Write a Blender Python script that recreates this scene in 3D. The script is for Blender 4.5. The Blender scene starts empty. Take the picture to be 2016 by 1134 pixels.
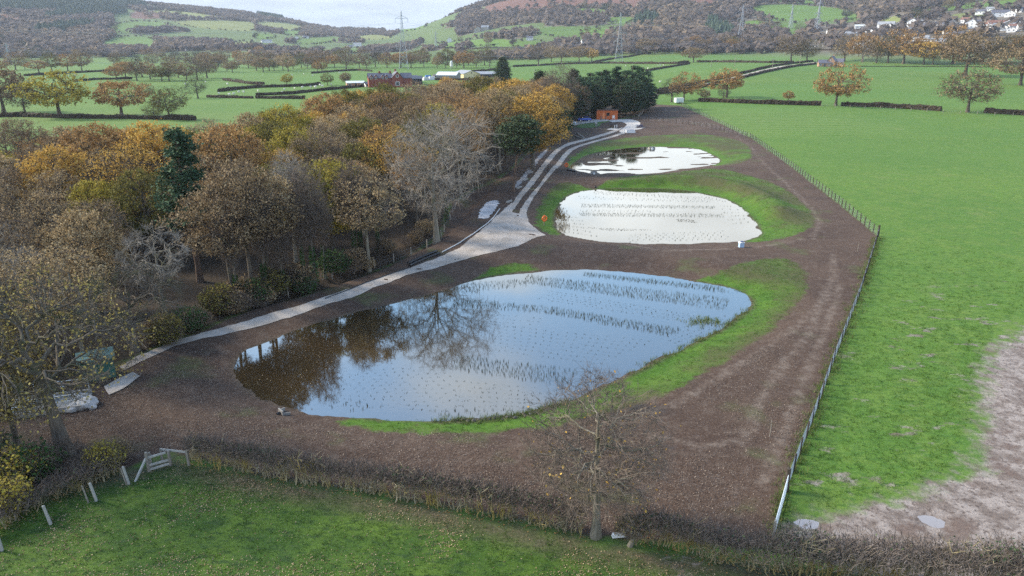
import bpy, math, random
import numpy as np
from math import radians, sin, cos, pi
random.seed(7)
RNG = np.random.default_rng(7)
scene = bpy.context.scene
COL = scene.collection

# ------------------------------------------------------------------ camera
CAM_H = 25.0
PITCH = math.atan((567 - 80) / 1400.0)
cam_d = bpy.data.cameras.new('camera')
cam_d.sensor_width = 36.0
cam_d.lens = 1400 / 2016 * 36.0
cam_d.clip_start = 0.5
cam_d.clip_end = 20000
cam = bpy.data.objects.new('camera', cam_d)
COL.objects.link(cam)
cam.location = (0, 0, CAM_H)
cam.rotation_euler = (pi / 2 - PITCH, 0, 0)
scene.camera = cam

# ------------------------------------------------------------------ sky and sun
SUN_EL, SUN_AZ = radians(32), radians(-75)      # azimuth measured from +Y (ahead) to +X
world = bpy.data.worlds.new('World')
scene.world = world
world.use_nodes = True
wn, wl = world.node_tree.nodes, world.node_tree.links
wn.clear()
def wnode(t, **k):
    n = wn.new(t)
    for a, b in k.items(): setattr(n, a, b)
    return n
sky = wnode('ShaderNodeTexSky', sky_type='NISHITA', sun_disc=False)
sky.sun_elevation = SUN_EL
sky.sun_rotation = SUN_AZ
sky.air_density = 1.0; sky.dust_density = 0.8; sky.ozone_density = 1.0
tcw = wnode('ShaderNodeTexCoord')
sepw = wnode('ShaderNodeSeparateXYZ'); wl.new(tcw.outputs['Generated'], sepw.inputs[0])
# clouds lie on a flat layer: direction projected on a plane overhead
mx = wnode('ShaderNodeMath', operation='MAXIMUM'); wl.new(sepw.outputs['Z'], mx.inputs[0]); mx.inputs[1].default_value = 0.0
ad = wnode('ShaderNodeMath', operation='ADD'); wl.new(mx.outputs[0], ad.inputs[0]); ad.inputs[1].default_value = 0.13
dvx = wnode('ShaderNodeMath', operation='DIVIDE'); wl.new(sepw.outputs['X'], dvx.inputs[0]); wl.new(ad.outputs[0], dvx.inputs[1])
dvy = wnode('ShaderNodeMath', operation='DIVIDE'); wl.new(sepw.outputs['Y'], dvy.inputs[0]); wl.new(ad.outputs[0], dvy.inputs[1])
cmb = wnode('ShaderNodeCombineXYZ'); wl.new(dvx.outputs[0], cmb.inputs[0]); wl.new(dvy.outputs[0], cmb.inputs[1])
nz = wnode('ShaderNodeTexNoise'); nz.inputs['Scale'].default_value = 0.75; nz.inputs['Detail'].default_value = 5; nz.inputs['Roughness'].default_value = 0.52
off = wnode('ShaderNodeVectorMath', operation='ADD'); wl.new(cmb.outputs[0], off.inputs[0]); off.inputs[1].default_value = (3.1, 0.4, 0.0)
wl.new(off.outputs[0], nz.inputs['Vector'])
# more cloud seen edge-on towards the horizon
cov = wnode('ShaderNodeMapRange'); wl.new(sepw.outputs['Z'], cov.inputs['Value'])
cov.inputs['From Min'].default_value = 0.24; cov.inputs['From Max'].default_value = 0.36
cov.inputs['To Min'].default_value = 0.27; cov.inputs['To Max'].default_value = -0.055; cov.interpolation_type = 'SMOOTHSTEP'
sm = wnode('ShaderNodeMath', operation='ADD'); wl.new(nz.outputs['Fac'], sm.inputs[0]); wl.new(cov.outputs[0], sm.inputs[1])
cl = wnode('ShaderNodeMapRange', interpolation_type='SMOOTHSTEP'); wl.new(sm.outputs[0], cl.inputs['Value'])
cl.inputs['From Min'].default_value = 0.52; cl.inputs['From Max'].default_value = 0.72
# distant air in front of the lowest sky: duller grey-blue near the horizon
lo = wnode('ShaderNodeMapRange', interpolation_type='SMOOTHSTEP'); wl.new(sepw.outputs['Z'], lo.inputs['Value'])
lo.inputs['From Min'].default_value = 0.03; lo.inputs['From Max'].default_value = 0.16
ccol = wnode('ShaderNodeMix', data_type='RGBA'); wl.new(lo.outputs[0], ccol.inputs[0])
ccol.inputs[6].default_value = (3.3, 3.75, 4.3, 1); ccol.inputs[7].default_value = (9.4, 8.9, 8.5, 1)
skyg = wnode('ShaderNodeMix', data_type='RGBA', blend_type='MULTIPLY'); skyg.inputs[0].default_value = 1
wl.new(sky.outputs[0], skyg.inputs[6])
tint = wnode('ShaderNodeMix', data_type='RGBA'); wl.new(lo.outputs[0], tint.inputs[0])
tint.inputs[6].default_value = (0.34, 0.42, 0.52, 1); tint.inputs[7].default_value = (2.15, 2.3, 2.25, 1)
wl.new(tint.outputs[2], skyg.inputs[7])
nz2 = wnode('ShaderNodeTexNoise'); nz2.inputs['Scale'].default_value = 1.6; nz2.inputs['Detail'].default_value = 4; wl.new(off.outputs[0], nz2.inputs['Vector'])
csh = wnode('ShaderNodeMapRange'); wl.new(nz2.outputs['Fac'], csh.inputs['Value']); csh.inputs['From Min'].default_value = 0.3; csh.inputs['From Max'].default_value = 0.7; csh.inputs['To Min'].default_value = 0.72; csh.inputs['To Max'].default_value = 1.12
cvar = wnode('ShaderNodeMix', data_type='RGBA', blend_type='MULTIPLY'); cvar.inputs[0].default_value = 1; wl.new(ccol.outputs[2], cvar.inputs[6]); wl.new(csh.outputs[0], cvar.inputs[7])
mixc = wnode('ShaderNodeMix', data_type='RGBA'); wl.new(cl.outputs[0], mixc.inputs[0])
wl.new(skyg.outputs[2], mixc.inputs[6]); wl.new(cvar.outputs[2], mixc.inputs[7])
bg = wnode('ShaderNodeBackground'); bg.inputs['Strength'].default_value = 0.1
wl.new(mixc.outputs[2], bg.inputs['Color'])
wo = wnode('ShaderNodeOutputWorld'); wl.new(bg.outputs[0], wo.inputs['Surface'])

sun_d = bpy.data.lights.new('sun', 'SUN')
sun_d.energy = 3.6; sun_d.angle = radians(11); sun_d.color = (1.0, 0.90, 0.72)
sun = bpy.data.objects.new('sun', sun_d); COL.objects.link(sun)
sun.rotation_euler = (pi / 2 - SUN_EL, 0, -SUN_AZ + pi)
sun.location = (-60, -20, 80)
scene.view_settings.view_transform = 'Standard'
scene.view_settings.look = 'None'
scene.view_settings.gamma = 1.0
scene.view_settings.use_curve_mapping = False
scene.view_settings.exposure = 1.12
scene.cycles.max_bounces = 6
scene.cycles.diffuse_bounces = 2
scene.cycles.glossy_bounces = 3
scene.cycles.transmission_bounces = 3
scene.cycles.transparent_max_bounces = 6
scene.cycles.volume_bounces = 0
scene.cycles.use_denoising = False

# ------------------------------------------------------------------ helpers: noise, rays, polygons
def vnoise(x, y, s=1.0, seed=0):
    x = np.asarray(x, float) / s; y = np.asarray(y, float) / s
    xi = np.floor(x).astype(np.int64); yi = np.floor(y).astype(np.int64)
    fx = x - xi; fy = y - yi
    fx = fx * fx * (3 - 2 * fx); fy = fy * fy * (3 - 2 * fy)
    def hsh(a, b):
        n = (a * 374761393 + b * 668265263 + seed * 974634777) & 0x7fffffff
        n = ((n ^ (n >> 13)) * 1274126177) & 0x7fffffff
        return ((n ^ (n >> 16)) & 0xffff) / 65535.0
    return (hsh(xi, yi) * (1 - fx) + hsh(xi + 1, yi) * fx) * (1 - fy) + (hsh(xi, yi + 1) * (1 - fx) + hsh(xi + 1, yi + 1) * fx) * fy - 0.5
def fbm(x, y, s, seed=0, o=3):
    r = 0; a = 1.0
    for i in range(o):
        r = r + a * vnoise(x, y, s / 2 ** i, seed + i); a *= 0.5
    return r
def sstep(a, b, v):
    t = np.clip((np.asarray(v, float) - a) / (b - a), 0, 1)
    return t * t * (3 - 2 * t)

# hill skyline as seen from the valley: bearing, start of the slope, distance and height of the ridge
HB = np.array([-900, -400, 0, 100, 200, 300, 400, 500, 560, 620, 700, 760, 820, 850, 900, 950, 1000, 1100, 1300, 1500, 1600, 1670, 1720, 1800, 2016, 2500, 3000], float)
HV = np.array([-70, -40, -8, -2, 6, 20, 26, 33, 41, 52, 60, 62, 56, 46, 28, 12, -4, -24, -36, -26, -6, 0, -5, -26, -36, -60, -60], float)
H0 = np.array([1250, 1250, 1250, 1250, 1250, 1250, 1200, 1150, 1150, 1150, 1150, 1100, 1100, 1080, 1050, 1000, 980, 950, 900, 850, 780, 740, 700, 680, 650, 650, 650], float)
H1 = np.array([3200] * 9 + [3100, 3000, 2700, 2300, 2250, 2250, 2250, 2300, 2300, 2300, 2250, 2200, 2200, 2200, 2200, 2200, 2200, 2200], float)
KA = 1400 / 0.9445
def base_h(x, y):
    x = np.asarray(x, float); y = np.asarray(y, float)
    r = np.hypot(x, y)
    u = x / np.maximum(y, np.maximum(np.abs(x) * 0.4, 1.0))
    px = 1008 + u * KA
    fwd = sstep(-0.15, 0.25, y / np.maximum(r, 1))
    z = sstep(0.07, 0.34, u) * 0.0165 * np.maximum(r - 215, 0) * np.minimum(1, 600 / np.maximum(r, 1))
    z = z + 5.0 * sstep(600, 1050, r) * sstep(0.02, 0.12, u) * (1 - sstep(0.2, 0.34, u))
    z = z + 1.2 * fbm(x, y, 180, 5, 2) * sstep(230, 500, r)
    z = z - 1.0 * sstep(200, 420, r) * (1 - sstep(-0.02, 0.06, u))
    r0 = np.interp(px, HB, H0); r1 = np.interp(px, HB, H1); v = np.interp(px, HB, HV)
    zr = CAM_H + r1 * (80 - v) / 1400 * 0.9445
    t = np.clip((r - r0) / (r1 - r0), 0, 1)
    prof = np.where(t < 1, 0.45 * t + 0.55 * (t * t * (3 - 2 * t)), 1)
    hill = (zr - z) * prof
    hill = hill + (9 + 0.05 * np.abs(zr)) * fbm(x, y, 620, 11, 3) * (np.minimum(t * 4, 1) * (1 - 0.75 * sstep(0.7, 1, t)))
    hill = hill - 0.12 * np.maximum(r - r1, 0)
    return z + hill * fwd

CP, SP = cos(PITCH), sin(PITCH)
def ray(px, py):
    a = (px - 1008) / 1400.0; b = (567 - py) / 1400.0
    d = np.array([a, CP + b * SP, -SP + b * CP])
    return d / np.linalg.norm(d)
_ST = np.concatenate([np.linspace(20, 400, 500), np.geomspace(401, 6000, 900)])
def hit(px, py, zoff=0.0):
    """where the line of sight meets the land"""
    d = ray(px, py)
    t = _ST
    X, Y, Z = d[0] * t, d[1] * t, CAM_H + d[2] * t
    g = base_h(X, Y) + zoff
    below = np.nonzero(Z < g)[0]
    if len(below) == 0:
        i = len(t) - 1
        return np.array([X[i], Y[i]])
    i = below[0]
    if i == 0: return np.array([X[0], Y[0]])
    a = (Z[i - 1] - g[i - 1]); b = (g[i] - Z[i])
    k = a / (a + b)
    return np.array([X[i - 1] + k * (X[i] - X[i - 1]), Y[i - 1] + k * (Y[i] - Y[i - 1])])
def hits(pts, zoff=0.0):
    return np.array([hit(p[0], p[1], zoff) for p in pts])
def smooth_poly(P, n=3, closed=True):
    P = np.asarray(P, float)
    for _ in range(n):
        if closed:
            Q = np.roll(P, -1, 0)
            P = np.stack([P * .75 + Q * .25, P * .25 + Q * .75], 1).reshape(-1, 2)
        else:
            A, B = P[:-1], P[1:]
            M = np.stack([A * .75 + B * .25, A * .25 + B * .75], 1).reshape(-1, 2)
            P = np.concatenate([P[:1], M, P[-1:]])
    return P
def seg_dist(x, y, P, closed=True):
    d2 = np.full(x.shape, 1e18)
    n = len(P)
    for i in range(n if closed else n - 1):
        ax, ay = P[i]; bx, by = P[(i + 1) % n]
        dx, dy = bx - ax, by - ay
        L = dx * dx + dy * dy + 1e-12
        t = np.clip(((x - ax) * dx + (y - ay) * dy) / L, 0, 1)
        d2 = np.minimum(d2, (x - ax - t * dx) ** 2 + (y - ay - t * dy) ** 2)
    return np.sqrt(d2)
def inside(x, y, P):
    c = np.zeros(np.shape(x), bool); n = len(P)
    for i in range(n):
        ax, ay = P[i]; bx, by = P[(i + 1) % n]
        if ay == by: continue
        c ^= ((ay > y) != (by > y)) & (x < (bx - ax) * (y - ay) / (by - ay) + ax)
    return c
def sdf(x, y, P, pad=40.0):
    """signed distance, negative inside; far away just 'pad'"""
    x = np.asarray(x, float); y = np.asarray(y, float)
    out = np.full(x.shape, pad)
    lo = P.min(0) - pad; hi = P.max(0) + pad
    m = (x > lo[0]) & (x < hi[0]) & (y > lo[1]) & (y < hi[1])
    if m.any():
        d = seg_dist(x[m], y[m], P)
        out[m] = np.clip(np.where(inside(x[m], y[m], P), -d, d), -pad, pad)
    return out

# ------------------------------------------------------------------ layout of the site (outlines on the land)
WATER_Z = -0.75
POND1 = smooth_poly(hits([(466,742),(463,715),(478,692),(560,660),(640,632),(720,610),(800,592),(870,576),(905,561),(960,546),(1050,534),(1150,531),(1250,540),(1330,548),(1400,560),(1450,572),(1478,590),(1476,605),(1450,625),(1415,650),(1350,680),(1290,710),(1240,737),(1180,762),(1120,788),(1060,808),(1000,820),(930,827),(850,827),(760,822),(680,817),(620,811),(570,800),(520,782),(485,765)], WATER_Z), 1)
POND2 = smooth_poly(hits([(1093,432),(1094,447),(1108,460),(1138,470),(1183,475),(1233,479),(1308,481),(1383,479),(1445,475),(1483,469),(1498,462),(1490,447),(1478,430),(1458,410),(1435,395),(1398,384),(1333,373),(1258,371),(1183,372),(1133,379),(1113,390),(1103,405),(1095,418)], WATER_Z), 1)
POND3 = smooth_poly(hits([(1122,330),(1133,320),(1148,310),(1170,302),(1208,295),(1258,290),(1320,289),(1370,292),(1398,304),(1413,311),(1418,320),(1393,326),(1345,334),(1295,340),(1245,343),(1203,342),(1168,342),(1143,337)], WATER_Z), 1)
PONDS = [POND1, POND2, POND3]
SOIL = hits([(380,905),(520,938),(700,965),(900,1000),(1060,1030),(1170,1058),(1290,1066),(1520,1085),(1530,1050),(1546,962),(1575,880),(1600,820),(1636,720),(1690,580),(1724,475),(1728,465),(1650,400),(1560,330),(1480,272),(1400,235),(1340,208),(1285,205),(1272,225),(1180,243),(1120,252),(1095,275),(1050,288),(1000,335),(945,368),(890,398),(868,460),(800,500),(700,545),(600,583),(500,606),(400,650),(300,692),(240,715),(160,735),(60,760),(-80,790),(-100,960),(0,985),(100,955),(240,925),(330,890)])
GRASS1 = smooth_poly(hits([(845,580),(880,558),(930,540),(985,514),(1045,510),(1065,528),(1200,528),(1330,542),(1420,535),(1480,512),(1540,506),(1582,522),(1590,555),(1577,590),(1530,637),(1470,682),(1400,724),(1320,770),(1270,790),(1200,806),(1130,822),(1060,836),(960,842),(850,842),(750,836),(640,815),(720,800),(850,790),(1000,790),(1150,740),(1300,680),(1420,610),(1350,570),(1200,550),(1050,550),(930,575),(880,590)]), 1)
GRASS2 = smooth_poly(hits([(1055,425),(1058,447),(1092,458),(1110,440),(1120,410),(1140,390),(1200,380),(1330,385),(1430,410),(1470,450),(1475,470),(1510,470),(1555,464),(1595,450),(1606,435),(1583,400),(1540,368),(1475,345),(1433,334),(1383,331),(1333,339),(1258,346),(1203,351),(1185,362),(1160,366),(1133,358),(1093,361),(1073,380),(1059,405)]), 1)
GRASS3 = smooth_poly(hits([(1118,326),(1120,310),(1135,299),(1160,286),(1180,278),(1260,268),(1340,264),(1420,267),(1466,280),(1479,295),(1481,312),(1450,324),(1415,327),(1400,315),(1350,298),(1250,297),(1180,307),(1140,322)]), 1)
MUD = smooth_poly(hits([(1548,1012),(1620,1008),(1700,985),(1790,968),(1870,940),(1935,900),(1905,850),(1920,790),(1930,720),(1952,680),(2016,648),(2200,590),(2500,560),(2700,1134),(2500,1400),(1900,1250),(1700,1120),(1535,1075)]), 1)
PUDDLES = [smooth_poly(hits([(1556,1020),(1580,1016),(1610,1020),(1622,1034),(1600,1042),(1570,1036)]), 2),
           smooth_poly(hits([(1803,1014),(1830,1012),(1856,1020),(1866,1032),(1850,1040),(1826,1034)]), 2)]
WOODF = hits([(-500,800),(-80,790),(60,760),(160,735),(240,715),(300,692),(400,650),(500,606),(600,583),(700,545),(800,500),(868,460),(890,398),(945,368),(1000,335),(1050,288),(1095,272),(1120,252),(1180,240),(1272,225),(1292,206),(1290,195),(1150,190),(1060,205),(880,212),(700,250),(560,300),(420,330),(200,330),(0,330),(-500,330)])
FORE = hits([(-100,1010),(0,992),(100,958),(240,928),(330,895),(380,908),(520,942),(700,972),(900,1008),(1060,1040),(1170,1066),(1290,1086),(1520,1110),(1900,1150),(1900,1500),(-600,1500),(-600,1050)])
PALE = [hits(q) for q in ([(1478,290),(1512,330),(1560,372),(1600,415),(1614,440),(1600,470)], [(1640,500),(1642,540),(1622,590),(1572,640),(1500,692),(1420,742),(1340,792),(1290,812)],
        [(1490,486),(1545,478),(1580,470)], [(1450,268),(1478,290)], [(1290,222),(1340,212),(1300,206)], [(1180,452),(1300,494),(1440,490)], [(1630,560),(1600,640),(1540,720),(1490,800),(1460,880)], [(1655,560),(1622,660),(1578,760),(1545,850),(1500,950)], [(1100,262),(1140,262),(1150,272)], [(1290,860),(1380,880),(1450,870)])]
DITCH = hits([(470,606),(560,583),(650,556),(740,524),(820,488),(862,466),(890,440),(925,402),(965,362),(1020,318),(1062,288)])
BUND = hits([(1215,361),(1300,355),(1380,354),(1450,368),(1500,390),(1530,420)])

def ground_h(x, y):
    x = np.asarray(x, float); y = np.asarray(y, float)
    z = base_h(x, y)
    near = (y < 300) & (np.abs(x) < 160)
    if np.any(near):
        xs, ys = x[near], y[near]
        dz = 0.10 * fbm(xs, ys, 9, 21, 3) + 0.05 * fbm(xs, ys, 1.6, 22, 2)
        zz = z[near] + dz * sstep(24, 40, ys)
        for P in PONDS:
            s = sdf(xs, ys, P, 14.0) + 0.75 * fbm(xs, ys, 2.4, 31, 3)
            bank = WATER_Z + np.where(s > 0, 0.75 * sstep(0, 6.5, s) + 0.02 * np.minimum(s, 3), 0.16 * s)
            bank = np.maximum(bank, -2.0)
            if P is POND3:   # silted shallows at the far and left side
                sh = WATER_Z - 0.05 + 0.42 * fbm(xs * 0.55, ys, 3.2, 41, 3) + 0.16 * sstep(150, 172, ys + 0.25 * (14 - xs)) - 0.10 * sstep(16, 34, xs)
                bank = np.where(s < 0, np.maximum(bank, np.minimum(sh, WATER_Z + 0.04)), bank)
            w = 1 - sstep(5.0, 8.5, s)
            zz = zz * (1 - w) + np.where(s < 0.01, bank, bank + 0.5 * dz * sstep(0, 3, s)) * w
        bd = seg_dist(xs, ys, BUND, False); zz = zz + 0.95 * np.exp(-(bd / 2.6) ** 2) * sstep(0.4, 3.0, sdf(xs, ys, POND2, 14.0)) * sstep(0.4, 3.0, sdf(xs, ys, POND3, 14.0))
        m = seg_dist(xs, ys, DITCH, False)
        zz = zz - 0.55 * (1 - sstep(0.3, 1.7, m))
        for P in PUDDLES:
            s = sdf(xs, ys, P, 6.0)
            zz = zz - 0.12 * (1 - sstep(-0.4, 0.7, s))
        z = z.copy(); z[near] = zz
    return z
def gz(x, y):
    return float(ground_h(np.array([x]), np.array([y]))[0])
def at(px, py, zoff=0.0):
    p = hit(px, py, zoff)
    return (float(p[0]), float(p[1]), gz(p[0], p[1]))

# ------------------------------------------------------------------ helpers: meshes and objects
def new_mesh(name, verts, faces, mats=(), midx=None, smooth=False, attrs=None):
    """verts (N,3), faces (M,3|4) array or list of arrays"""
    me = bpy.data.meshes.new(name)
    verts = np.asarray(verts, np.float32)
    if not isinstance(faces, list): faces = [np.asarray(faces)]
    faces = [np.asarray(f, np.int32) for f in faces if len(f)]
    loops = np.concatenate([f.ravel() for f in faces]) if faces else np.zeros(0, np.int32)
    sizes = np.concatenate([np.full(len(f), f.shape[1], np.int32) for f in faces]) if faces else np.zeros(0, np.int32)
    me.vertices.add(len(verts)); me.vertices.foreach_set('co', verts.ravel())
    me.loops.add(len(loops)); me.loops.foreach_set('vertex_index', loops)
    me.polygons.add(len(sizes))
    st = np.concatenate([[0], np.cumsum(sizes)[:-1]]).astype(np.int32) if len(sizes) else sizes
    me.polygons.foreach_set('loop_start', st)
    for m in mats: me.materials.append(m)
    if midx is not None: me.polygons.foreach_set('material_index', np.asarray(midx, np.int32))
    me.polygons.foreach_set('use_smooth', np.full(len(sizes), smooth, bool))
    if attrs:
        for k, (dom, arr) in attrs.items():
            arr = np.asarray(arr, np.float32)
            if arr.ndim == 2:
                a = me.attributes.new(k, 'FLOAT_COLOR', dom)
                if arr.shape[1] == 3: arr = np.concatenate([arr, np.ones((len(arr), 1), np.float32)], 1)
                a.data.foreach_set('color', arr.ravel())
            else:
                a = me.attributes.new(k, 'FLOAT', dom); a.data.foreach_set('value', arr)
    me.update(calc_edges=True)
    me.validate()
    return me
def link(name, me, parent=None, loc=None, rot=None, scale=None):
    o = bpy.data.objects.new(name, me); COL.objects.link(o)
    if parent is not None: o.parent = parent
    if loc is not None: o.location = loc
    if rot is not None: o.rotation_euler = rot if hasattr(rot, '__len__') else (0, 0, rot)
    if scale is not None: o.scale = scale if hasattr(scale, '__len__') else (scale,) * 3
    return o
def tag(o, label=None, cat=None, group=None, kind=None):
    if label: o['label'] = label
    if cat: o['category'] = cat
    if group: o['group'] = group
    if kind: o['kind'] = kind
    return o
def thing(name, label, cat, loc, rot=0, group=None, scale=None):
    return tag(link(name, None, None, loc, rot, scale), label, cat, group)
def dup_parts(proto, root):
    for ch in proto.children:
        c = ch.copy(); COL.objects.link(c); c.parent = root
        for g in ch.children:
            d = g.copy(); COL.objects.link(d); d.parent = c
    return root
class MB:
    """collects boxes, bars and tubes"""
    def __init__(s): s.v = []; s.f3 = []; s.f4 = []; s.n = 0
    def add(s, V, F):
        V = np.asarray(V, float); F = np.asarray(F, int)
        (s.f3 if F.shape[1] == 3 else s.f4).append(F + s.n); s.v.append(V); s.n += len(V); return s
    def box(s, c, d, rz=0.0, taper=1.0):
        x, y, z = d[0] / 2, d[1] / 2, d[2] / 2
        V = np.array([[-x,-y,-z],[x,-y,-z],[x,y,-z],[-x,y,-z],[-x*taper,-y*taper,z],[x*taper,-y*taper,z],[x*taper,y*taper,z],[-x*taper,y*taper,z]])
        if rz:
            R = np.array([[cos(rz),-sin(rz),0],[sin(rz),cos(rz),0],[0,0,1]]); V = V @ R.T
        return s.add(V + np.array(c), [[0,3,2,1],[4,5,6,7],[0,1,5,4],[1,2,6,5],[2,3,7,6],[3,0,4,7]])
    def tube(s, pts, r, n=6, cap=True):
        P = np.asarray(pts, float); r = np.full(len(P), r) if np.isscalar(r) else np.asarray(r, float)
        T = np.gradient(P, axis=0); T /= np.linalg.norm(T, axis=1, keepdims=True) + 1e-9
        ref = np.where(np.abs(T[:, 2:3]) > 0.9, [[1.0, 0, 0]], [[0, 0, 1.0]])
        A = np.cross(T, ref); A /= np.linalg.norm(A, axis=1, keepdims=True); B = np.cross(T, A)
        an = np.linspace(0, 2 * pi, n, endpoint=False)
        V = P[:, None] + r[:, None, None] * (np.cos(an)[None, :, None] * A[:, None] + np.sin(an)[None, :, None] * B[:, None])
        k = len(P); F = []
        for i in range(k - 1):
            for j in range(n):
                F.append([i*n+j, i*n+(j+1)%n, (i+1)*n+(j+1)%n, (i+1)*n+j])
        s.add(V.reshape(-1, 3), F)
        if cap:
            for e in (0, k - 1):
                idx = [[e*n, e*n+j, e*n+j+1] for j in range(1, n-1)]
                s.f3.append(np.array(idx) + s.n - k * n)
        return s
    def bar(s, a, b, w, h=None):
        h = h or w
        a = np.asarray(a, float); b = np.asarray(b, float); t = b - a; t /= np.linalg.norm(t) + 1e-9
        ref = np.array([0, 0, 1.0]) if abs(t[2]) < 0.9 else np.array([1.0, 0, 0])
        A = np.cross(t, ref); A /= np.linalg.norm(A); B = np.cross(A, t)
        o = [(-1,-1),(1,-1),(1,1),(-1,1)]
        V = [p + A * i * w / 2 + B * j * h / 2 for p in (a, b) for i, j in o]
        return s.add(V, [[0,1,2,3],[7,6,5,4],[0,4,5,1],[1,5,6,2],[2,6,7,3],[3,7,4,0]])
    def mesh(s, name, mat=None, smooth=False):
        F = []
        if s.f4: F.append(np.concatenate(s.f4))
        if s.f3: F.append(np.concatenate(s.f3))
        return new_mesh(name, np.concatenate(s.v), F, [mat] if mat else [], smooth=smooth)
    def build(s, name, mat, parent=None, loc=None, rot=None, smooth=False):
        return link(name, s.mesh(name, mat, smooth), parent, loc, rot)

# ------------------------------------------------------------------ helpers: materials
def mat_nodes(name):
    m = bpy.data.materials.new(name); m.use_nodes = True
    nt = m.node_tree; nt.nodes.clear()
    out = nt.nodes.new('ShaderNodeOutputMaterial')
    return m, nt, out
class NT:
    """tiny shader-graph writer"""
    def __init__(s, name):
        s.m, s.nt, s.out = mat_nodes(name); s._pos = None
    def n(s, t, **k):
        x = s.nt.nodes.new(t)
        for a, b in k.items(): setattr(x, a, b)
        return x
    def set(s, sock, v):
        if isinstance(v, bpy.types.NodeSocket): s.nt.links.new(v, sock)
        else:
            if hasattr(v, '__len__') and len(v) == 3 and sock.type == 'RGBA': v = (*v, 1)
            sock.default_value = v
    def pos(s):
        if s._pos is None: s._pos = s.n('ShaderNodeNewGeometry').outputs['Position']
        return s._pos
    def objco(s): return s.n('ShaderNodeTexCoord').outputs['Object']
    def noise(s, scale, detail=3, rough=0.55, vec=None, stretch=None, col=False):
        v = vec if vec is not None else s.pos()
        if stretch is not None:
            mp = s.n('ShaderNodeMapping'); s.set(mp.inputs[0], v); mp.inputs['Scale'].default_value = stretch[:3]
            if len(stretch) > 3: mp.inputs['Rotation'].default_value = (0, 0, stretch[3])
            v = mp.outputs[0]
        t = s.n('ShaderNodeTexNoise'); s.set(t.inputs['Vector'], v)
        t.inputs['Scale'].default_value = scale; t.inputs['Detail'].default_value = detail; t.inputs['Roughness'].default_value = rough
        return t.outputs['Color' if col else 'Fac']
    def vor(s, scale, feature='F1', vec=None):
        t = s.n('ShaderNodeTexVoronoi', feature=feature); s.set(t.inputs['Vector'], vec if vec is not None else s.pos())
        t.inputs['Scale'].default_value = scale
        return t
    def math(s, op, a, b=0.0, clamp=False):
        t = s.n('ShaderNodeMath', operation=op, use_clamp=clamp); s.set(t.inputs[0], a); s.set(t.inputs[1], b); return t.outputs[0]
    def mr(s, v, a, b, c=0.0, d=1.0, sm=True):
        t = s.n('ShaderNodeMapRange', interpolation_type='SMOOTHSTEP' if sm else 'LINEAR')
        s.set(t.inputs['Value'], v)
        for k, q in zip(('From Min', 'From Max', 'To Min', 'To Max'), (a, b, c, d)): s.set(t.inputs[k], q)
        return t.outputs[0]
    def mix(s, f, a, b, mode='MIX'):
        t = s.n('ShaderNodeMix', data_type='RGBA', blend_type=mode); s.set(t.inputs[0], f); s.set(t.inputs[6], a); s.set(t.inputs[7], b); return t.outputs[2]
    def attr(s, name, out='Fac'):
        t = s.n('ShaderNodeAttribute', attribute_name=name); return t.outputs[out]
    def rnd(s): return s.n('ShaderNodeObjectInfo').outputs['Random']
    def ramp(s, v, stops):
        t = s.n('ShaderNodeValToRGB'); s.set(t.inputs[0], v); e = t.color_ramp.elements
        while len(e) < len(stops): e.new(0.5)
        for q, (p, c) in zip(e, stops): q.position = p; q.color = (*c, 1)
        return t.outputs[0]
    def bump(s, h, strength=0.3, dist=0.1):
        t = s.n('ShaderNodeBump'); t.inputs['Strength'].default_value = strength; t.inputs['Distance'].default_value = dist
        s.set(t.inputs['Height'], h); return t.outputs[0]
    def bsdf(s, color, rough=0.9, spec=0.2, normal=None, metal=0.0):
        p = s.n('ShaderNodeBsdfPrincipled'); s.set(p.inputs['Base Color'], color); s.set(p.inputs['Roughness'], rough)
        p.inputs['Specular IOR Level'].default_value = spec; s.set(p.inputs['Metallic'], metal)
        if normal is not None: s.nt.links.new(normal, p.inputs['Normal'])
        return p
    def done(s, shader):
        s.nt.links.new(shader if isinstance(shader, bpy.types.NodeSocket) else shader.outputs[0], s.out.inputs['Surface']); return s.m
def simple_mat(name, c, rough=0.8, spec=0.3, var=0.15, scale=3.0, metal=0.0, bump=0.0):
    t = NT(name); co = t.objco(); n = t.noise(scale, 4, vec=co)
    c = np.array(c)
    col = t.mix(t.mr(n, 0.3, 0.7), tuple(c * (1 - var)), tuple(np.minimum(c * (1 + var), 0.95)))
    r = t.rnd(); col = t.mix(t.mr(r, 0, 1, 0, 0.25), col, tuple(c * 0.75))
    nm = t.bump(n, bump, 0.05) if bump else None
    return t.done(t.bsdf(col, rough, spec, nm, metal))

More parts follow.
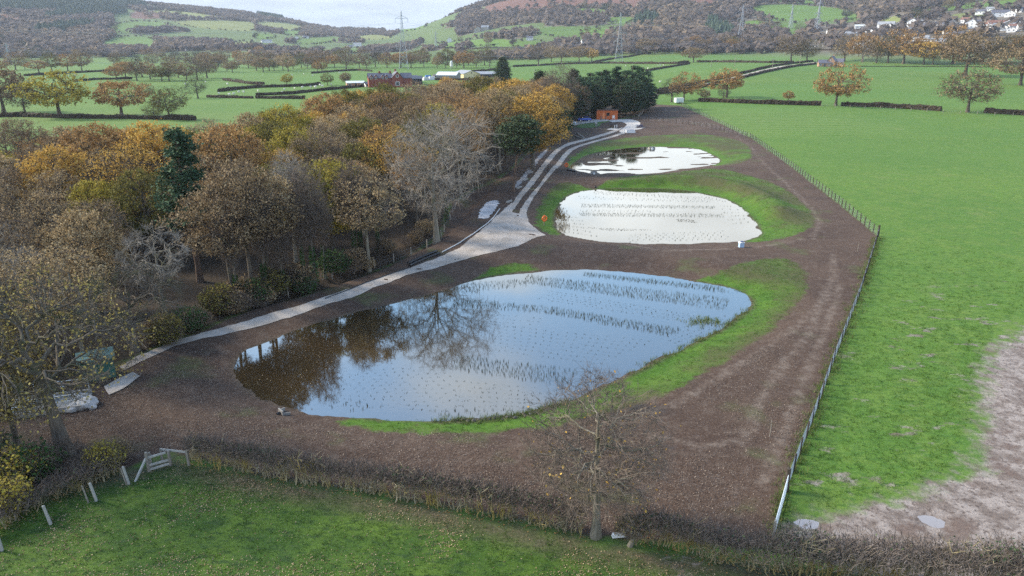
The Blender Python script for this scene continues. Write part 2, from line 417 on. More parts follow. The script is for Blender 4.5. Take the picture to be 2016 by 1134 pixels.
# ================================================================== THE LAND
# cover of the far land: outlines of fields, bracken and plantations on the slopes
FIELD_PX = [
 ([(210,55),(245,43),(300,41),(345,50),(340,56),(290,58),(240,66),(215,66)],0), ([(195,86),(225,72),(290,71),(312,84),(330,90),(290,98),(200,96)],0),
 ([(270,18),(340,20),(440,33),(455,38),(380,38),(330,28)],1), ([(340,40),(400,40),(470,41),(504,45),(504,63),(430,59),(360,51)],1),
 ([(504,41),(560,46),(612,55),(580,62),(504,58)],1), ([(500,65),(545,69),(535,77),(500,78)],0), ([(556,58),(600,60),(592,70),(556,71)],0),
 ([(575,82),(620,74),(660,70),(684,79),(640,86),(590,89)],0), ([(665,96),(750,88),(765,92),(720,99),(680,105)],0), ([(612,106),(660,101),(655,108),(620,110)],0),
 ([(742,56),(790,50),(840,43),(852,49),(800,62),(752,66)],0), ([(835,88),(930,78),(1010,78),(1010,94),(870,96)],0), ([(690,72),(740,66),(780,72),(730,80)],1),
 ([(1050,66),(1070,53),(1130,52),(1190,55),(1150,72),(1110,76)],0), ([(1110,22),(1160,15),(1205,22),(1190,30),(1120,24)],0), ([(1190,35),(1250,32),(1242,46),(1195,48)],0),
 ([(1008,82),(1070,80),(1062,91),(1010,93)],0), ([(1140,62),(1195,52),(1215,58),(1180,78),(1145,76)],0), ([(1425,46),(1512,38),(1516,60),(1440,56)],0),
 ([(1470,12),(1560,8),(1640,13),(1690,25),(1692,40),(1600,42),(1500,41)],0), ([(1530,-2),(1640,3),(1630,9),(1530,4)],0), ([(1640,-2),(1760,2),(1740,12),(1690,14)],1),
 ([(1512,48),(1580,44),(1600,56),(1580,70),(1512,66)],0), ([(1820,18),(1870,8),(2020,-4),(2030,9),(1930,13),(1850,25)],0), ([(1795,30),(1815,26),(1805,44),(1790,42)],0),
 ([(1870,28),(1950,20),(1960,30),(1880,38)],1), ([(0,84),(14,84),(12,94),(0,96)],0), ([(30,92),(70,88),(76,96),(40,99)],0), ([(430,88),(490,80),(500,84),(450,90)],1),
 ([(-300,60),(-120,50),(-60,70),(-280,84)],0), ([(2030,20),(2200,0),(2300,20),(2100,40)],0), ([(1730,40),(1770,30),(1790,46),(1745,56)],1)]
BRACK_PX = [[(950,10),(1100,-8),(1290,-12),(1275,18),(1180,12),(1100,16),(1040,26),(960,32)], [(0,22),(60,38),(40,46),(0,46)], [(250,25),(300,19),(335,33),(262,38)], [(1340,0),(1420,-6),(1410,14),(1345,12)], [(-200,10),(0,20),(0,40),(-200,40)]]
CONIF_PX = [[(-60,-20),(100,-12),(260,4),(300,13),(180,19),(0,24),(-60,20)], [(80,41),(110,28),(150,18),(250,21),(250,28),(130,36)], [(55,64),(150,49),(192,45),(172,58),(100,66)], [(1240,48),(1262,33),(1290,34),(1300,45),(1262,52)], [(1385,54),(1400,40),(1440,62),(1445,74),(1400,70)], [(500,27),(570,38),(566,42),(500,34)]]
FIELDS = [(smooth_poly(hits(p), 1), k) for p, k in FIELD_PX]
BRACK = [smooth_poly(hits(p), 1) for p in BRACK_PX]
CONIF = [smooth_poly(hits(p), 1) for p in CONIF_PX]
def hill_t(x, y):
    r = np.hypot(x, y); u = x / np.maximum(y, np.maximum(np.abs(x) * 0.4, 1.0)); px = 1008 + u * KA
    return (r - np.interp(px, HB, H0)) / 400.0

# ---- one sheet of land, finer near the site
def build_ground():
    ys = [-260.0, -160, -100, -60, -30, -10, 5, 15, 22]
    while ys[-1] < 9000:
        y = ys[-1]
        d = 0.45 if y < 110 else (0.45 + (y - 110) * 0.006 if y < 260 else (1.35 + (y - 260) * 0.011))
        ys.append(y + d)
    ys = np.array(ys); nc = 430
    s = np.linspace(-1, 1, nc); s = 0.75 * s + 0.25 * s ** 3
    hw = 62 + 0.98 * np.maximum(ys, 0) ; hw = np.where(ys < 0, 160, hw)
    hw = np.where(ys < 25, np.maximum(hw, 110), hw)
    X = s[None, :] * hw[:, None]; Y = np.repeat(ys[:, None], nc, 1)
    x = X.ravel(); y = Y.ravel()
    z = ground_h(x, y)
    nr = len(ys)
    i = np.arange((nr - 1) * nc).reshape(nr - 1, nc)[:, :-1].ravel()
    F = np.stack([i, i + 1, i + nc + 1, i + nc], 1)
    A = {}
    A['sd_soil'] = ('POINT', sdf(x, y, SOIL, 12.0))
    g = np.minimum(np.minimum(sdf(x, y, GRASS1, 12.0), sdf(x, y, GRASS2, 12.0)), sdf(x, y, GRASS3, 12.0))
    A['sd_grass'] = ('POINT', g)
    A['sd_mud'] = ('POINT', sdf(x, y, MUD, 25.0))
    A['sd_wood'] = ('POINT', sdf(x, y, WOODF, 12.0))
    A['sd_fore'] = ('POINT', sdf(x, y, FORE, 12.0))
    p = np.full(x.shape, 12.0)
    for P in PONDS: p = np.minimum(p, sdf(x, y, P, 12.0))
    A['sd_pond'] = ('POINT', p)
    pale = np.full(x.shape, 9.0)
    m = (y < 280) & (np.abs(x) < 160)
    for q in PALE: pale[m] = np.minimum(pale[m], seg_dist(x[m], y[m], q, False))
    A['d_pale'] = ('POINT', pale)
    # cover on the slopes
    t = hill_t(x, y); hillw = np.clip(t * 3, 0, 1) * (y > 0)
    wood = np.array([0.125, 0.105, 0.082]); fieldc = [np.array([0.085, 0.150, 0.022]), np.array([0.16, 0.18, 0.05])]
    c = np.repeat(wood[None], len(x), 0)
    patch = fbm(x, y, 240, 51, 2)
    c = np.where((patch > np.where(1008 + x / np.maximum(y, 1) * KA < 230, 9.0, np.where(1008 + x / np.maximum(y, 1) * KA < 900, 0.10, 0.30)))[:, None], np.array([0.085, 0.125, 0.035]), c)
    for B in BRACK:
        c = np.where(inside(x, y, B)[:, None], np.array([0.135, 0.062, 0.042]), c)
    for P, k in FIELDS:
        c = np.where(inside(x, y, P)[:, None], fieldc[k] * (1 + 0.3 * vnoise(P[0, 0], P[0, 1], 3.0, 4)), c)
    A['cover'] = ('POINT', c); A['hillw'] = ('POINT', hillw)
    # fields of the valley floor: each with a slightly different sward
    sw = vnoise(np.floor((x + 0.3 * y) / 140), np.floor((y - 0.2 * x) / 120), 0.37, 9) + 0.5
    A['sward'] = ('POINT', np.where(np.hypot(x, y) > 260, sw, 0.5))
    return new_mesh('ground', np.stack([x, y, z], 1), F, [ground_mat()], smooth=True, attrs=A)

def ground_mat():
    t = NT('ground')
    n1 = t.noise(0.035, 3); n2 = t.noise(0.35, 4); n3 = t.noise(1.1, 5, 0.68, stretch=(1, 2.4, 1, 0.15)); n4 = t.noise(5.0, 4, 0.7)
    ne = t.noise(0.9, 5, 0.62); ne2 = t.noise(0.22, 3)
    edge = t.math('ADD', t.math('MULTIPLY', t.math('SUBTRACT', ne, 0.5), 4.0), t.math('MULTIPLY', t.math('SUBTRACT', ne2, 0.5), 2.6))
    def mask(name, w=0.6, amp=1.0, shift=0.0):
        v = t.math('ADD', t.attr(name), t.math('MULTIPLY', edge, amp))
        return t.mr(v, -w + shift, w + shift, 1.0, 0.0)
    # pasture
    g = t.mix(t.mr(n1, 0.35, 0.65), (0.062, 0.132, 0.012), (0.090, 0.160, 0.016))
    g = t.mix(t.mr(n2, 0.35, 0.75, 0, 0.7), g, (0.135, 0.175, 0.032))
    g = t.mix(t.mr(n3, 0.46, 0.64, 0, 0.85), g, (0.030, 0.075, 0.011))
    g = t.mix(t.mr(n3, 0.30, 0.42, 0.5, 0), g, (0.155, 0.205, 0.060))
    g = t.mix(t.mr(n4, 0.52, 0.68, 0, 0.5), g, (0.150, 0.180, 0.055))
    g = t.mix(t.mr(n4, 0.32, 0.46, 0.45, 0), g, (0.036, 0.082, 0.014))
    g = t.mix(t.mr(t.noise(0.014, 3), 0.42, 0.62, 0, 0.45), g, (0.060, 0.125, 0.018))
    g = t.mix(t.math('MULTIPLY', t.mr(t.noise(0.42, 5, 0.7, stretch=(1, 3.0, 1, 0.1)), 0.5, 0.66), 0.55), g, (0.034, 0.086, 0.012))
    g = t.mix(t.mr(t.noise(0.09, 4, 0.65), 0.60, 0.72, 0, 0.5), g, (0.150, 0.165, 0.055))
    sx = t.n('ShaderNodeSeparateXYZ'); t.set(sx.inputs[0], t.pos())
    band = t.math('MULTIPLY', t.mr(sx.outputs[1], 185, 225), t.math('MULTIPLY', t.mr(sx.outputs[1], 262, 290, 1, 0), t.mr(sx.outputs[0], 100, 130, 1, 0)))
    wv = t.n('ShaderNodeTexWave', bands_direction='Y'); wv.inputs['Scale'].default_value = 0.075; wv.inputs['Distortion'].default_value = 1.2; wv.inputs['Detail'].default_value = 2; t.set(wv.inputs['Vector'], t.pos())
    g = t.mix(t.math('MULTIPLY', band, t.mr(wv.outputs['Fac'], 0.3, 0.7, 0, 0.5)), g, (0.15, 0.185, 0.055))
    # mown lines of the strip field and swards of the far fields
    g = t.mix(t.mr(t.attr('sward'), 0.0, 1.0, 0, 0.5), g, (0.066, 0.150, 0.024))
    # darker turf of the near paddock
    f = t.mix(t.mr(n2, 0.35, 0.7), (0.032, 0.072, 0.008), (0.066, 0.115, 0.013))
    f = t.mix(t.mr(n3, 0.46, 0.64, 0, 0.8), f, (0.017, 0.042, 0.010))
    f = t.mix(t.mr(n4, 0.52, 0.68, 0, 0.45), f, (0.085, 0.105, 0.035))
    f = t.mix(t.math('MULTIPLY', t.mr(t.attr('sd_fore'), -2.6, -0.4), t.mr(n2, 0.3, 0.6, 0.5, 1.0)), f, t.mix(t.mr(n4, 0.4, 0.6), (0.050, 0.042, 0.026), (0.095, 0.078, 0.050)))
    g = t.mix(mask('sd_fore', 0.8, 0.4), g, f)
    # bare mud of the gateway
    n5 = t.noise(0.8, 6, 0.65); n6 = t.noise(3.5, 4, 0.6)
    mud = t.mix(t.mr(n5, 0.38, 0.62), (0.135, 0.102, 0.082), (0.265, 0.222, 0.195))
    mud = t.mix(t.mr(n6, 0.52, 0.64, 0, 0.85), mud, (0.080, 0.055, 0.042))
    mud = t.mix(t.mr(t.noise(0.3, 4, 0.6), 0.56, 0.66, 0, 0.8), mud, (0.105, 0.068, 0.050))
    mudv = t.math('ADD', t.attr('sd_mud'), t.math('MULTIPLY', edge, 1.25))
    mm = t.mr(mudv, -1.2, 0.8, 1.0, 0.0)
    # scattered poached patches beyond the mud's edge
    pk = t.math('MULTIPLY', t.mr(t.noise(0.28, 5, 0.66, stretch=(1, 1.8, 1)), 0.58, 0.66), t.mr(t.attr('sd_mud'), 6.0, 15.0, 1.0, 0.0))
    mm = t.math('MAXIMUM', mm, t.math('MULTIPLY', pk, 0.85))
    g = t.mix(mm, g, mud)
    # hill cover
    cv = t.attr('cover', 'Color')
    cv = t.mix(t.mr(t.noise(0.02, 4), 0.3, 0.75, 0, 0.45), cv, t.mix(1.0, cv, (0.6, 0.62, 0.6), 'MULTIPLY'))
    g = t.mix(t.attr('hillw'), g, cv)
    # leaf litter in the wood, colour darkened for the shade under the trees
    lit = t.mix(t.mr(n6, 0.3, 0.7), (0.018, 0.013, 0.009), (0.055, 0.036, 0.021))
    g = t.mix(mask('sd_wood', 0.8, 0.5), g, lit)
    # dug soil of the site
    s1 = t.noise(0.12, 4); s2 = t.noise(1.1, 5, 0.65); s3 = t.noise(4.5, 5, 0.75)
    so = t.mix(t.mr(s1, 0.35, 0.65), (0.050, 0.030, 0.021), (0.072, 0.045, 0.031))
    so = t.mix(t.mr(s2, 0.48, 0.66, 0, 0.7), so, (0.095, 0.068, 0.052))
    so = t.mix(t.mr(s3, 0.54, 0.66, 0, 0.8), so, (0.130, 0.098, 0.078))
    so = t.mix(t.mr(s3, 0.34, 0.46, 0.85, 0), so, (0.026, 0.016, 0.012))
    # thin new grass here and there on the soil
    so = t.mix(t.math('MULTIPLY', t.mr(t.noise(0.16, 4), 0.56, 0.70), t.mr(s2, 0.3, 0.6, 0.25, 0.8)), so, (0.062, 0.072, 0.024))
    # dry, beaten wheelings
    pv = t.math('ADD', t.attr('d_pale'), t.math('MULTIPLY', edge, 0.35))
    so = t.mix(t.math('MULTIPLY', t.mr(pv, 0.05, 0.7, 0.34, 0.0), t.mr(s2, 0.35, 0.6, 0.35, 1.0)), so, t.mix(t.mr(s2, 0.3, 0.7), (0.150, 0.112, 0.086), (0.235, 0.190, 0.155)))
    g = t.mix(mask('sd_soil', 0.35, 0.22), g, so)
    # sown banks
    gb = t.mix(t.mr(n2, 0.35, 0.65), (0.044, 0.104, 0.008), (0.066, 0.130, 0.012))
    gb = t.mix(t.mr(n3, 0.45, 0.75, 0, 0.6), gb, (0.026, 0.064, 0.007))
    thin = t.math('MULTIPLY', t.mr(s1, 0.34, 0.56, 0.15, 0.9), t.mr(t.math('ADD', t.attr('sd_pond'), edge), 1.0, 4.5))
    gb = t.mix(thin, gb, (0.060, 0.056, 0.022))
    gm = t.math('MULTIPLY', mask('sd_grass', 0.35, 0.6), t.mr(s2, 0.30, 0.46, 0.45, 1.0))
    g = t.mix(gm, g, gb)
    # wet earth at the waterline
    wet = t.mr(t.math('ADD', t.attr('sd_pond'), t.math('MULTIPLY', edge, 0.16)), -0.1, 0.9, 1.0, 0.0)
    g = t.mix(wet, g, t.mix(t.mr(s3, 0.4, 0.6), (0.038, 0.028, 0.018), (0.10, 0.072, 0.050)))
    h = t.math('ADD', t.math('MULTIPLY', n4, 0.35), t.math('ADD', t.math('MULTIPLY', n3, 0.7), t.math('MULTIPLY', s3, 0.5)))
    nm = t.bump(h, 0.55, 0.22)
    rough = t.mr(mm, 0.0, 1.0, 0.92, 0.5)
    return t.done(t.bsdf(g, rough, 0.22, nm))
ground = tag(link('ground', build_ground()), kind='structure')

# ---- water of the three ponds and the puddles
def water_mat(name, deep, ripple=0.05, refl=1.3, rough=0.035):
    t = NT(name)
    n = t.noise(1.4, 3, stretch=(1, 1.6, 1)); nb = t.noise(0.12, 2)
    nm = t.bump(n, ripple, 0.02)
    fr = t.n('ShaderNodeFresnel'); fr.inputs['IOR'].default_value = 2.3; t.nt.links.new(nm, fr.inputs['Normal'])
    dif = t.bsdf(t.mix(t.mr(nb, 0.3, 0.7), tuple(np.array(deep) * 0.8), deep), 0.6, 0.0)
    gl = t.n('ShaderNodeBsdfGlossy'); gl.inputs['Roughness'].default_value = rough; gl.inputs['Color'].default_value = (0.88, 0.97, 1.0, 1); t.nt.links.new(nm, gl.inputs['Normal'])
    ms = t.n('ShaderNodeMixShader'); t.set(ms.inputs[0], t.math('MULTIPLY', fr.outputs[0], refl, True)); t.nt.links.new(dif.outputs[0], ms.inputs[1]); t.nt.links.new(gl.outputs[0], ms.inputs[2])
    return t.done(ms.outputs[0])
M_WATER = water_mat('pond_water', (0.040, 0.026, 0.012))
M_PUDDLE = water_mat('puddle_water', (0.30, 0.26, 0.24), 0.02, 0.7, 0.12)
def sheet(name, P, z, mat, grow=0.0):
    P = np.asarray(P); c = P.mean(0)
    nrm = np.zeros_like(P)
    if grow:
        d = np.roll(P, -1, 0) - np.roll(P, 1, 0); nrm = np.stack([d[:, 1], -d[:, 0]], 1); nrm /= np.linalg.norm(nrm, axis=1, keepdims=True) + 1e-9
        area = 0.5 * np.sum(P[:, 0] * np.roll(P[:, 1], -1) - np.roll(P[:, 0], -1) * P[:, 1])
        nrm *= 1 if area > 0 else -1
    Q = P + nrm * grow
    import bmesh
    bm = bmesh.new(); vs = [bm.verts.new((a, b, z)) for a, b in Q]
    f = bm.faces.new(vs); f.normal_update()
    if f.normal.z < 0: f.normal_flip()
    bmesh.ops.triangulate(bm, faces=bm.faces[:])
    me = bpy.data.meshes.new(name); bm.to_mesh(me); bm.free(); me.materials.append(mat)
    return link(name, me)
for P in PONDS: tag(sheet('pond_water', P, WATER_Z, M_WATER, 0.8), kind='structure')
for P in PUDDLES:
    zc = gz(*P.mean(0))
    tag(sheet('puddle', P, zc + 0.035, M_PUDDLE, 0.3), kind='structure')

# ---- gravel tracks
def drape(name, poly, mat, lift=0.035, step=0.6, jit=0.09):
    """a ragged-edged sheet lying on the land inside an outline"""
    P = np.asarray(poly)
    # resample the outline and roughen it
    pts = []
    for i in range(len(P)):
        a, b = P[i], P[(i + 1) % len(P)]; n = max(1, int(np.linalg.norm(b - a) / step))
        for k in range(n): pts.append(a + (b - a) * k / n)
    pts = np.array(pts); pts += (RNG.random(pts.shape) - 0.5) * 2 * jit
    import bmesh
    bm = bmesh.new(); vs = [bm.verts.new((a, b, 0)) for a, b in pts]
    f = bm.faces.new(vs); f.normal_update()
    if f.normal.z < 0: f.normal_flip()
    bmesh.ops.triangulate(bm, faces=bm.faces[:])
    for _ in range(3):
        es = [e for e in bm.edges if e.calc_length() > 2.2]
        if not es: break
        bmesh.ops.subdivide_edges(bm, edges=es, cuts=1)
        bmesh.ops.triangulate(bm, faces=[q for q in bm.faces if len(q.verts) > 3])
    co = np.array([v.co[:] for v in bm.verts]); z = ground_h(co[:, 0], co[:, 1])
    for v, q in zip(bm.verts, z): v.co.z = q + lift
    me = bpy.data.meshes.new(name); bm.to_mesh(me); bm.free(); me.materials.append(mat)
    for p in me.polygons: p.use_smooth = True
    return link(name, me)
def gravel_mat(name, a, b, dark):
    t = NT(name); n = t.noise(0.5, 4); n2 = t.noise(5, 4, 0.7); n3 = t.noise(0.18, 3)
    c = t.mix(t.mr(n, 0.35, 0.65), a, b); c = t.mix(t.mr(n2, 0.5, 0.72, 0, 0.7), c, dark)
    c = t.mix(t.mr(n3, 0.5, 0.75, 0, 0.5), c, tuple(np.array(dark) * 0.9))
    c = t.mix(t.mr(t.vor(7.0).outputs['Distance'], 0.05, 0.5, 0.35, 0), c, tuple(np.array(b) * 1.15))
    return t.done(t.bsdf(c, 0.95, 0.1, t.bump(n2, 0.6, 0.06)))
M_GRAVEL = gravel_mat('grey_gravel', (0.30, 0.260, 0.222), (0.41, 0.360, 0.315), (0.19, 0.155, 0.130))
M_CONC = gravel_mat('pale_concrete', (0.40, 0.36, 0.325), (0.50, 0.46, 0.42), (0.32, 0.285, 0.255))
TRACK_PX = [(234,722),(262,706),(300,690),(345,672),(400,655),(450,639),(500,625),(600,595),(700,564),(800,531),(860,510),(905,488),(940,460),(975,428),(1007,399),(1012,405),(1009,419),(1019,421),(1030,420),(1041,402),(1036,421),(1043,438),(1058,450),(1074,460),(1020,484),(960,500),(900,515),(850,530),(800,543),(700,577),(600,607),(500,638),(450,650),(400,664),(345,682),(300,702),(262,720),(240,730)]
tag(drape('gravel_track', hits(TRACK_PX), M_GRAVEL), kind='structure')
L_OUT = [(1006,401),(1040,360),(1065,327),(1090,297),(1105,288),(1120,281),(1158,272),(1188,263),(1214,255),(1228,249)]
L_IN = [(1009,418),(1023,395),(1053,360),(1076,327),(1100,298),(1112,290),(1127,284),(1168,274),(1195,265.5),(1220,257)]
R_IN = [(1019,421),(1038,392),(1065,360),(1086,330),(1107,305),(1117,296),(1130,289),(1168,277.5),(1203,268.5),(1226,260)]
R_OUT = [(1035,421),(1044,397),(1071,360),(1097,330),(1116,305),(1126,297),(1142,289),(1183,277),(1222,266.5),(1243,257)]
tag(drape('wheel_strip', smooth_poly(np.concatenate([hits(L_OUT), hits(L_IN)[::-1]]), 1), M_GRAVEL), kind='structure')
tag(drape('wheel_strip', smooth_poly(np.concatenate([hits(R_IN), hits(R_OUT)[::-1]]), 1), M_GRAVEL), kind='structure')
LOOP_PX = [(1218,258.5),(1230,250),(1234,245.5),(1230,242),(1222,240),(1206,241),(1198,238.5),(1204,235.5),(1220,234.5),(1240,235),(1254,237.5),(1261,242),(1259,247),(1250,253),(1238,259),(1224,262)]
tag(drape('turning_loop', hits(LOOP_PX), M_CONC, 0.045), kind='structure')
tag(drape('car_park', hits([(1104,243),(1110,238),(1140,237),(1172,234.5),(1200,234),(1197,238.6),(1180,240),(1150,243.5),(1125,248),(1108,250)]), M_CONC, 0.05), kind='structure')
tag(drape('paved_pad', hits([(1193,255),(1202,252.5),(1222,254),(1214,256.5)]), M_CONC, 0.06), kind='structure')
tag(drape('paved_pad', hits([(1249,252.5),(1270,250.5),(1262,254),(1243,256.2)]), M_CONC, 0.06), kind='structure')
tag(drape('gravel_soakaway', hits([(939,431),(947,412),(960,398),(976,394),(982,398),(974,416),(962,430)]), gravel_mat('white_gravel', (0.36, 0.345, 0.34), (0.50, 0.48, 0.475), (0.2, 0.18, 0.17)), 0.06, 0.5, 0.25), kind='structure')
tag(drape('stone_strip', hits([(1008,372),(1030,345),(1056,312),(1072,296),(1080,292),(1078,298),(1060,318),(1036,350),(1018,370)]), gravel_mat('stone_drain', (0.22, 0.205, 0.20), (0.33, 0.31, 0.30), (0.12, 0.10, 0.09)), 0.05, 0.5, 0.25), kind='structure')
tag(drape('farm_road', hits([(1282,193),(1300,185),(1360,175),(1420,163),(1500,143),(1560,131),(1600,126),(1612,124),(1608,122),(1596,123.5),(1556,128),(1496,139),(1416,159),(1356,171.5),(1298,182),(1280,188)]), M_GRAVEL, 0.1, 4, 0.2), kind='structure')

# ================================================================== TREES
def unit(v): return v / (np.linalg.norm(v, axis=-1, keepdims=True) + 1e-9)
def tubes(P, R, n):
    """P (B,K,3) polylines, R (B,K) radii -> verts, quads"""
    B, K, _ = P.shape
    T = np.gradient(P, axis=1); T = unit(T)
    ref = np.where(np.abs(T[..., 2:3]) > 0.85, np.array([1.0, 0.13, 0]), np.array([0.0, 0.0, 1.0]))
    A = unit(np.cross(T, ref)); Bn = np.cross(T, A)
    an = np.linspace(0, 2 * pi, n, endpoint=False)
    V = P[:, :, None] + R[:, :, None, None] * (np.cos(an)[:, None] * A[:, :, None] + np.sin(an)[:, None] * Bn[:, :, None])
    base = (np.arange(B) * K * n)[:, None, None] + (np.arange(K - 1) * n)[None, :, None]
    j = np.arange(n)[None, None]; jn = (np.arange(n) + 1) % n
    F = np.stack([base + j, base + jn[None, None], base + n + jn[None, None], base + n + j], -1).reshape(-1, 4)
    return V.reshape(-1, 3), F
def bez(a, b, c, k):
    t = np.linspace(0, 1, k)[None, :, None]
    return a[:, None] * (1 - t) ** 2 + 2 * b[:, None] * t * (1 - t) + c[:, None] * t ** 2
def kmeans(T, k, rng, it=6):
    k = min(k, len(T)); C = T[rng.choice(len(T), k, replace=False)]
    for _ in range(it):
        d = ((T[:, None] - C[None]) ** 2).sum(-1); l = d.argmin(1)
        for i in range(k):
            if (l == i).any(): C[i] = T[l == i].mean(0)
    return l, C
class Buf:
    def __init__(s): s.v = []; s.f = []; s.n = 0
    def add(s, V, F): s.v.append(V); s.f.append(F + s.n); s.n += len(V)
    def get(s): return np.concatenate(s.v), np.concatenate(s.f)
def leaf_quads(C, size, rng, flat=0.0, aspect=0.75, droop=None):
    n = len(C)
    nrm = rng.normal(size=(n, 3)); nrm[:, 2] = np.abs(nrm[:, 2]) + flat; nrm = unit(nrm)
    a = unit(np.cross(nrm, rng.normal(size=(n, 3)))); b = np.cross(nrm, a)
    s = size * (0.6 + 0.8 * rng.random((n, 1)))
    a = a * s * 0.5; b = b * s * 0.5 * aspect
    # a leaf spray: kite with its tip bent down a little
    V = np.stack([C - a, C - b * 0.9, C + a * 1.1 - np.array([0, 0, 0.12]) * s, C + b * 0.9], 1).reshape(-1, 3)
    F = np.arange(n * 4).reshape(n, 4)
    return V, F
def grow_tree(seed, H=13, R=6, clear=2.5, n_t=900, k=(7, 6, 5), env='dome', r0=0.4, leaves=6, leaf=0.22, spread=0.4, sprays=2, spray_len=0.7,
              up=0.5, lobes=10, lobe_amp=0.28, flat=0.0, shell=0.32, bend=0.12, twig_r=0.022, lean=(0, 0), ttop=0.62, low=0.0, sides=(8, 6, 4, 3), limb=1.0, clump=0.0, nclump=60, zsp=None):
    rng = np.random.default_rng(seed)
    # crown outline: an uneven dome (or column, or plates)
    zc = clear + (H - clear) * (0.42 if env == 'dome' else 0.5); rz_up = H - zc; rz_dn = zc - clear
    L = unit(rng.normal(size=(lobes, 3)) * [1, 1, 0.7]); La = lobe_amp * (rng.random(lobes) * 1.6 - 0.6)
    D = unit(rng.normal(size=(n_t, 3)))
    rad = shell + (1 - shell) * rng.random(n_t) ** 0.45
    bumpf = 1 + (np.exp(-6 * (1 - D @ L.T)) * La).sum(1)
    rad = rad * bumpf
    T = np.empty((n_t, 3))
    T[:, 0] = D[:, 0] * R * rad; T[:, 1] = D[:, 1] * R * rad
    T[:, 2] = zc + np.where(D[:, 2] > 0, D[:, 2] * rz_up, D[:, 2] * rz_dn) * rad
    if clump:   # foliage gathers in clumps with gaps between
        lc, CC = kmeans(T, nclump, rng, 4); T = CC[lc] + (T - CC[lc]) * (1 - clump)
    if env == 'vase':
        w = np.clip((T[:, 2] - clear) / (H - clear), 0, 1); f = 0.35 + 0.75 * np.sqrt(w) * (1.25 - 0.55 * w); T[:, :2] *= f[:, None]
    if env == 'cone':
        w = np.clip((T[:, 2] - clear) / (H - clear), 0, 1); f = 1.25 - 0.95 * w; T[:, :2] *= f[:, None]
    if env == 'plates':
        az = np.arctan2(T[:, 1], T[:, 0]); ph = 0.7 * np.sin(az * 3 + seed) + 0.5 * np.sin(az * 5); lev = np.round((T[:, 2] - clear) / 1.6 + ph) * 1.6 + clear - ph * 1.6; T[:, 2] = lev + (T[:, 2] - lev) * 0.38 - 0.02 * np.hypot(T[:, 0], T[:, 1])
    T[:, 2] = np.maximum(T[:, 2], clear * 0.55 + low)
    T[:, 0] += lean[0] * (T[:, 2] / H); T[:, 1] += lean[1] * (T[:, 2] / H)
    wood, twig = Buf(), Buf()
    ztop = clear + (H - clear) * ttop
    kt = 9; tz = np.linspace(0, 1, kt)
    tr = np.stack([lean[0] * tz * ztop / H + 0.10 * r0 * np.cumsum(rng.normal(size=kt)) * tz * 3, lean[1] * tz * ztop / H + 0.10 * r0 * np.cumsum(rng.normal(size=kt)) * tz * 3, tz * ztop - 0.25 * (tz == 0)], 1)
    trr = r0 * (1 - 0.72 * tz) * (1 + 0.55 * np.exp(-tz * 14))
    V, F = tubes(tr[None], trr[None], sides[0]); wood.add(V, F)
    def trunk_at(z):
        i = np.clip(z / ztop, 0, 1) * (kt - 1); a = int(min(i, kt - 2)); w = i - a
        return tr[a] * (1 - w) + tr[a + 1] * w, trr[a] * (1 - w) + trr[a + 1] * w
    l1, C1 = kmeans(T, k[0], rng)
    ang = (C1[:, 2] - clear) / (H - clear) - 0.25 * np.hypot(C1[:, 0], C1[:, 1]) / R
    order = np.argsort(np.argsort(ang)) / max(len(C1) - 1, 1)
    limbs = []
    S, M, E, RR = [], [], [], []
    for i, c in enumerate(C1):
        zs = clear * 0.9 + (ztop - clear * 0.9) * (0.12 + 0.86 * order[i]); s, rs = trunk_at(min(zs, ztop * 0.985))
        d = c - s; ln = np.linalg.norm(d)
        m = s + d * 0.45 + np.array([0, 0, up * ln * 0.35]) + rng.normal(size=3) * ln * bend
        S.append(s); M.append(m); E.append(c); RR.append(min(rs * 0.72, 0.09 * r0 / 0.4 + 0.022 * ln) * limb)
    kk = 8; P1 = bez(np.array(S), np.array(M), np.array(E), kk)
    P1[:, 1:-1] += rng.normal(size=(len(S), kk - 2, 3)) * 0.16 * (R / 6)
    R1 = np.array(RR)[:, None] * (1 - 0.68 * np.linspace(0, 1, kk))[None]
    V, F = tubes(P1, R1, sides[1]); wood.add(V, F)
    S2, M2, E2, r2, S3, M3, E3, r3, TS, TM, TE = ([] for _ in range(11))
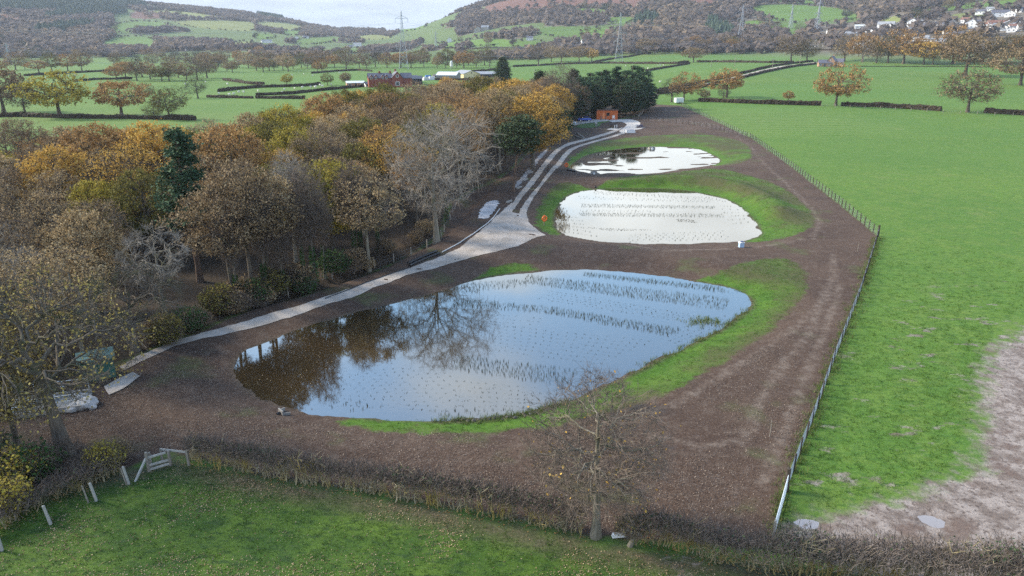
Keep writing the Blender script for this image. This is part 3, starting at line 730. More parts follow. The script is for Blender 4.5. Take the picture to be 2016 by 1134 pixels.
    for i in range(len(C1)):
        Ti = T[l1 == i]
        if len(Ti) == 0: continue
        l2, C2 = kmeans(Ti, k[1], rng)
        for j in range(len(C2)):
            f = rng.uniform(0.28, 1.0); q = f * (kk - 1); a = int(min(q, kk - 2)); w = q - a
            s = P1[i, a] * (1 - w) + P1[i, a + 1] * w; rs = R1[i, a] * (1 - w) + R1[i, a + 1] * w
            c = C2[j]; d = c - s; ln = np.linalg.norm(d); tan = unit(P1[i, min(a + 1, kk - 1)] - P1[i, a])
            m = s + d * 0.4 + tan * ln * 0.28 + np.array([0, 0, up * ln * 0.18]) + rng.normal(size=3) * ln * bend
            S2.append(s); M2.append(m); E2.append(c); rr = min(rs * 0.7, (0.035 + 0.014 * ln) * limb); r2.append(rr)
            Tj = Ti[l2 == j]
            if len(Tj) == 0: continue
            p2 = bez(s[None], m[None], c[None], 7)[0]
            l3, C3 = kmeans(Tj, k[2], rng, 4)
            for g in range(len(C3)):
                f = rng.uniform(0.25, 1.0); q = f * 6; a = int(min(q, 5)); w = q - a
                s3 = p2[a] * (1 - w) + p2[a + 1] * w; c3 = C3[g]; d = c3 - s3; ln = np.linalg.norm(d); tan = unit(p2[a + 1] - p2[a])
                m3 = s3 + d * 0.4 + tan * ln * 0.25 + rng.normal(size=3) * ln * bend
                S3.append(s3); M3.append(m3); E3.append(c3); r3.append(min(rr * 0.62, 0.05))
                Tg = Tj[l3 == g]; nn = len(Tg)
                if nn == 0: continue
                ff = rng.uniform(0.15, 1.0, nn)[:, None]
                st = s3 * (1 - ff) ** 2 + 2 * m3 * ff * (1 - ff) + c3 * ff ** 2
                TS.append(st); TE.append(Tg); TM.append(st + (Tg - st) * 0.5 + rng.normal(size=(nn, 3)) * 0.14)
    P2 = bez(np.array(S2), np.array(M2), np.array(E2), 7); P2[:, 1:-1] += rng.normal(size=(len(S2), 5, 3)) * 0.07
    R2 = np.array(r2)[:, None] * (1 - 0.6 * np.linspace(0, 1, 7))[None]
    V, F = tubes(P2, R2, sides[2]); wood.add(V, F)
    P3 = bez(np.array(S3), np.array(M3), np.array(E3), 5); P3[:, 1:-1] += rng.normal(size=(len(S3), 3, 3)) * 0.05
    R3 = np.array(r3)[:, None] * (1 - 0.55 * np.linspace(0, 1, 5))[None]
    V, F = tubes(P3, R3, 3); twig.add(V, F)
    TS, TM, TE = np.concatenate(TS), np.concatenate(TM), np.concatenate(TE)
    P4 = bez(TS, TM, TE, 3)
    V, F = tubes(P4, np.repeat([[twig_r, twig_r * 0.8, twig_r * 0.45]], len(TS), 0), 3); twig.add(V, F)
    if sprays:
        ns = len(TS) * sprays; id_ = np.repeat(np.arange(len(TS)), sprays); f = rng.uniform(0.3, 1, (ns, 1))
        st = TS[id_] * (1 - f) ** 2 + 2 * TM[id_] * f * (1 - f) + TE[id_] * f ** 2
        out = unit(TE[id_] - TS[id_]) * 0.9 + rng.normal(size=(ns, 3)) * 0.55 + np.array([0, 0, 0.25]); out = unit(out) * spray_len * rng.uniform(0.5, 1.2, (ns, 1))
        PP = np.stack([st, st + out], 1)
        V, F = tubes(PP, np.repeat([[twig_r * 0.7, twig_r * 0.25]], ns, 0), 3); twig.add(V, F)
    res = {'wood': wood.get(), 'twig': twig.get(), 'T': TE}
    if leaves > 0:
        n = int(len(TE) * leaves)
        id_ = rng.integers(0, len(TE), n) if leaves < 1 else np.repeat(np.arange(len(TE)), int(leaves))
        C = TE[id_] + rng.normal(size=(len(id_), 3)) * spread * [1, 1, zsp or (0.7 if env != 'plates' else 0.35)]
        V, F = leaf_quads(C, leaf, rng, flat); lr = np.clip(rng.random(len(C)) * 0.7 + 0.6 * (np.sin(T[id_, 0] * 1.1 + seed) * np.sin(T[id_, 1] * 1.3) * 0.5 + 0.2), 0, 1)
        res['leaf'] = (V, F, lr)
    return res

def bark_mat(name, a, b, moss=None):
    t = NT(name); co = t.objco(); n = t.noise(2.2, 4, vec=co, stretch=(3, 3, 0.6))
    c = t.mix(t.mr(n, 0.3, 0.7), a, b)
    if moss: c = t.mix(t.mr(t.noise(0.6, 3, vec=co), 0.48, 0.66, 0, 0.8), c, moss)
    c = t.mix(t.mr(t.rnd(), 0, 1, 0, 0.35), c, tuple(np.array(a) * 0.7))
    return t.done(t.bsdf(c, 0.95, 0.1, t.bump(n, 0.5, 0.05)))
def leaf_mat(name, cols, trans=0.25, var=0.25):
    """cols: three leaf colours mixed leaf by leaf"""
    t = NT(name); r = t.attr('lr'); c = t.ramp(r, [(0.0, cols[0]), (0.5, cols[1]), (1.0, cols[2])])
    o = t.rnd(); c = t.mix(t.mr(o, 0, 1, 0, var), c, tuple(np.array(cols[0]) * 0.7))
    p = t.bsdf(c, 0.8, 0.12)
    tr = t.n('ShaderNodeBsdfTranslucent'); t.set(tr.inputs[0], c)
    ms = t.n('ShaderNodeMixShader'); ms.inputs[0].default_value = trans
    t.nt.links.new(p.outputs[0], ms.inputs[1]); t.nt.links.new(tr.outputs[0], ms.inputs[2])
    return t.done(ms.outputs[0])
BARK = {
 'oak': bark_mat('oak_bark', (0.085, 0.070, 0.055), (0.155, 0.135, 0.110), (0.075, 0.085, 0.040)),
 'grey': bark_mat('pale_grey_bark', (0.17, 0.15, 0.115), (0.28, 0.25, 0.20), (0.13, 0.13, 0.065)),
 'dark': bark_mat('dark_twigs', (0.050, 0.040, 0.032), (0.090, 0.074, 0.058)),
 'purple': bark_mat('purple_brown_twigs', (0.105, 0.082, 0.066), (0.175, 0.140, 0.112)),
 'ashtwig': bark_mat('grey_twigs', (0.20, 0.175, 0.145), (0.32, 0.285, 0.24)),
 'pine': bark_mat('pine_bark', (0.105, 0.070, 0.052), (0.175, 0.125, 0.095)),
}
LEAF = {
 'gold': leaf_mat('golden_leaves', [(0.33, 0.185, 0.040), (0.50, 0.310, 0.070), (0.66, 0.460, 0.130)]),
 'orange': leaf_mat('orange_brown_leaves', [(0.210, 0.118, 0.045), (0.350, 0.205, 0.080), (0.500, 0.330, 0.140)]),
 'brown': leaf_mat('dull_brown_leaves', [(0.140, 0.095, 0.052), (0.240, 0.172, 0.096), (0.400, 0.305, 0.180)]),
 'pink': leaf_mat('buff_leaves', [(0.210, 0.145, 0.075), (0.360, 0.265, 0.140), (0.550, 0.430, 0.250)]),
 'olive': leaf_mat('olive_leaves', [(0.085, 0.080, 0.022), (0.150, 0.135, 0.035), (0.240, 0.200, 0.050)]),
 'yellow': leaf_mat('yellow_green_leaves', [(0.180, 0.150, 0.025), (0.330, 0.270, 0.045), (0.480, 0.400, 0.080)]),
 'dim': leaf_mat('dim_yellow_leaves', [(0.150, 0.120, 0.040), (0.260, 0.210, 0.065), (0.430, 0.350, 0.120)]),
 'pine': leaf_mat('pine_needles', [(0.026, 0.056, 0.028), (0.052, 0.098, 0.050), (0.105, 0.160, 0.090)], 0.1),
 'dkgreen': leaf_mat('dark_evergreen', [(0.026, 0.044, 0.020), (0.050, 0.076, 0.036), (0.090, 0.120, 0.060)], 0.1),
 'ivy': leaf_mat('ivy_leaves', [(0.016, 0.040, 0.012), (0.030, 0.075, 0.020), (0.060, 0.120, 0.035)], 0.1),
}
def tree_meshes(key, **kw):
    d = grow_tree(**kw)
    if key.startswith(('pine', 'spruce')):
        nw = len(d['wood'][0]); d['wood'] = (np.concatenate([d['wood'][0], d['twig'][0]]), np.concatenate([d['wood'][1], d['twig'][1] + nw]))
    out = {'trunk': new_mesh(key + '_trunk', d['wood'][0], d['wood'][1], [BARK['oak']], smooth=True)}
    if not key.startswith(('pine', 'spruce')): out['twigs'] = new_mesh(key + '_twigs', d['twig'][0], d['twig'][1], [BARK['dark']])
    if 'leaf' in d:
        V, F, lr = d['leaf']
        out['crown'] = new_mesh(key + '_crown', V, F, [LEAF['brown']], attrs={'lr': ('FACE', lr)})
    out['H'] = kw.get('H', 13)
    return out
def put_tree(kind, name, label, loc, h=None, rot=None, bark='oak', twig='dark', leaf=None, group=None, squash=1.0, sink=0.1, crown_name='crown'):
    """one tree: Empty at its foot with trunk, branches and crown"""
    p = TREE[kind]; s = (h / p['H']) if h else 1.0
    rot = random.uniform(0, 2 * pi) if rot is None else rot
    root = thing(name, label, 'tree', (loc[0], loc[1], loc[2] - sink * s), rot, group, (s * squash, s * squash, s))
    for part, mat in (('trunk', BARK[bark]), ('twigs', BARK[twig]), ('crown', LEAF[leaf] if leaf else None)):
        if part not in p or (part == 'crown' and leaf is None): continue
        o = link({'trunk': 'trunk', 'twigs': 'branches', 'crown': crown_name}[part], p[part], root)
        o.material_slots[0].link = 'OBJECT'; o.material_slots[0].material = mat
    return root
TREE = {}
for i in range(3):   # broad wood-edge oaks in leaf
    TREE[f'oak{i}'] = tree_meshes(f'oak{i}', seed=10 + i, H=13, R=5.2, clear=3.2, n_t=1100, k=(8, 6, 5), leaves=10, leaf=0.27, spread=0.42, lobe_amp=0.4, sprays=1, twig_r=0.024, clump=0.5, nclump=75)
for i in range(3):   # thinly leaved, twiggy trees
    TREE[f'thin{i}'] = tree_meshes(f'thin{i}', seed=20 + i, H=13.5, R=5.0, clear=3.0, n_t=1150, k=(8, 7, 5), leaves=6, leaf=0.21, spread=0.42, sprays=2, spray_len=0.9, twig_r=0.022, lobe_amp=0.36, clump=0.4, nclump=80)
for i in range(2):   # tall bare ash
    TREE[f'ash{i}'] = tree_meshes(f'ash{i}', seed=33 + i, H=17, R=7.2, clear=4.0, n_t=1300, k=(9, 7, 5), env='vase', leaves=0, sprays=3, spray_len=1.2, up=0.9, twig_r=0.024, r0=0.40, limb=0.8, bend=0.2, shell=0.2, lobe_amp=0.4, ttop=0.5)
for i in range(3):   # drawn-up trees of the wood's edge, bare-trunked below
    TREE[f'tall{i}'] = tree_meshes(f'tall{i}', seed=27 + i, H=14, R=4.3, clear=6.2, n_t=900, k=(7, 6, 5), leaves=7, leaf=0.22, spread=0.4, clump=0.5, nclump=55, sprays=1, spray_len=0.9, twig_r=0.022, lobe_amp=0.5, r0=0.26, up=0.8, bend=0.18)
TREE['slim'] = tree_meshes('slim', seed=43, H=14, R=2.8, clear=5, n_t=800, k=(6, 5, 5), env='vase', leaves=0, sprays=3, spray_len=1.0, up=1.1, twig_r=0.024, r0=0.22, shell=0.2)
for i in range(2):   # Scots pine and dense conifer
    TREE[f'pine{i}'] = tree_meshes(f'pine{i}', seed=50 + i, H=15, R=2.4 + i * 1.5, clear=4.6 - i * 3.3, n_t=300 + 380 * i, k=(12, 5, 3), env='cone' if i == 0 else 'dome', leaves=26, leaf=0.30, spread=0.42, zsp=0.4, clump=0.55, nclump=26 + 26 * i, lobe_amp=0.6, sprays=0, flat=0.8, up=0.05, r0=0.26, ttop=0.93, shell=0.25)
TREE['pine2'] = tree_meshes('pine2', seed=58, H=13, R=3.7, clear=6.8, n_t=330, k=(8, 5, 3), env='plates', leaves=28, leaf=0.34, spread=0.55, sprays=0, flat=0.8, up=0.2, r0=0.24, ttop=0.7, shell=0.25, lean=(1.6, 0))
TREE['spruce'] = tree_meshes('spruce', seed=55, H=13, R=2.9, clear=1.0, n_t=520, k=(14, 5, 3), env='cone', leaves=24, leaf=0.36, spread=0.42, sprays=0, flat=0.3, up=-0.2, r0=0.2, ttop=0.97, shell=0.3)
for i in range(4):   # field oaks seen at a distance
    TREE[f'field{i}'] = tree_meshes(f'field{i}', seed=60 + i, H=12, R=7.4, clear=3.0, n_t=460, k=(8, 5, 4), leaves=8, leaf=0.46, spread=0.42, clump=0.35, nclump=60, sprays=1, twig_r=0.035, r0=0.45, lobe_amp=0.6, bend=0.18, up=0.3, sides=(7, 5, 3, 3))
for i in range(3):   # bare or thin field trees
    TREE[f'fbare{i}'] = tree_meshes(f'fbare{i}', seed=70 + i, H=12, R=6.6, clear=2.6, n_t=480, k=(8, 5, 4), leaves=3, leaf=0.42, spread=0.5, sprays=3, spray_len=1.1, twig_r=0.032, r0=0.40, lobe_amp=0.5, bend=0.18, up=0.3, sides=(7, 5, 3, 3))
for i in range(2):   # bushes
    TREE[f'bush{i}'] = tree_meshes(f'bush{i}', seed=80 + i, H=3.2, R=2.0, clear=0.4, n_t=420, k=(7, 5, 4), leaves=4, leaf=0.24, spread=0.25, sprays=3, spray_len=0.6, r0=0.09, twig_r=0.016, up=0.7, ttop=0.3)

# ---- the wood beside the ponds
def wood_front(px): return np.interp(px, [-500, 0, 240, 400, 500, 600, 700, 800, 868, 890, 945, 1000, 1050, 1095], [800, 775, 712, 645, 600, 572, 538, 490, 450, 395, 362, 325, 284, 268])
G_WOOD = 'trees of the wood beside the ponds'
TAKEN = []
def free(x, y, r):
    return all((x - a) ** 2 + (y - b) ** 2 > (0.5 * (r + c)) ** 2 for a, b, c in TAKEN)
def by_top(px, v_top, h, ):
    """foot of a tree of height h whose top shows at this bearing and level"""
    d = ray(px, v_top); k = (h - CAM_H + 0.0) / d[2]
    x, y = d[0] * k, d[1] * k
    return (x, y, gz(x, y))
# trees one can pick out: (bearing, level of top, height, kind, leaf, bark, twig, name, label)
KEY = [
 (850,206,17.5,'ash0',None,'grey','ashtwig','ash_tree','tall bare pale grey ash with many upswept limbs at the wood edge by the track'),
 (560,292,13.5,'slim',None,'grey','ashtwig','ash_tree','slender bare pale forked tree at the wood edge among shrubs'),
 (395,238,17.0,'pine0','pine','pine','pine','scots_pine','tall dark green pine with bare pinkish trunk in front of golden trees'),
 (1010,228,13.0,'pine2','dkgreen','pine','pine','scots_pine','dark spreading pine leaning out of the wood edge by the upper track'),
 (560,208,14.0,'oak0','yellow','oak','oak','oak_tree','broad oak with bright yellow green leaves at the back of the wood'),
 (300,240,14.0,'oak1','gold','oak','oak','oak_tree','golden orange oak at the back of the wood left of the tall pine'),
 (180,246,13.5,'oak2','orange','oak','oak','oak_tree','orange brown oak at the back of the wood beside the golden one'),
 (440,250,13.5,'oak2','orange','oak','oak','oak_tree','russet oak right behind the tall dark pine'),
 (100,290,12.0,'oak0','gold','oak','oak','larch_tree','small amber yellow tree glowing among bare grey crowns'),
 (235,282,13.0,'thin1','gold','oak','dark','oak_tree','half bare golden oak below the golden orange one'),
 (760,166,15.5,'oak1','olive','oak','oak','oak_tree','big domed olive green oak in front of the red farmhouse'),
 (690,196,14.5,'thin0','pink','oak','purple','oak_tree','grey twiggy crown left of the domed olive oak'),
 (640,186,14.0,'oak2','orange','oak','oak','oak_tree','small orange topped oak by the hedge behind the wood'),
 (1000,158,15.5,'oak1','gold','oak','oak','oak_tree','large golden brown oak at the far right end of the wood'),
 (945,150,15.5,'oak0','olive','oak','oak','oak_tree','olive brown oak left of the large golden brown one'),
 (1050,185,15.0,'oak2','gold','oak','oak','oak_tree','yellow brown oak on the wood corner above the upper track'),
 (900,172,15.0,'thin2','orange','oak','purple','oak_tree','russet thin crowned oak in the middle of the far wood'),
 (640,318,11.5,'oak2','yellow','oak','oak','oak_tree','yellow green oak low on the wood edge with leaves to the ground'),
]
for px, vt, h, kind, leaf, bark, twig, nm, lab in KEY:
    p = by_top(px, vt, h) if kind != 'pine0' else at(395, 556)
    put_tree(kind, nm, lab, p, h * (1.05 if kind.startswith('oak') else 1.0), None, bark, twig, leaf, G_WOOD)
    TAKEN.append((p[0], p[1], 9.0 if kind in ('pine0', 'ash0', 'slim', 'pine2') else 6.0))
# fill the rest of the wood
for px, py, h, kd, lf, lab in [(462,606,13.0,'tall1','brown','high crowned brown oak on the wood edge above the narrow end of the first pond'), (500,592,14.0,'tall2','brown','tall dull brown oak on the wood edge facing the dark end of the pond'), (532,578,13,'tall0','pink','tall buff crowned oak on the wood edge left of the slender bare tree')]:
    p = at(px, py - 8); put_tree(kd, 'oak_tree', lab, p, h, None, 'oak', 'dark', lf, G_WOOD); TAKEN.append((p[0], p[1], 5.0))
PALETTE = [('thin', 'brown', 'purple', 16), ('thin', 'pink', 'purple', 26), ('oak', 'brown', 'dark', 6), ('oak', 'orange', 'dark', 8), ('oak', 'pink', 'dark', 16), ('oak', 'olive', 'dark', 14), ('oak', 'yellow', 'dark', 8), ('thin', 'orange', 'purple', 12), ('thin', None, 'purple', 7), ('oak', 'gold', 'dark', 12)]
FILL_LABEL = {('thin', 'brown'): 'half bare oak with dull brown leaves in the wood', ('thin', 'pink'): 'twiggy grey oak with sparse buff leaves in the wood', ('oak', 'brown'): 'full crowned dull brown oak in the wood',
 ('oak', 'orange'): 'full crowned orange brown oak inside the wood', ('oak', 'pink'): 'full crowned buff leaved oak in the wood', ('oak', 'olive'): 'full crowned olive leaved oak inside the wood', ('thin', 'orange'): 'half bare oak with rusty leaves in the wood',
 ('thin', None): 'leafless purple grey twiggy tree in the wood', ('oak', 'yellow'): 'full crowned yellow green oak in the wood', ('oak', 'gold'): 'full crowned golden oak in the wood'}
wts = np.array([p[3] for p in PALETTE], float); wts /= wts.sum()
WIN = smooth_poly(np.array(hits([(-330,800),(-80,800),(60,770),(160,742),(240,716),(300,688),(400,646),(500,600),(600,574),(700,538),(800,494),(862,454),(884,396),(940,364),(995,330),(1046,286),(1088,268),(1110,250),(1096,236),(1060,224),(900,232),(760,262),(640,300),(520,350),(380,372),(200,380),(0,380),(-330,390)])), 0)
rng = np.random.default_rng(3)
FRONT = hits([(380,655),(500,600),(700,538),(862,454),(884,396),(940,364),(1046,286)])
lo_, hi_ = WIN.min(0), WIN.max(0)
n_fill = 0
for _ in range(6000):
    x, y = lo_ + rng.random(2) * (hi_ - lo_)
    if not inside(np.array([x]), np.array([y]), WIN)[0]: continue
    if abs(x) > 0.86 * y + 14: continue
    front = seg_dist(np.array([x]), np.array([y]), FRONT, False)[0]
    if not free(x, y, 5.6): continue
    if 345 < 1008 + x / y * KA < 452 and y < 71: continue
    TAKEN.append((x, y, 5.6))
    kd, lf, tw, _w = PALETTE[rng.choice(len(PALETTE), p=wts)]
    if y < 80:
        kd, lf, tw = [('thin', 'pink', 'ashtwig'), ('thin', None, 'ashtwig'), ('thin', 'brown', 'purple'), ('thin', 'pink', 'purple'), ('oak', 'pink', 'dark')][rng.integers(5)]
    h = rng.uniform(9.8, 12.8) * (0.90 + 0.18 * (y > 105) + 0.08 * (y > 140))
    place = (' on the wood edge above the lower track' if y < 100 else ' on the wood edge beside the upper track') if front < 11 else (' in the wood near the massive oak' if y < 66 else (' at the back by the yellow oak' if y > 92 and x < -35 else (' in the wood towards the farmhouse' if y > 130 else ' in the depth of the wood')))
    ppx = 1008 + x / y * KA
    if 350 < ppx < 440 and y < 78: h = min(h, 8.5)
    if front < 11: kd2, h = 'tall', h * 1.08
    else: kd2 = kd
    put_tree(f'{kd2}{rng.integers(3)}', 'oak_tree', FILL_LABEL[(kd, lf)].replace(' inside the wood', '').replace(' deep inside the wood', '').replace(' in the wood', '') + place, (x, y, gz(x, y)), h, None, 'grey' if rng.random() < 0.45 else 'oak', tw, lf, G_WOOD, rng.uniform(0.85, 1.1))
    n_fill += 1
print('fill trees', n_fill)
# tall ivy-clad trunks and shrubs along the wood's front edge
def ivy_mesh(seed, h=6.0, r=0.35):
    g = np.random.default_rng(seed); n = 700
    z = g.random(n) ** 0.8 * h; a = g.random(n) * 2 * pi; rr = r * (0.6 + 0.8 * g.random(n)) * (1.15 - 0.6 * z / h)
    V, F = leaf_quads(np.stack([np.cos(a) * rr, np.sin(a) * rr, z], 1), 0.20, g)
    return new_mesh('ivy', V, F, [LEAF['ivy']], attrs={'lr': ('FACE', g.random(n))})
IVY = [ivy_mesh(1), ivy_mesh(2, 4.5, 0.45)]
def pole_mesh(seed, h=11):
    g = np.random.default_rng(seed); P = np.stack([np.cumsum(g.normal(size=9)) * 0.07, np.cumsum(g.normal(size=9)) * 0.07, np.linspace(-0.2, h, 9)], 1)
    m = MB(); m.tube(P, np.linspace(0.19, 0.06, 9), 7); return m.mesh('trunk', BARK['grey'], True)
for i, (px, py, h) in enumerate([(700,520,11),(712,512,10),(600,560,9),(525,585,11),(640,548,8),(620,556,12),(745,500,9),(470,600,10),(880,440,9),(560,575,7)]):
    p = at(px, py)
    root = put_tree('slim', 'ivy_clad_tree', 'slim bare tree with its trunk wrapped in dark green ivy at the wood edge', p, h + 1.5, None, 'oak', 'purple', None, 'ivy clad trees at the wood edge', 0.9)
    link('ivy', IVY[i % 2], root)
for i in range(24):
    px = rng.uniform(250, 880); py = wood_front(px) + rng.uniform(-6, 8) - 4
    p = at(px, py); lf = ['brown', 'pink', None, 'ivy', 'brown', None, 'olive'][i % 7]
    lab = {'brown': 'low twiggy shrub with dull brown leaves at the wood edge', 'pink': 'low shrub with pale buff leaves at the wood edge', None: 'leafless grey brown shrub at the wood edge', 'ivy': 'dark evergreen shrub at the wood edge', 'olive': 'olive leaved shrub at the wood edge'}[lf]
    o = put_tree(f'bush{i % 2}', 'shrub', lab, p, rng.uniform(1.4, 2.6), None, 'dark', 'purple', lf, 'shrubs at the wood edge', sink=0.02); o['category'] = 'shrub'
for i, (px, dv) in enumerate([(432,14),(452,10),(474,14),(496,9),(518,13),(540,10),(562,14),(590,10),(660,12),(730,12)]):
    o = put_tree(f'bush{i % 2}', 'shrub', {'olive': 'tall olive', None: 'tall leafless', 'brown': 'tall brown', 'ivy': 'tall dark evergreen'}[['olive', None, 'brown', 'ivy', None][i % 5]] + ' understorey shrub under the drawn up trees of the wood edge', at(px, wood_front(px) - dv), 2.8, None, 'dark', 'dark', ['olive', None, 'brown', 'ivy', None][i % 5], 'understorey shrubs of the wood edge', sink=0.02); o['category'] = 'shrub'
# the pines by the cabin
for i, (px, v0, vt, kd, lf, lab) in enumerate([(1150,232,150,'pine1','dkgreen','dark pine standing behind the orange cabin'), (1180,226,145,'pine1','pine','dark pine standing behind the orange cabin'), (1210,224,140,'pine0','pine','dark pine standing behind the orange cabin'), (1240,222,134,'pine1','pine','dark pine standing behind the orange cabin'),
  (1262,216,140,'pine1','pine','dark pine standing behind the orange cabin'), (1228,216,146,'pine1','dkgreen','dark pine standing behind the orange cabin'), (1190,216,148,'spruce','dkgreen','narrow dark spruce standing among the pines behind the cabin'), (1128,224,148,'spruce','dkgreen','narrow dark spruce standing among the pines behind the cabin'),
  (1272,212,160,'pine1','dkgreen','dark pine standing behind the orange cabin'), (1062,225,152,'spruce','dkgreen','narrow dark spruce standing among the pines behind the cabin'), (990,178,120,'spruce','dkgreen','dark green spruce standing alone in front of the pale barns'), (1160,214,142,'pine1','pine','dark pine standing behind the orange cabin'), (1220,231,160,'pine1','dkgreen','lower dark pine standing right behind the cabin roof'), (1248,228,158,'pine1','pine','grey green pine with branches to the ground right of the cabin'), (1120,242,166,'pine1','dkgreen','dark pine at the left edge of the car park by the tall timber pole'), (1138,236,150,'pine1','pine','grey green pine behind the tall timber pole'), (1170,232,165,'pine1','dkgreen','lower dark pine standing between the blue car and the cabin'), (1270,221,165,'pine1','pine','grey green pine beside the pale post fence')]):
    p = at(px, v0); h = (v0 - vt) / 1400 * math.hypot(p[0], p[1]) * random.uniform(0.97, 1.12)
    put_tree(kd, 'spruce_tree' if kd == 'spruce' else 'pine_tree', lab, p, h, None, 'pine', 'pine', lf, 'pines behind the cabin', random.uniform(1.05, 1.3))
for i, (px, v0, vt, kd, lf) in enumerate([(1085,250,150,'thin0',None), (1100,246,140,'ash1',None), (1140,238,170,'thin1','brown'), (1112,240,165,'thin2',None), (1075,262,200,'thin1','brown'), (1092,270,215,'bush0','ivy'), (1070,285,232,'pine1','dkgreen')]):
    p = at(px, v0); h = (v0 - vt) / 1400 * math.hypot(p[0], p[1]) * 1.03
    put_tree(kd, 'bare_tree' if lf is None else 'tree', {None: 'leafless grey tree between the wood and the cabin', 'brown': 'thin brown leaved tree between the wood and the cabin', 'ivy': 'dark ivy covered tree by the upper track fence', 'dkgreen': 'dark evergreen beside the upper track fence'}[lf], p, h, None, 'oak', 'purple', lf, 'trees between the wood and the cabin')

# ================================================================== COUNTRYSIDE: field trees, hedges, far woods
def tree_px(px, vb, vt, kind, name, label, leaf, bark='oak', twig='dark', group=None, squash=None, rot=None):
    p = at(px, vb); D = math.hypot(math.hypot(p[0], p[1]), CAM_H - p[2])
    h = (vb - vt) / 1400 * D * 0.98
    return put_tree(kind, name, label, p, h, rot, bark, twig, leaf, group, squash or 1.0)
G_FO = 'single oaks standing in the pastures'
for a in [
 (8,222,145,'field1','oak_tree','brown oak beside the yellow oak behind the wood','brown'), (118,231,155,'field0','oak_tree','broad yellow oak with a pale trunk behind the wood','yellow'),
 (240,228,163,'field2','oak_tree','broad rust coloured oak on the hedge behind the wood','orange'), (335,236,178,'fbare0','oak_tree','thin greenish brown oak on the hedge right of the rust coloured one','olive'), (305,235,205,'fbare1','oak_tree','small thin tree between the rust oak and the greenish oak','olive'),
 (390,194,154,'fbare2','ash_tree','leafless pale grey tree by the hedge junction in the left pastures',None), (50,224,170,'fbare1','oak_tree','dark brown tree half hidden by the yellow oak','brown'), (285,200,168,'fbare0','oak_tree','brown thin tree behind the rust coloured oak','brown'),
 (1430,192,137,'field1','oak_tree','orange brown oak beside the farm road','orange'), (1346,198,151,'field3','oak_tree','rusty oak left of the small bare tree by the road','orange'), (1322,201,156,'fbare1','oak_tree','dark bare oak touching the rusty oak by the road',None),
 (1387,197,176,'field0','hawthorn_tree','small pale pinkish hawthorn on the lane hedge','pink'), (1424,196,170,'fbare2','ash_tree','small bare grey tree in front of the orange brown oak',None), (1365,123,93,'field2','oak_tree','round brown oak on the long hedge across the middle fields','brown'),
 (1645,208,142,'field3','oak_tree','lopsided orange oak with one arm reaching sideways in a hedge gap','orange'), (1552,200,180,'field0','hawthorn_tree','very small rusty tree above the trimmed hedge','orange'), (1905,221,151,'fbare0','oak_tree','wide mushroom shaped brown oak with a pale trunk by the hedge gap','brown'),
 (1900,150,75,'field1','oak_tree','tall brown oak in the middle of the rising field','brown'), (2008,168,103,'field2','oak_tree','spreading brown oak near the corner of the rising field','brown'),
 (555+10,168,147,'field0','oak_tree','small yellow brown tree by the sheep pasture hedge','yellow'), (645,168,148,'field3','oak_tree','small green brown tree left of the brick outbuilding','olive'), (680,161,145,'bush0','thorn_bush','grey thorn bush beside the brick outbuilding','brown'),
 (1060,130,88,'fbare1','oak_tree','dark bare tree left of the golden field trees',None), (1105,122,92,'field1','oak_tree','brown tree in the clump beyond the pines','brown'), (1140,122,90,'field2','oak_tree','tall brown tree in the clump beyond the pines','brown'), (1165,121,96,'field0','oak_tree','golden tree at the end of the clump beyond the pines','gold'), (1085,122,95,'field3','oak_tree','grey brown tree in the clump beyond the pines','pink'),
 (1265,104,77,'field0','oak_tree','brown oak in the hedge right of the second pylon','brown'), (1290,102,80,'field3','oak_tree','brown oak beside its twin right of the second pylon','brown')]:
    px, vb, vt, kd, nm, lab, lf = a
    tree_px(px, vb, vt, kd, nm, lab, lf, group=G_FO, squash=1.18 if px in (240, 118, 1905) else 1.0)
G_ROW = 'row of trees above the rising field'
for i, (px, vb, vt, kd, lf) in enumerate([(1557,122,74,'fbare0','brown'), (1588,122,84,'fbare1','olive'), (1662,121,77,'fbare2','pink'), (1697,122,72,'field1','orange'), (1725,124,84,'fbare1','brown'), (1748,124,76,'fbare0','olive'), (1778,126,68,'field0','orange'), (1818,127,85,'field2','gold'), (1836,128,96,'fbare1','olive'), (1875,126,72,'field3','orange'), (1962,128,78,'fbare2',None), (1980,128,80,'fbare0','olive'), (2014,127,80,'field1','orange'), (1935,124,96,'fbare1','brown'), (2060,130,75,'field0','brown'), (2110,130,75,'field2','orange')]):
    lab = {'brown': 'dull brown tree', 'olive': 'thin olive brown tree', 'pink': 'greyish buff tree', 'orange': 'orange brown tree', 'gold': 'golden tree', None: 'leafless tree'}[lf] + ' in the row along the top fence of the rising field'
    tree_px(px, vb, vt, kd, 'oak_tree', lab, lf, group=G_ROW)
# belts of trees between the fields
G_BELT = 'trees in the belts between the far fields'
rb = np.random.default_rng(12)
def belt(px0, px1, vb0, vb1, hgt, step, cols, place):
    px = px0
    while px < px1:
        vb = rb.uniform(vb0, vb1); h = hgt * rb.uniform(0.75, 1.2); lf = cols[rb.integers(len(cols))]
        kd = (f'fbare{rb.integers(3)}' if (lf is None or rb.random() < 0.45) else f'field{rb.integers(4)}')
        p = at(px, vb)
        lab = {'brown': 'dull brown', 'olive': 'olive brown', 'pink': 'buff grey', 'orange': 'rusty orange', 'gold': 'golden', 'yellow': 'yellowish', None: 'leafless grey', 'dkgreen': 'dark evergreen'}[lf] + ' tree ' + place
        put_tree(kd, 'tree', lab, p, h, None, 'oak', 'purple' if rb.random() < 0.5 else 'dark', lf, G_BELT, rb.uniform(0.85, 1.15))
        px += step * rb.uniform(0.6, 1.4)
B = ['brown', 'brown', 'pink', 'olive', None, 'orange', 'brown']
belt(620, 965, 131, 136, 15, 20, B, 'in the belt behind the farm and pylon')
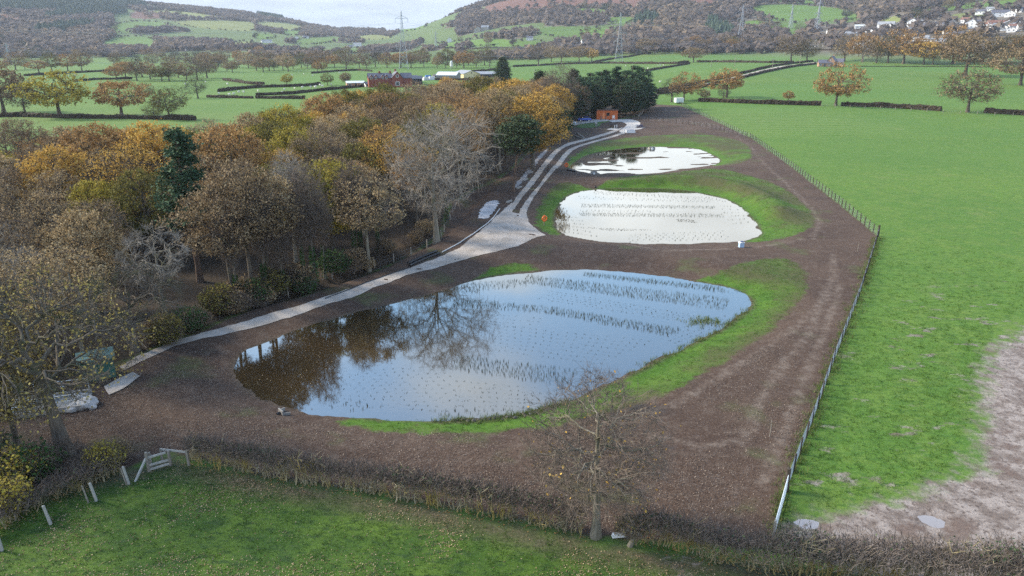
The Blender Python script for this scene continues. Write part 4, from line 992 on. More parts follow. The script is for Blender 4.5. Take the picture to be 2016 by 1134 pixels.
belt(632, 960, 124, 129, 15, 24, B, 'in the belt behind the farm and pylon')
belt(-20, 185, 136, 143, 14, 22, B + ['orange'], 'in the far left pasture belt')
belt(230, 420, 150, 160, 13, 17, B, 'in the belt above the hedge junction')
belt(225, 440, 128, 140, 13, 24, B, 'in the belt above the hedge junction')
belt(400, 640, 132, 143, 12.5, 13, B + [None], 'in the low brown belt left of the farm')
belt(330, 620, 118, 130, 12.5, 15, B + [None], 'in the low brown belt left of the farm')
belt(-30, 420, 106, 118, 13, 19, B + ['dkgreen'], 'at the foot of the left hill')
belt(420, 720, 104, 114, 12, 24, B, 'at the foot of the middle slope')
belt(1000, 1080, 106, 118, 13, 20, B, 'in the fields left of the second pylon')
belt(1170, 1460, 92, 98, 13, 26, B, 'at the foot of the wooded knoll')
belt(1380, 1560, 94, 100, 13, 20, B, 'in the fields below the last pylons')
belt(960, 1080, 96, 104, 10, 24, B, 'in the fields left of the second pylon')
belt(1690, 2040, 98, 112, 12, 38, B, 'below the village houses')

# ---- trimmed field hedges
M_HEDGE = leaf_mat('hedge_twigs', [(0.030, 0.022, 0.015), (0.060, 0.046, 0.032), (0.105, 0.085, 0.055)], 0.05)
def hedge(pxs, h=1.5, w=1.3, label='', group='hedges between the fields', name='hedge', world_pts=None, rough=0.4):
    P = np.array(world_pts) if world_pts is not None else hits(pxs)
    seg = np.linalg.norm(np.diff(P, axis=0), axis=1); s = np.concatenate([[0], np.cumsum(seg)]); Ltot = s[-1]
    dist = np.hypot(*P.mean(0)); step = max(0.7, dist / 450)
    n = max(3, int(Ltot / step)); n = min(n, 500)
    q = np.linspace(0, Ltot, n); x = np.interp(q, s, P[:, 0]); y = np.interp(q, s, P[:, 1]); z = ground_h(x, y)
    d = np.gradient(np.stack([x, y], 1), axis=0); d = d / (np.linalg.norm(d, axis=1, keepdims=True) + 1e-9); nn = np.stack([-d[:, 1], d[:, 0]], 1)
    prof = np.array([(-0.5, -0.1), (-0.55, 0.35), (-0.5, 0.8), (-0.3, 1.0), (0.0, 1.03), (0.3, 1.0), (0.5, 0.8), (0.55, 0.35), (0.5, -0.1)])
    g = np.random.default_rng(abs(int(P[0, 0] * 7 + P[0, 1])) + 1)
    hh = h * (1 + rough * fbm(x * 1.0, y * 1.0, 6, 77, 2)); K = len(prof)
    V = np.empty((n, K, 3)); jit = g.normal(size=(n, K, 3)) * 0.07 * h
    V[:, :, 0] = x[:, None] + nn[:, 0:1] * prof[None, :, 0] * w; V[:, :, 1] = y[:, None] + nn[:, 1:2] * prof[None, :, 0] * w; V[:, :, 2] = z[:, None] + prof[None, :, 1] * hh[:, None]
    V += jit
    i = (np.arange(n - 1) * K)[:, None] + np.arange(K - 1)[None]; F = np.stack([i, i + 1, i + K + 1, i + K], -1).reshape(-1, 4)
    e = np.array([[0, 1, 7, 8], [1, 2, 6, 7], [2, 3, 5, 6]]); F = np.concatenate([F, e, e[:, ::-1] + (n - 1) * K])
    V = V.reshape(-1, 3)
    # ragged twiggy surface
    m = int(min(n * 9, 4500)); id_ = g.integers(0, n * K, m); sz = max(0.3, dist / 1400 * 1.3)
    c = V[id_] + g.normal(size=(m, 3)) * 0.09 * h + np.array([0, 0, 0.04 * h])
    LV, LF = leaf_quads(c, sz, g)
    lr = np.concatenate([g.random(len(F)) * 0.5, g.random(m)])
    c0 = V.mean(0); VV = np.concatenate([V, LV]) - [x[0], y[0], z[0]]
    me = new_mesh('hedge', VV, np.concatenate([F, LF + len(V)]), [M_HEDGE], attrs={'lr': ('FACE', lr)})
    return tag(link(name, me, None, (x[0], y[0], z[0])), label, 'hedge', group)
for pts, h, lab in [
 ([(1375,200),(1450,203),(1540,206),(1616,208)],1.7,'trimmed dark hedge between the small rusty tree and the lopsided oak'), ([(1656,208),(1750,212),(1852,219)],1.7,'trimmed dark hedge between the lopsided oak and the hedge gap'), ([(1938,222),(2016,227),(2150,236)],1.7,'trimmed dark hedge beyond the mushroom shaped oak'),
 ([(1296,186),(1360,176),(1420,164),(1500,144),(1560,132),(1606,126.5)],1.4,'dark hedge along the near side of the farm road'), ([(1290,181),(1356,169),(1416,156),(1496,136.5),(1556,126),(1600,121)],1.4,'dark hedge along the far side of the farm road'),
 ([(870,150),(930,142),(976,138)],1.6,'hedge in front of the pale barns'), ([(856,158),(900,158),(980,160)],1.5,'low hedge below the barn field'),
 ([(1010,132),(1103,127),(1200,125),(1333,126),(1356,123)],1.9,'long dark hedge from the golden clump to the round oak'), ([(1372,122),(1440,123),(1516,124),(1562,123)],1.8,'dark hedge right of the round oak'), ([(1272,141),(1310,134),(1358,126)],1.6,'short dark hedge slanting down from the round oak'),
 ([(1168,123),(1215,115),(1258,108),(1282,105)],1.8,'hedge slanting behind the golden clump to the brown twins'), ([(1383,104.5),(1440,103),(1490,101.5)],1.8,'hedge left of the last pylons'), ([(1183,105),(1220,101),(1258,97)],1.6,'hedge at the foot of the second pylon'), ([(1303,103),(1330,99),(1358,95)],1.6,'short hedge behind the brown twins'),
 ([(1512,102),(1580,100),(1640,99)],1.7,'hedge behind the row of trees left of the bungalow'), ([(1700,104),(1800,105),(1885,106)],1.8,'brown hedge behind the row of trees right of the bungalow'), ([(1650,92),(1720,90),(1760,90)],1.8,'hedge below the village cottages'), ([(1938,77),(2016,78),(2100,78)],2.0,'hedge under the village terrace'),
 ([(-60,232),(40,230),(135,233),(250,234),(385,237)],1.6,'hedge along the back of the wood below the yellow oak'), ([(48,150),(130,145),(210,140.5),(266,138)],1.6,'long grey hedge in the far left pasture'), ([(145,161),(190,157),(260,156)],1.5,'short hedge below the far left pasture'), ([(440,158),(495,166),(520,167)],1.7,'hedge end with a square corner in the sheep pasture'), ([(430,181),(470,176),(505,173),(600,170),(630,167)],1.7,'dark hedge above the sheep pasture'), ([(408,192),(450,193),(497,194)],1.3,'low hedge with a fence by the leafless pale tree'),
 ([(504,188),(569,186),(629,179),(716,171)],1.5,'hedge running up to the brick outbuilding'), ([(504,194),(600,195)],1.4,'lowest short hedge of the sheep pasture'), ([(614,145),(660,141),(704,139),(732,141)],1.6,'hedge behind the small green brown tree'), ([(0,148),(30,146)],1.6,'hedge stub at the far left'),
 ([(674,107),(720,101),(770,94)],1.8,'hedge between the hillside pastures left of the pylon'), ([(835,97),(930,97),(1010,95)],1.8,'hedge under the hillside pasture right of the pylon'), ([(960,118),(1010,115),(1060,116)],1.7,'hedge behind the dark spruce'), ([(1690,131),(1800,131.5),(1900,132),(2016,133)],0.5,'low rough grass bank under the row of trees')]:
    hedge(pts, h * 0.92, 1.1, lab)

# ---- woods on the far slopes (seen as one mass)
def far_wood(name, pts, R, H, lr, mat, tri=9, cone=False, seed=0):
    g = np.random.default_rng(seed); n = len(pts); z = base_h(pts[:, 0], pts[:, 1])
    if cone:
        k = 5; an = np.linspace(0, 2 * pi, k, endpoint=False); V = []; F = []
        ring = np.stack([np.cos(an), np.sin(an)], 1)
        for lvl, (zb, zt, rr) in enumerate([(0.12, 0.75, 1.0), (0.45, 1.0, 0.65)]):
            v = np.empty((n, k + 1, 3)); rad = R[:, None] * rr * (0.75 + 0.5 * g.random((n, k)))
            v[:, :k, 0] = pts[:, 0:1] + ring[None, :, 0] * rad; v[:, :k, 1] = pts[:, 1:2] + ring[None, :, 1] * rad; v[:, :k, 2] = z[:, None] + H[:, None] * zb
            v[:, k, 0] = pts[:, 0]; v[:, k, 1] = pts[:, 1]; v[:, k, 2] = z + H * zt
            b = (np.arange(n) * (k + 1))[:, None] + lvl * n * (k + 1)
            f = np.stack([b + np.arange(k)[None], b + (np.arange(k)[None] + 1) % k, b + k + 0 * np.arange(k)[None]], -1)
            V.append(v.reshape(-1, 3)); F.append(f.reshape(-1, 3))
        V = np.concatenate(V); F = np.concatenate(F); L = np.tile(np.repeat(lr, k), 2)
    else:
        c = np.empty((n, tri, 3)); D = unit(g.normal(size=(n, tri, 3)) * [1, 1, 0.8]); rr = 0.45 + 0.4 * g.random((n, tri))
        c[..., 0] = pts[:, 0:1] + D[..., 0] * R[:, None] * rr; c[..., 1] = pts[:, 1:2] + D[..., 1] * R[:, None] * rr; c[..., 2] = z[:, None] + H[:, None] * (0.55 + 0.42 * D[..., 2] * rr)
        c = c.reshape(-1, 3); m = len(c); nr = unit(D.reshape(-1, 3) * 0.6 + 0.35 * g.normal(size=(m, 3)) + [0, -0.35, 0.7])
        a = unit(np.cross(nr, g.normal(size=(m, 3)))); b = np.cross(nr, a); s = np.repeat(R, tri)[:, None] * (0.45 + 0.35 * g.random((m, 1)))
        V = np.stack([c - a * s, c + a * s * 0.6 - b * s, c + a * s * 0.8 + b * s * 0.9], 1).reshape(-1, 3); F = np.arange(m * 3).reshape(m, 3); L = np.clip(np.repeat(lr, tri) + 0.25 * g.normal(size=m), 0, 1)
    me = new_mesh(name, V, F, [mat], attrs={'lr': ('FACE', L)})
    return link(name, me)
rf = np.random.default_rng(99)
N = 190000
uu = rf.uniform(-0.86, 0.9, N); rr = np.sqrt(rf.uniform(900 ** 2, 3400 ** 2, N)); yy = rr / np.sqrt(1 + uu ** 2); xx = uu * yy
pxs = 1008 + uu * KA
t_ = (rr - np.interp(pxs, HB, H0)) / (np.interp(pxs, HB, H1) - np.interp(pxs, HB, H0))
inf = np.zeros(N, bool)
for P, k in FIELDS: inf |= inside(xx, yy, P)
inb = np.zeros(N, bool)
for P in BRACK: inb |= inside(xx, yy, P)
inc = np.zeros(N, bool)
for P in CONIF: inc |= inside(xx, yy, P)
KNOLL = smooth_poly(hits([(1235,80),(1240,56),(1262,36),(1320,31),(1390,34),(1430,52),(1450,72),(1440,84),(1340,88)]), 1)
kn = inside(xx, yy, KNOLL)
patch = fbm(xx, yy, 240, 51, 2)
ok = (t_ > 0.02) & (t_ < 1.08)
vil = (pxs > 1600) & (t_ < 0.36)
dec = ok & ~inf & ~inc & ((patch < np.where(pxs < 230, 9.0, np.where(pxs < 900, 0.10, 0.30))) | kn) & (rf.random(N) < np.where(inb, 0.05, np.where(vil, 0.10, 0.40)))
# hedgerow trees along the edges of the hillside fields
hp = []
for P, k in FIELDS:
    L = np.linalg.norm(np.roll(P, -1, 0) - P, axis=1)
    for i in range(len(P)):
        n = int(L[i] / 9); t = rf.random((n, 1)); q = P[i] + (P[(i + 1) % len(P)] - P[i]) * t + rf.normal(size=(n, 2)) * 2.0
        hp.append(q[rf.random(n) < 0.75])
hp = np.concatenate(hp)
dpt = np.stack([xx[dec], yy[dec]], 1)
if len(dpt) > 32000: dpt = dpt[rf.choice(len(dpt), 32000, replace=False)]
M_FARW = leaf_mat('far_woodland', [(0.105, 0.085, 0.076), (0.150, 0.118, 0.100), (0.205, 0.155, 0.105)], 0.35, 0.0)
M_FARC = leaf_mat('far_conifers', [(0.028, 0.048, 0.036), (0.046, 0.075, 0.052), (0.075, 0.10, 0.06)], 0.05, 0.0)
M_FARH = leaf_mat('far_hedgerows', [(0.028, 0.030, 0.020), (0.050, 0.045, 0.028), (0.085, 0.070, 0.040)], 0.05, 0.0)
sc = 0.75 + 0.5 * rf.random(len(dpt))
tint = np.clip(0.4 + 0.9 * fbm(dpt[:, 0], dpt[:, 1], 130, 61, 2) + 0.16 * rf.normal(size=len(dpt)), 0, 1)
tag(far_wood('hillside_woodland', dpt, 6.0 * sc, 10.5 * sc, tint, M_FARW, 9, seed=1), 'purple brown leafless woodland covering the far hillsides', 'woodland', kind='stuff')
cp = ok & inc & (rf.random(N) < 0.9) & (t_ < 1.03)
cpt = np.stack([xx[cp], yy[cp]], 1)[:6500]; sc = 0.8 + 0.4 * rf.random(len(cpt))
tag(far_wood('conifer_plantation', cpt, 4.2 * sc, 15 * sc, np.clip(0.4 + 0.2 * rf.normal(size=len(cpt)), 0, 1), M_FARC, cone=True, seed=2), 'dark green conifer plantation on the far hillsides', 'plantation', kind='stuff')
sc = 0.5 + 0.6 * rf.random(len(hp))
tag(far_wood('hillside_hedgerows', hp, 3.2 * sc, 4.6 * sc, rf.random(len(hp)), M_FARH, 7, seed=3), 'dark hedgerows dividing the hillside pastures', 'hedgerows', kind='stuff')
# single trees one can pick out on the slopes
G_HT = 'single trees on the far slopes'
for i in range(46):
    px = rf.uniform(0, 2016); k = rf.integers(len(FIELDS)); P = FIELDS[k][0]; q = P[rf.integers(len(P))] * 0.75 + P.mean(0) * 0.25 + rf.normal(size=2) * 6
    lf = [None, 'brown', 'olive', 'dkgreen'][i % 4]
    put_tree(['fbare0', 'field1', 'fbare2', 'field3'][i % 4], 'tree', {None: 'leafless tree', 'brown': 'brown tree', 'olive': 'olive tree', 'dkgreen': 'dark evergreen tree'}[lf] + ' standing alone in a far hillside pasture', (q[0], q[1], gz(q[0], q[1])), rf.uniform(9, 14), None, 'oak', 'purple', lf, G_HT)

# ================================================================== NEAR PLANTS
# ---- bare young tree in the near hedge
TREE['young'] = tree_meshes('young', seed=91, H=8.8, R=3.9, clear=2.4, n_t=1400, k=(14, 7, 5), leaves=0.2, leaf=0.13, spread=0.2, sprays=4, spray_len=0.65, r0=0.24, twig_r=0.012, limb=0.8, up=0.35, ttop=0.82, lobe_amp=0.15, shell=0.2, bend=0.08)
p = at(1173, 1056)
put_tree('young', 'bare_tree', 'bare young tree with a straight grey trunk growing in the near hedge', p, 8.8, 0.4, 'grey', 'purple', 'gold', crown_name='crown')
# ---- big oak at the near end of the wood, and its neighbours
TREE['hero'] = tree_meshes('hero', seed=97, H=12.5, R=6.6, clear=3.8, n_t=1050, clump=0.4, nclump=60, k=(10, 7, 5), leaves=3, leaf=0.16, spread=0.45, sprays=2, spray_len=0.8, r0=0.5, twig_r=0.02, up=0.35, lean=(-1.0, 0.4), ttop=0.5, lobe_amp=0.34, bend=0.2, shell=0.3)
p = at(128, 893)
put_tree('hero', 'oak_tree', 'massive gnarled oak with thick dark trunk and sparse yellow leaves beside the concrete channel', p, 12.5, 0.2, 'oak', 'oak', 'dim')
p = at(34, 880); put_tree('thin2', 'oak_tree', 'slender ivy flecked tree with yellow leaves left of the massive oak', p, 9.5, 1.0, 'oak', 'dark', 'dim', squash=0.8)
p = at(268, 690); put_tree('hero', 'oak_tree', 'wide low oak with crooked grey limbs hanging over the path end', p, 8.5, 2.4, 'oak', 'oak', None, squash=0.9)
for i, (px, py, h, kd, lf, lab) in enumerate([(30, 960, 2.4, 'bush0', 'yellow', 'bright yellow shrub in the thicket by the left fence'), (20, 1010, 2.2, 'bush1', 'yellow', 'bright yellow green bush beside the leaning fence post'), (210, 925, 1.8, 'bush0', 'yellow', 'small yellow shrub beside the white double posts'), (125, 925, 2.2, 'bush1', None, 'bare bramble thicket below the massive oak'), (70, 945, 2.4, 'bush0', 'ivy', 'dark ivy covered bush below the massive oak'), (-20, 940, 3.0, 'bush1', 'dkgreen', 'dark holly bush at the corner of the thicket'), (165, 940, 1.5, 'bush0', None, 'low bare bush between the thicket and the gate'), (232, 906, 1.4, 'bush1', 'brown', 'brown bush behind the wooden gate')]):
    o = put_tree(kd, 'shrub', lab, at(px, py), h, None, 'dark', 'purple', lf, 'shrubs by the near left fence', sink=0.02); o['category'] = 'shrub'
# ---- willow saplings at the water's edge
TREE['sapling'] = tree_meshes('sapling', seed=93, H=3.2, R=1.0, clear=0.5, n_t=130, k=(7, 4, 3), env='vase', leaves=0, sprays=4, spray_len=0.4, r0=0.035, twig_r=0.010, up=1.2, ttop=0.25)
for i, (px, py, h) in enumerate([(1168,800,3.4), (1205,795,3.0), (1120,815,2.2), (1085,815,1.7), (1145,812,2.6), (1226,800,2.2)]):
    o = put_tree('sapling', 'willow_sapling', 'thin purple twigged sapling at the pond edge behind the bare young tree', at(px, py), h, None, 'purple', 'purple', None, 'saplings at the pond edge', sink=0.01); o['category'] = 'sapling'

# ---- the near hedge: pale stems, purple twigs, ivy
M_STEM = bark_mat('lichen_stems', (0.20, 0.165, 0.09), (0.38, 0.33, 0.22), (0.33, 0.25, 0.06))
M_FINE = bark_mat('fine_hedge_twigs', (0.110, 0.088, 0.074), (0.19, 0.155, 0.13))
def near_hedge(name, pxs, h, label, seed, dens=1.0, w=1.0, ivy_den=1.0, ochre=1.0):
    g = np.random.default_rng(seed); P = hits(pxs); seg = np.linalg.norm(np.diff(P, axis=0), axis=1); s = np.concatenate([[0], np.cumsum(seg)]); L = s[-1]
    def along(q, spread):
        x = np.interp(q, s, P[:, 0]); y = np.interp(q, s, P[:, 1]); return np.stack([x, y], 1) + g.normal(size=(len(q), 2)) * spread
    o = P[0]; z0 = gz(*o)
    root = thing(name, label, 'hedge', (o[0], o[1], z0), 0, 'near clipped hedge')
    org = np.array([o[0], o[1], z0])
    # stems
    n = int(L * 9 * dens); q = g.uniform(0, L, n); b = along(q, 0.16 * w); zb = ground_h(b[:, 0], b[:, 1])
    hh = h * g.uniform(0.45, 0.8, n) * (1 + 0.25 * np.sin(q * 0.9)); K = 6
    S = np.empty((n, K, 3)); wig = np.cumsum(g.normal(size=(n, K, 2)) * 0.075, 1)
    tt = np.linspace(0, 1, K)
    S[:, :, 0] = b[:, 0:1] + wig[..., 0]; S[:, :, 1] = b[:, 1:2] + wig[..., 1]; S[:, :, 2] = zb[:, None] - 0.05 + tt[None] * hh[:, None]
    V, F = tubes(S - org, (g.uniform(0.020, 0.048, (n, 1)) * (1 - 0.55 * tt)[None]), 4)
    B1 = Buf(); B1.add(V, F)
    # crooked side branches in the lower half
    m = int(L * 75 * dens); id_ = g.integers(0, n, m); kk = g.integers(2, K, m); st = S[id_, kk]
    d = g.normal(size=(m, 3)) * [0.22, 0.22, 0.14] + [0, 0, 0.10]; mid = st + d * 0.55 + g.normal(size=(m, 3)) * 0.06; en = st + d * 1.15 + [0, 0, 0.08]
    V, F = tubes(np.stack([st, mid, en], 1) - org, np.repeat([[0.018, 0.015, 0.008]], m, 0) * ochre, 3); B1.add(V, F)
    v, f = B1.get(); stems = link('stems', new_mesh('stems', v, f, [M_STEM]), root); stems['kind'] = 'stuff'
    # fine twig mass on top
    m = int(L * 270 * dens); q = g.uniform(0, L, m); b = along(q, 0.36 * w); zb = ground_h(b[:, 0], b[:, 1]); top = h * (1 + 0.22 * fbm(b[:, 0], b[:, 1], 2.2, 8, 2))
    z1 = zb + top * g.uniform(0.45, 0.9, m); st = np.stack([b[:, 0], b[:, 1], z1], 1)
    d = unit(g.normal(size=(m, 3)) * [0.5, 0.5, 0.25] + [0, 0, 0.75]) * g.uniform(0.2, 0.6, (m, 1)); mid = st + d * 0.5 + g.normal(size=(m, 3)) * 0.05
    V, F = tubes(np.stack([st, mid, st + d], 1) - org, np.repeat([[0.015, 0.011, 0.005]], m, 0), 3)
    tw = link('twigs', new_mesh('twigs', V, F, [M_FINE]), root); tw['kind'] = 'stuff'
    # dark ivy and bramble leaves through it
    m = int(L * 75 * ivy_den); q = g.uniform(0, L, m); keep = np.sin(q * 0.55 + seed) + np.sin(q * 1.3 + 1) * 0.7 + g.normal(size=m) * 0.5 > 0.15; q = q[keep]
    b = along(q, 0.26 * w); zb = ground_h(b[:, 0], b[:, 1]); c = np.stack([b[:, 0], b[:, 1], zb + h * g.uniform(0.55, 1.0, len(q))], 1)
    V, F = leaf_quads(c - org, 0.13, g); lv = link('ivy', new_mesh('ivy', V, F, [LEAF['dkgreen']], attrs={'lr': ('FACE', g.random(len(c)))}), root); lv['kind'] = 'stuff'
    # dead leaves lodged at the foot
    m = int(L * 30); q = g.uniform(0, L, m); b = along(q, 0.35); zb = ground_h(b[:, 0], b[:, 1]); V, F = leaf_quads(np.stack([b[:, 0], b[:, 1], zb + 0.03], 1) - org, 0.10, g, 2.0)
    lf = link('dead_leaves', new_mesh('dead_leaves', V, F, [LEAF['orange']], attrs={'lr': ('FACE', g.random(len(b)))}), root); lf['kind'] = 'stuff'
    return root
near_hedge('hedge', [(372,905),(450,926),(520,938),(620,953),(700,967),(800,984),(900,1003)], 2.0, 'clipped hedge of pale stems between the wooden gate and the middle of the paddock', 5, 1.0, 0.85)
near_hedge('hedge', [(900,1003),(980,1018),(1060,1034),(1150,1054)], 2.0, 'clipped hedge with yellow lichened stems ending at the bare young tree', 6, 1.0, 0.9)
near_hedge('hedge', [(1256,1062),(1330,1082),(1400,1100),(1470,1116),(1530,1126)], 2.0, 'hedge of crooked yellowish stems between the gnarled stump and the white gate', 7, 1.1, 1.0, 0.7)
near_hedge('hedge', [(1530,1122),(1640,1134),(1780,1142),(1900,1150),(2060,1160),(2200,1170)], 2.3, 'thick dark twiggy hedge below the muddy gateway', 8, 1.7, 1.5, 1.6, 0.9)
near_hedge('hedge', [(-70,1070),(0,1042),(60,1010),(100,985),(170,958),(232,930)], 1.3, 'low dark bramble hedge behind the leaning pale posts', 9, 0.7, 1.0, 0.8, 0.7)
# gnarled stump with regrowth beside the young tree
TREE['stump'] = tree_meshes('stump', seed=94, H=2.0, R=0.9, clear=0.7, n_t=260, k=(7, 5, 4), leaves=1, leaf=0.10, spread=0.12, sprays=4, spray_len=0.3, r0=0.16, twig_r=0.010, up=0.9, ttop=0.35)
o = put_tree('stump', 'coppiced_stump', 'gnarled pale stump with yellow brown regrowth right of the bare young tree', at(1240, 1074), 2.0, 0.3, 'grey', 'oak', 'olive'); o['category'] = 'stump'
o = put_tree('sapling', 'thorn_sapling', 'reddish twiggy sapling in the hedge gap left of the bare young tree', at(1130, 1045), 1.9, 0.3, 'purple', 'purple', None); o['category'] = 'sapling'

# ---- fallen leaves (nobody could count them)
def litter(name, label, poly, n, size, mat, seed, dens=None, lift=0.03):
    g = np.random.default_rng(seed); lo, hi = poly.min(0), poly.max(0); q = lo + g.random((n * 4, 2)) * (hi - lo)
    k = inside(q[:, 0], q[:, 1], poly) & (np.abs(q[:, 0]) < 0.85 * q[:, 1] + 10)
    if dens is not None: k &= g.random(len(q)) < dens(q[:, 0], q[:, 1])
    q = q[k][:n]; z = ground_h(q[:, 0], q[:, 1]) + lift
    V, F = leaf_quads(np.stack([q[:, 0], q[:, 1], z], 1), size, g, 1.6)
    tag(link(name, new_mesh(name, V, F, [mat], attrs={'lr': ('FACE', g.random(len(q)))})), label, 'leaves', kind='stuff')
M_DEAD = leaf_mat('dead_leaves', [(0.13, 0.075, 0.045), (0.25, 0.165, 0.100), (0.46, 0.36, 0.23)], 0.1, 0.0)
M_STRAW = leaf_mat('bleached_litter', [(0.06, 0.040, 0.030), (0.13, 0.094, 0.072), (0.30, 0.240, 0.19)], 0.1, 0.0)
clump = lambda x, y: np.clip(0.35 + 1.7 * fbm(x, y, 3.5, 71, 3), 0.03, 1)
litter('fallen_leaves', 'pale fallen leaves scattered over the near paddock', hits([(-60,1040),(100,965),(240,932),(330,900),(380,912),(520,945),(700,975),(900,1012),(1060,1045),(1170,1075),(1400,1120),(1500,1150),(1300,1200),(-200,1200)]), 12000, 0.066, M_DEAD, 1, clump)
litter('fallen_leaves', 'fallen leaves and twigs over the dark soil below the first pond', hits([(0,800),(160,760),(260,720),(400,680),(455,720),(470,760),(560,808),(700,835),(1000,848),(1250,810),(1400,760),(1560,640),(1600,800),(1540,950),(1500,1080),(1200,1050),(900,990),(500,930),(330,885),(100,950),(-50,980)]), 60000, 0.07, M_STRAW, 2, lambda x, y: np.clip(0.30 + 1.2 * fbm(x, y, 6, 72, 3) + 0.35 * (x < 0), 0.03, 1))
litter('floating_leaves', 'pale fallen leaves floating on the first pond', hits([(470,740),(520,690),(640,650),(700,690),(760,790),(620,800)]), 420, 0.10, M_DEAD, 3, None, 0.0) if False else None
def floaters(name, label, poly, n, size, seed):
    g = np.random.default_rng(seed); lo, hi = poly.min(0), poly.max(0); q = lo + g.random((n * 4, 2)) * (hi - lo); q = q[inside(q[:, 0], q[:, 1], poly)][:n]
    V, F = leaf_quads(np.concatenate([q, np.full((len(q), 1), WATER_Z + 0.012)], 1), size, g, 30.0)
    V[:, 2] = np.maximum(V[:, 2], WATER_Z + 0.006)
    tag(link(name, new_mesh(name, V, F, [M_DEAD], attrs={'lr': ('FACE', g.random(len(q)))})), label, 'leaves', kind='stuff')
floaters('floating_leaves', 'pale fallen leaves floating on the dark end of the first pond', hits([(475,735),(490,700),(640,650),(680,690),(640,770),(560,790)], WATER_Z), 200, 0.09, 3)

M_DEAD_, M_DEAD = M_DEAD, leaf_mat('dark_weed', [(0.02, 0.02, 0.012), (0.05, 0.045, 0.025), (0.10, 0.085, 0.05)], 0.1, 0.0)
floaters('floating_weed', 'dark strips of weed floating on the middle pond', np.concatenate([hits([(1150,447),(1200,449),(1290,453),(1200,455)], WATER_Z)]), 130, 0.16, 5)
floaters('floating_weed', 'dark weed patch floating right of centre on the middle pond', hits([(1330,431),(1362,432),(1375,439),(1335,437)], WATER_Z), 110, 0.16, 6)
M_DEAD = M_DEAD_
# ---- planted water reeds in rows
def reed_mesh(seed, n=3, h=0.23):
    g = np.random.default_rng(seed); B = Buf()
    for i in range(n):
        b = np.array([*g.normal(size=2) * 0.045, -0.12]); t = b + np.array([*g.normal(size=2) * 0.05, h * g.uniform(0.7, 1.1) + 0.12]); w = np.array([g.normal(), g.normal(), 0]); w = w / np.linalg.norm(w) * 0.014
        m = (b + t) / 2 + np.array([*g.normal(size=2) * 0.02, 0])
        V = np.array([b - w, b + w, m + w * 1.1, m - w * 1.1, t]); B.add(V, np.array([[0, 1, 2], [0, 2, 3], [3, 2, 4]]))
    return B.get()
M_REED = simple_mat('reed_blades', (0.040, 0.050, 0.022), 0.8, 0.1, 0.3)
REEDV = [reed_mesh(i) for i in range(4)]; REEDM = [new_mesh('reed', v, f, [M_REED]) for v, f in REEDV]
def band(q4, rows, spacing, z=WATER_Z):
    """planting rows filling a quad (tl, tr, br, bl) on the water"""
    a, b, c, d = hits(q4, z); out = []
    n = int(max(np.linalg.norm(b - a), np.linalg.norm(c - d)) / spacing)
    g = np.random.default_rng(int(q4[0][0]))
    for r in range(rows):
        k = (r + 0.5) / rows; A = a + (d - a) * k; E = b + (c - b) * k
        t = (np.arange(n) + 0.5 * (r % 2)) / n
        q = A + (E - A) * t[:, None] + g.normal(size=(n, 2)) * 0.05
        out.append(q[g.random(n) < 0.93])
    return np.concatenate(out)
def in_ponds(q, marg=0.25):
    k = np.zeros(len(q), bool)
    for P in PONDS: k |= sdf(q[:, 0], q[:, 1], P, 5.0) < -marg
    return q[k]
tall = np.concatenate([in_ponds(band(*b)) for b in [
 ([(905,559),(1030,549),(1040,562),(880,582)], 6, 0.45), ([(1040,541),(1440,588),(1430,612),(1030,557)], 9, 0.38), ([(1150,536),(1420,565),(1440,577),(1150,543)], 6, 0.4),
 ([(905,588),(1090,605),(1090,618),(890,602)], 6, 0.4), ([(1090,605),(1345,648),(1320,662),(1085,618)], 7, 0.38), ([(905,700),(1140,728),(1120,762),(890,726)], 9, 0.4), ([(860,806),(1050,800),(1040,826),(850,828)], 3, 0.7), ([(640,780),(760,790),(760,812),(650,806)], 3, 0.9)]])
short = np.concatenate([in_ponds(band(*b)) for b in [
 ([(680,730),(900,715),(880,815),(640,800)], 12, 0.75), ([(900,745),(1130,770),(1060,810),(880,815)], 7, 0.6), ([(1000,640),(1300,670),(1180,720),(950,690)], 8, 0.75), ([(900,612),(1080,625),(1040,650),(880,635)], 4, 0.6), ([(1080,570),(1400,625),(1380,640),(1060,590)], 5, 0.55), ([(1300,655),(1440,615),(1400,650),(1330,680)], 4, 0.8)]])
pond2 = np.concatenate([in_ponds(band(*b)) for b in [
 ([(1145,401),(1410,406),(1408,411),(1145,408)], 5, 0.42), ([(1143,413),(1280,413),(1285,418),(1143,418)], 2, 0.6), ([(1143,419),(1425,421),(1428,428),(1143,425)], 5, 0.42), ([(1170,376),(1400,388),(1440,398),(1170,382)], 4, 0.7), ([(1240,462),(1430,452),(1440,472),(1240,478)], 5, 0.8), ([(1096,425),(1140,425),(1180,470),(1110,458)], 6, 0.7), ([(1415,402),(1450,405),(1480,440),(1440,445)], 6, 0.75), ([(1140,385),(1400,396),(1400,399),(1140,392)], 2, 0.7)]])
order = np.argsort(np.hypot(tall[:, 0], tall[:, 1])); near_r = tall[order[:260]]; rest = tall[order[260:]]
for i, q in enumerate(near_r):
    o = link('reed_clump', REEDM[i % 4], None, (q[0], q[1], WATER_Z), random.uniform(0, 6.28), random.uniform(0.85, 1.3))
    tag(o, 'small dark clump of planted reeds standing in the first pond', 'reeds', 'reed clumps planted in the first pond')
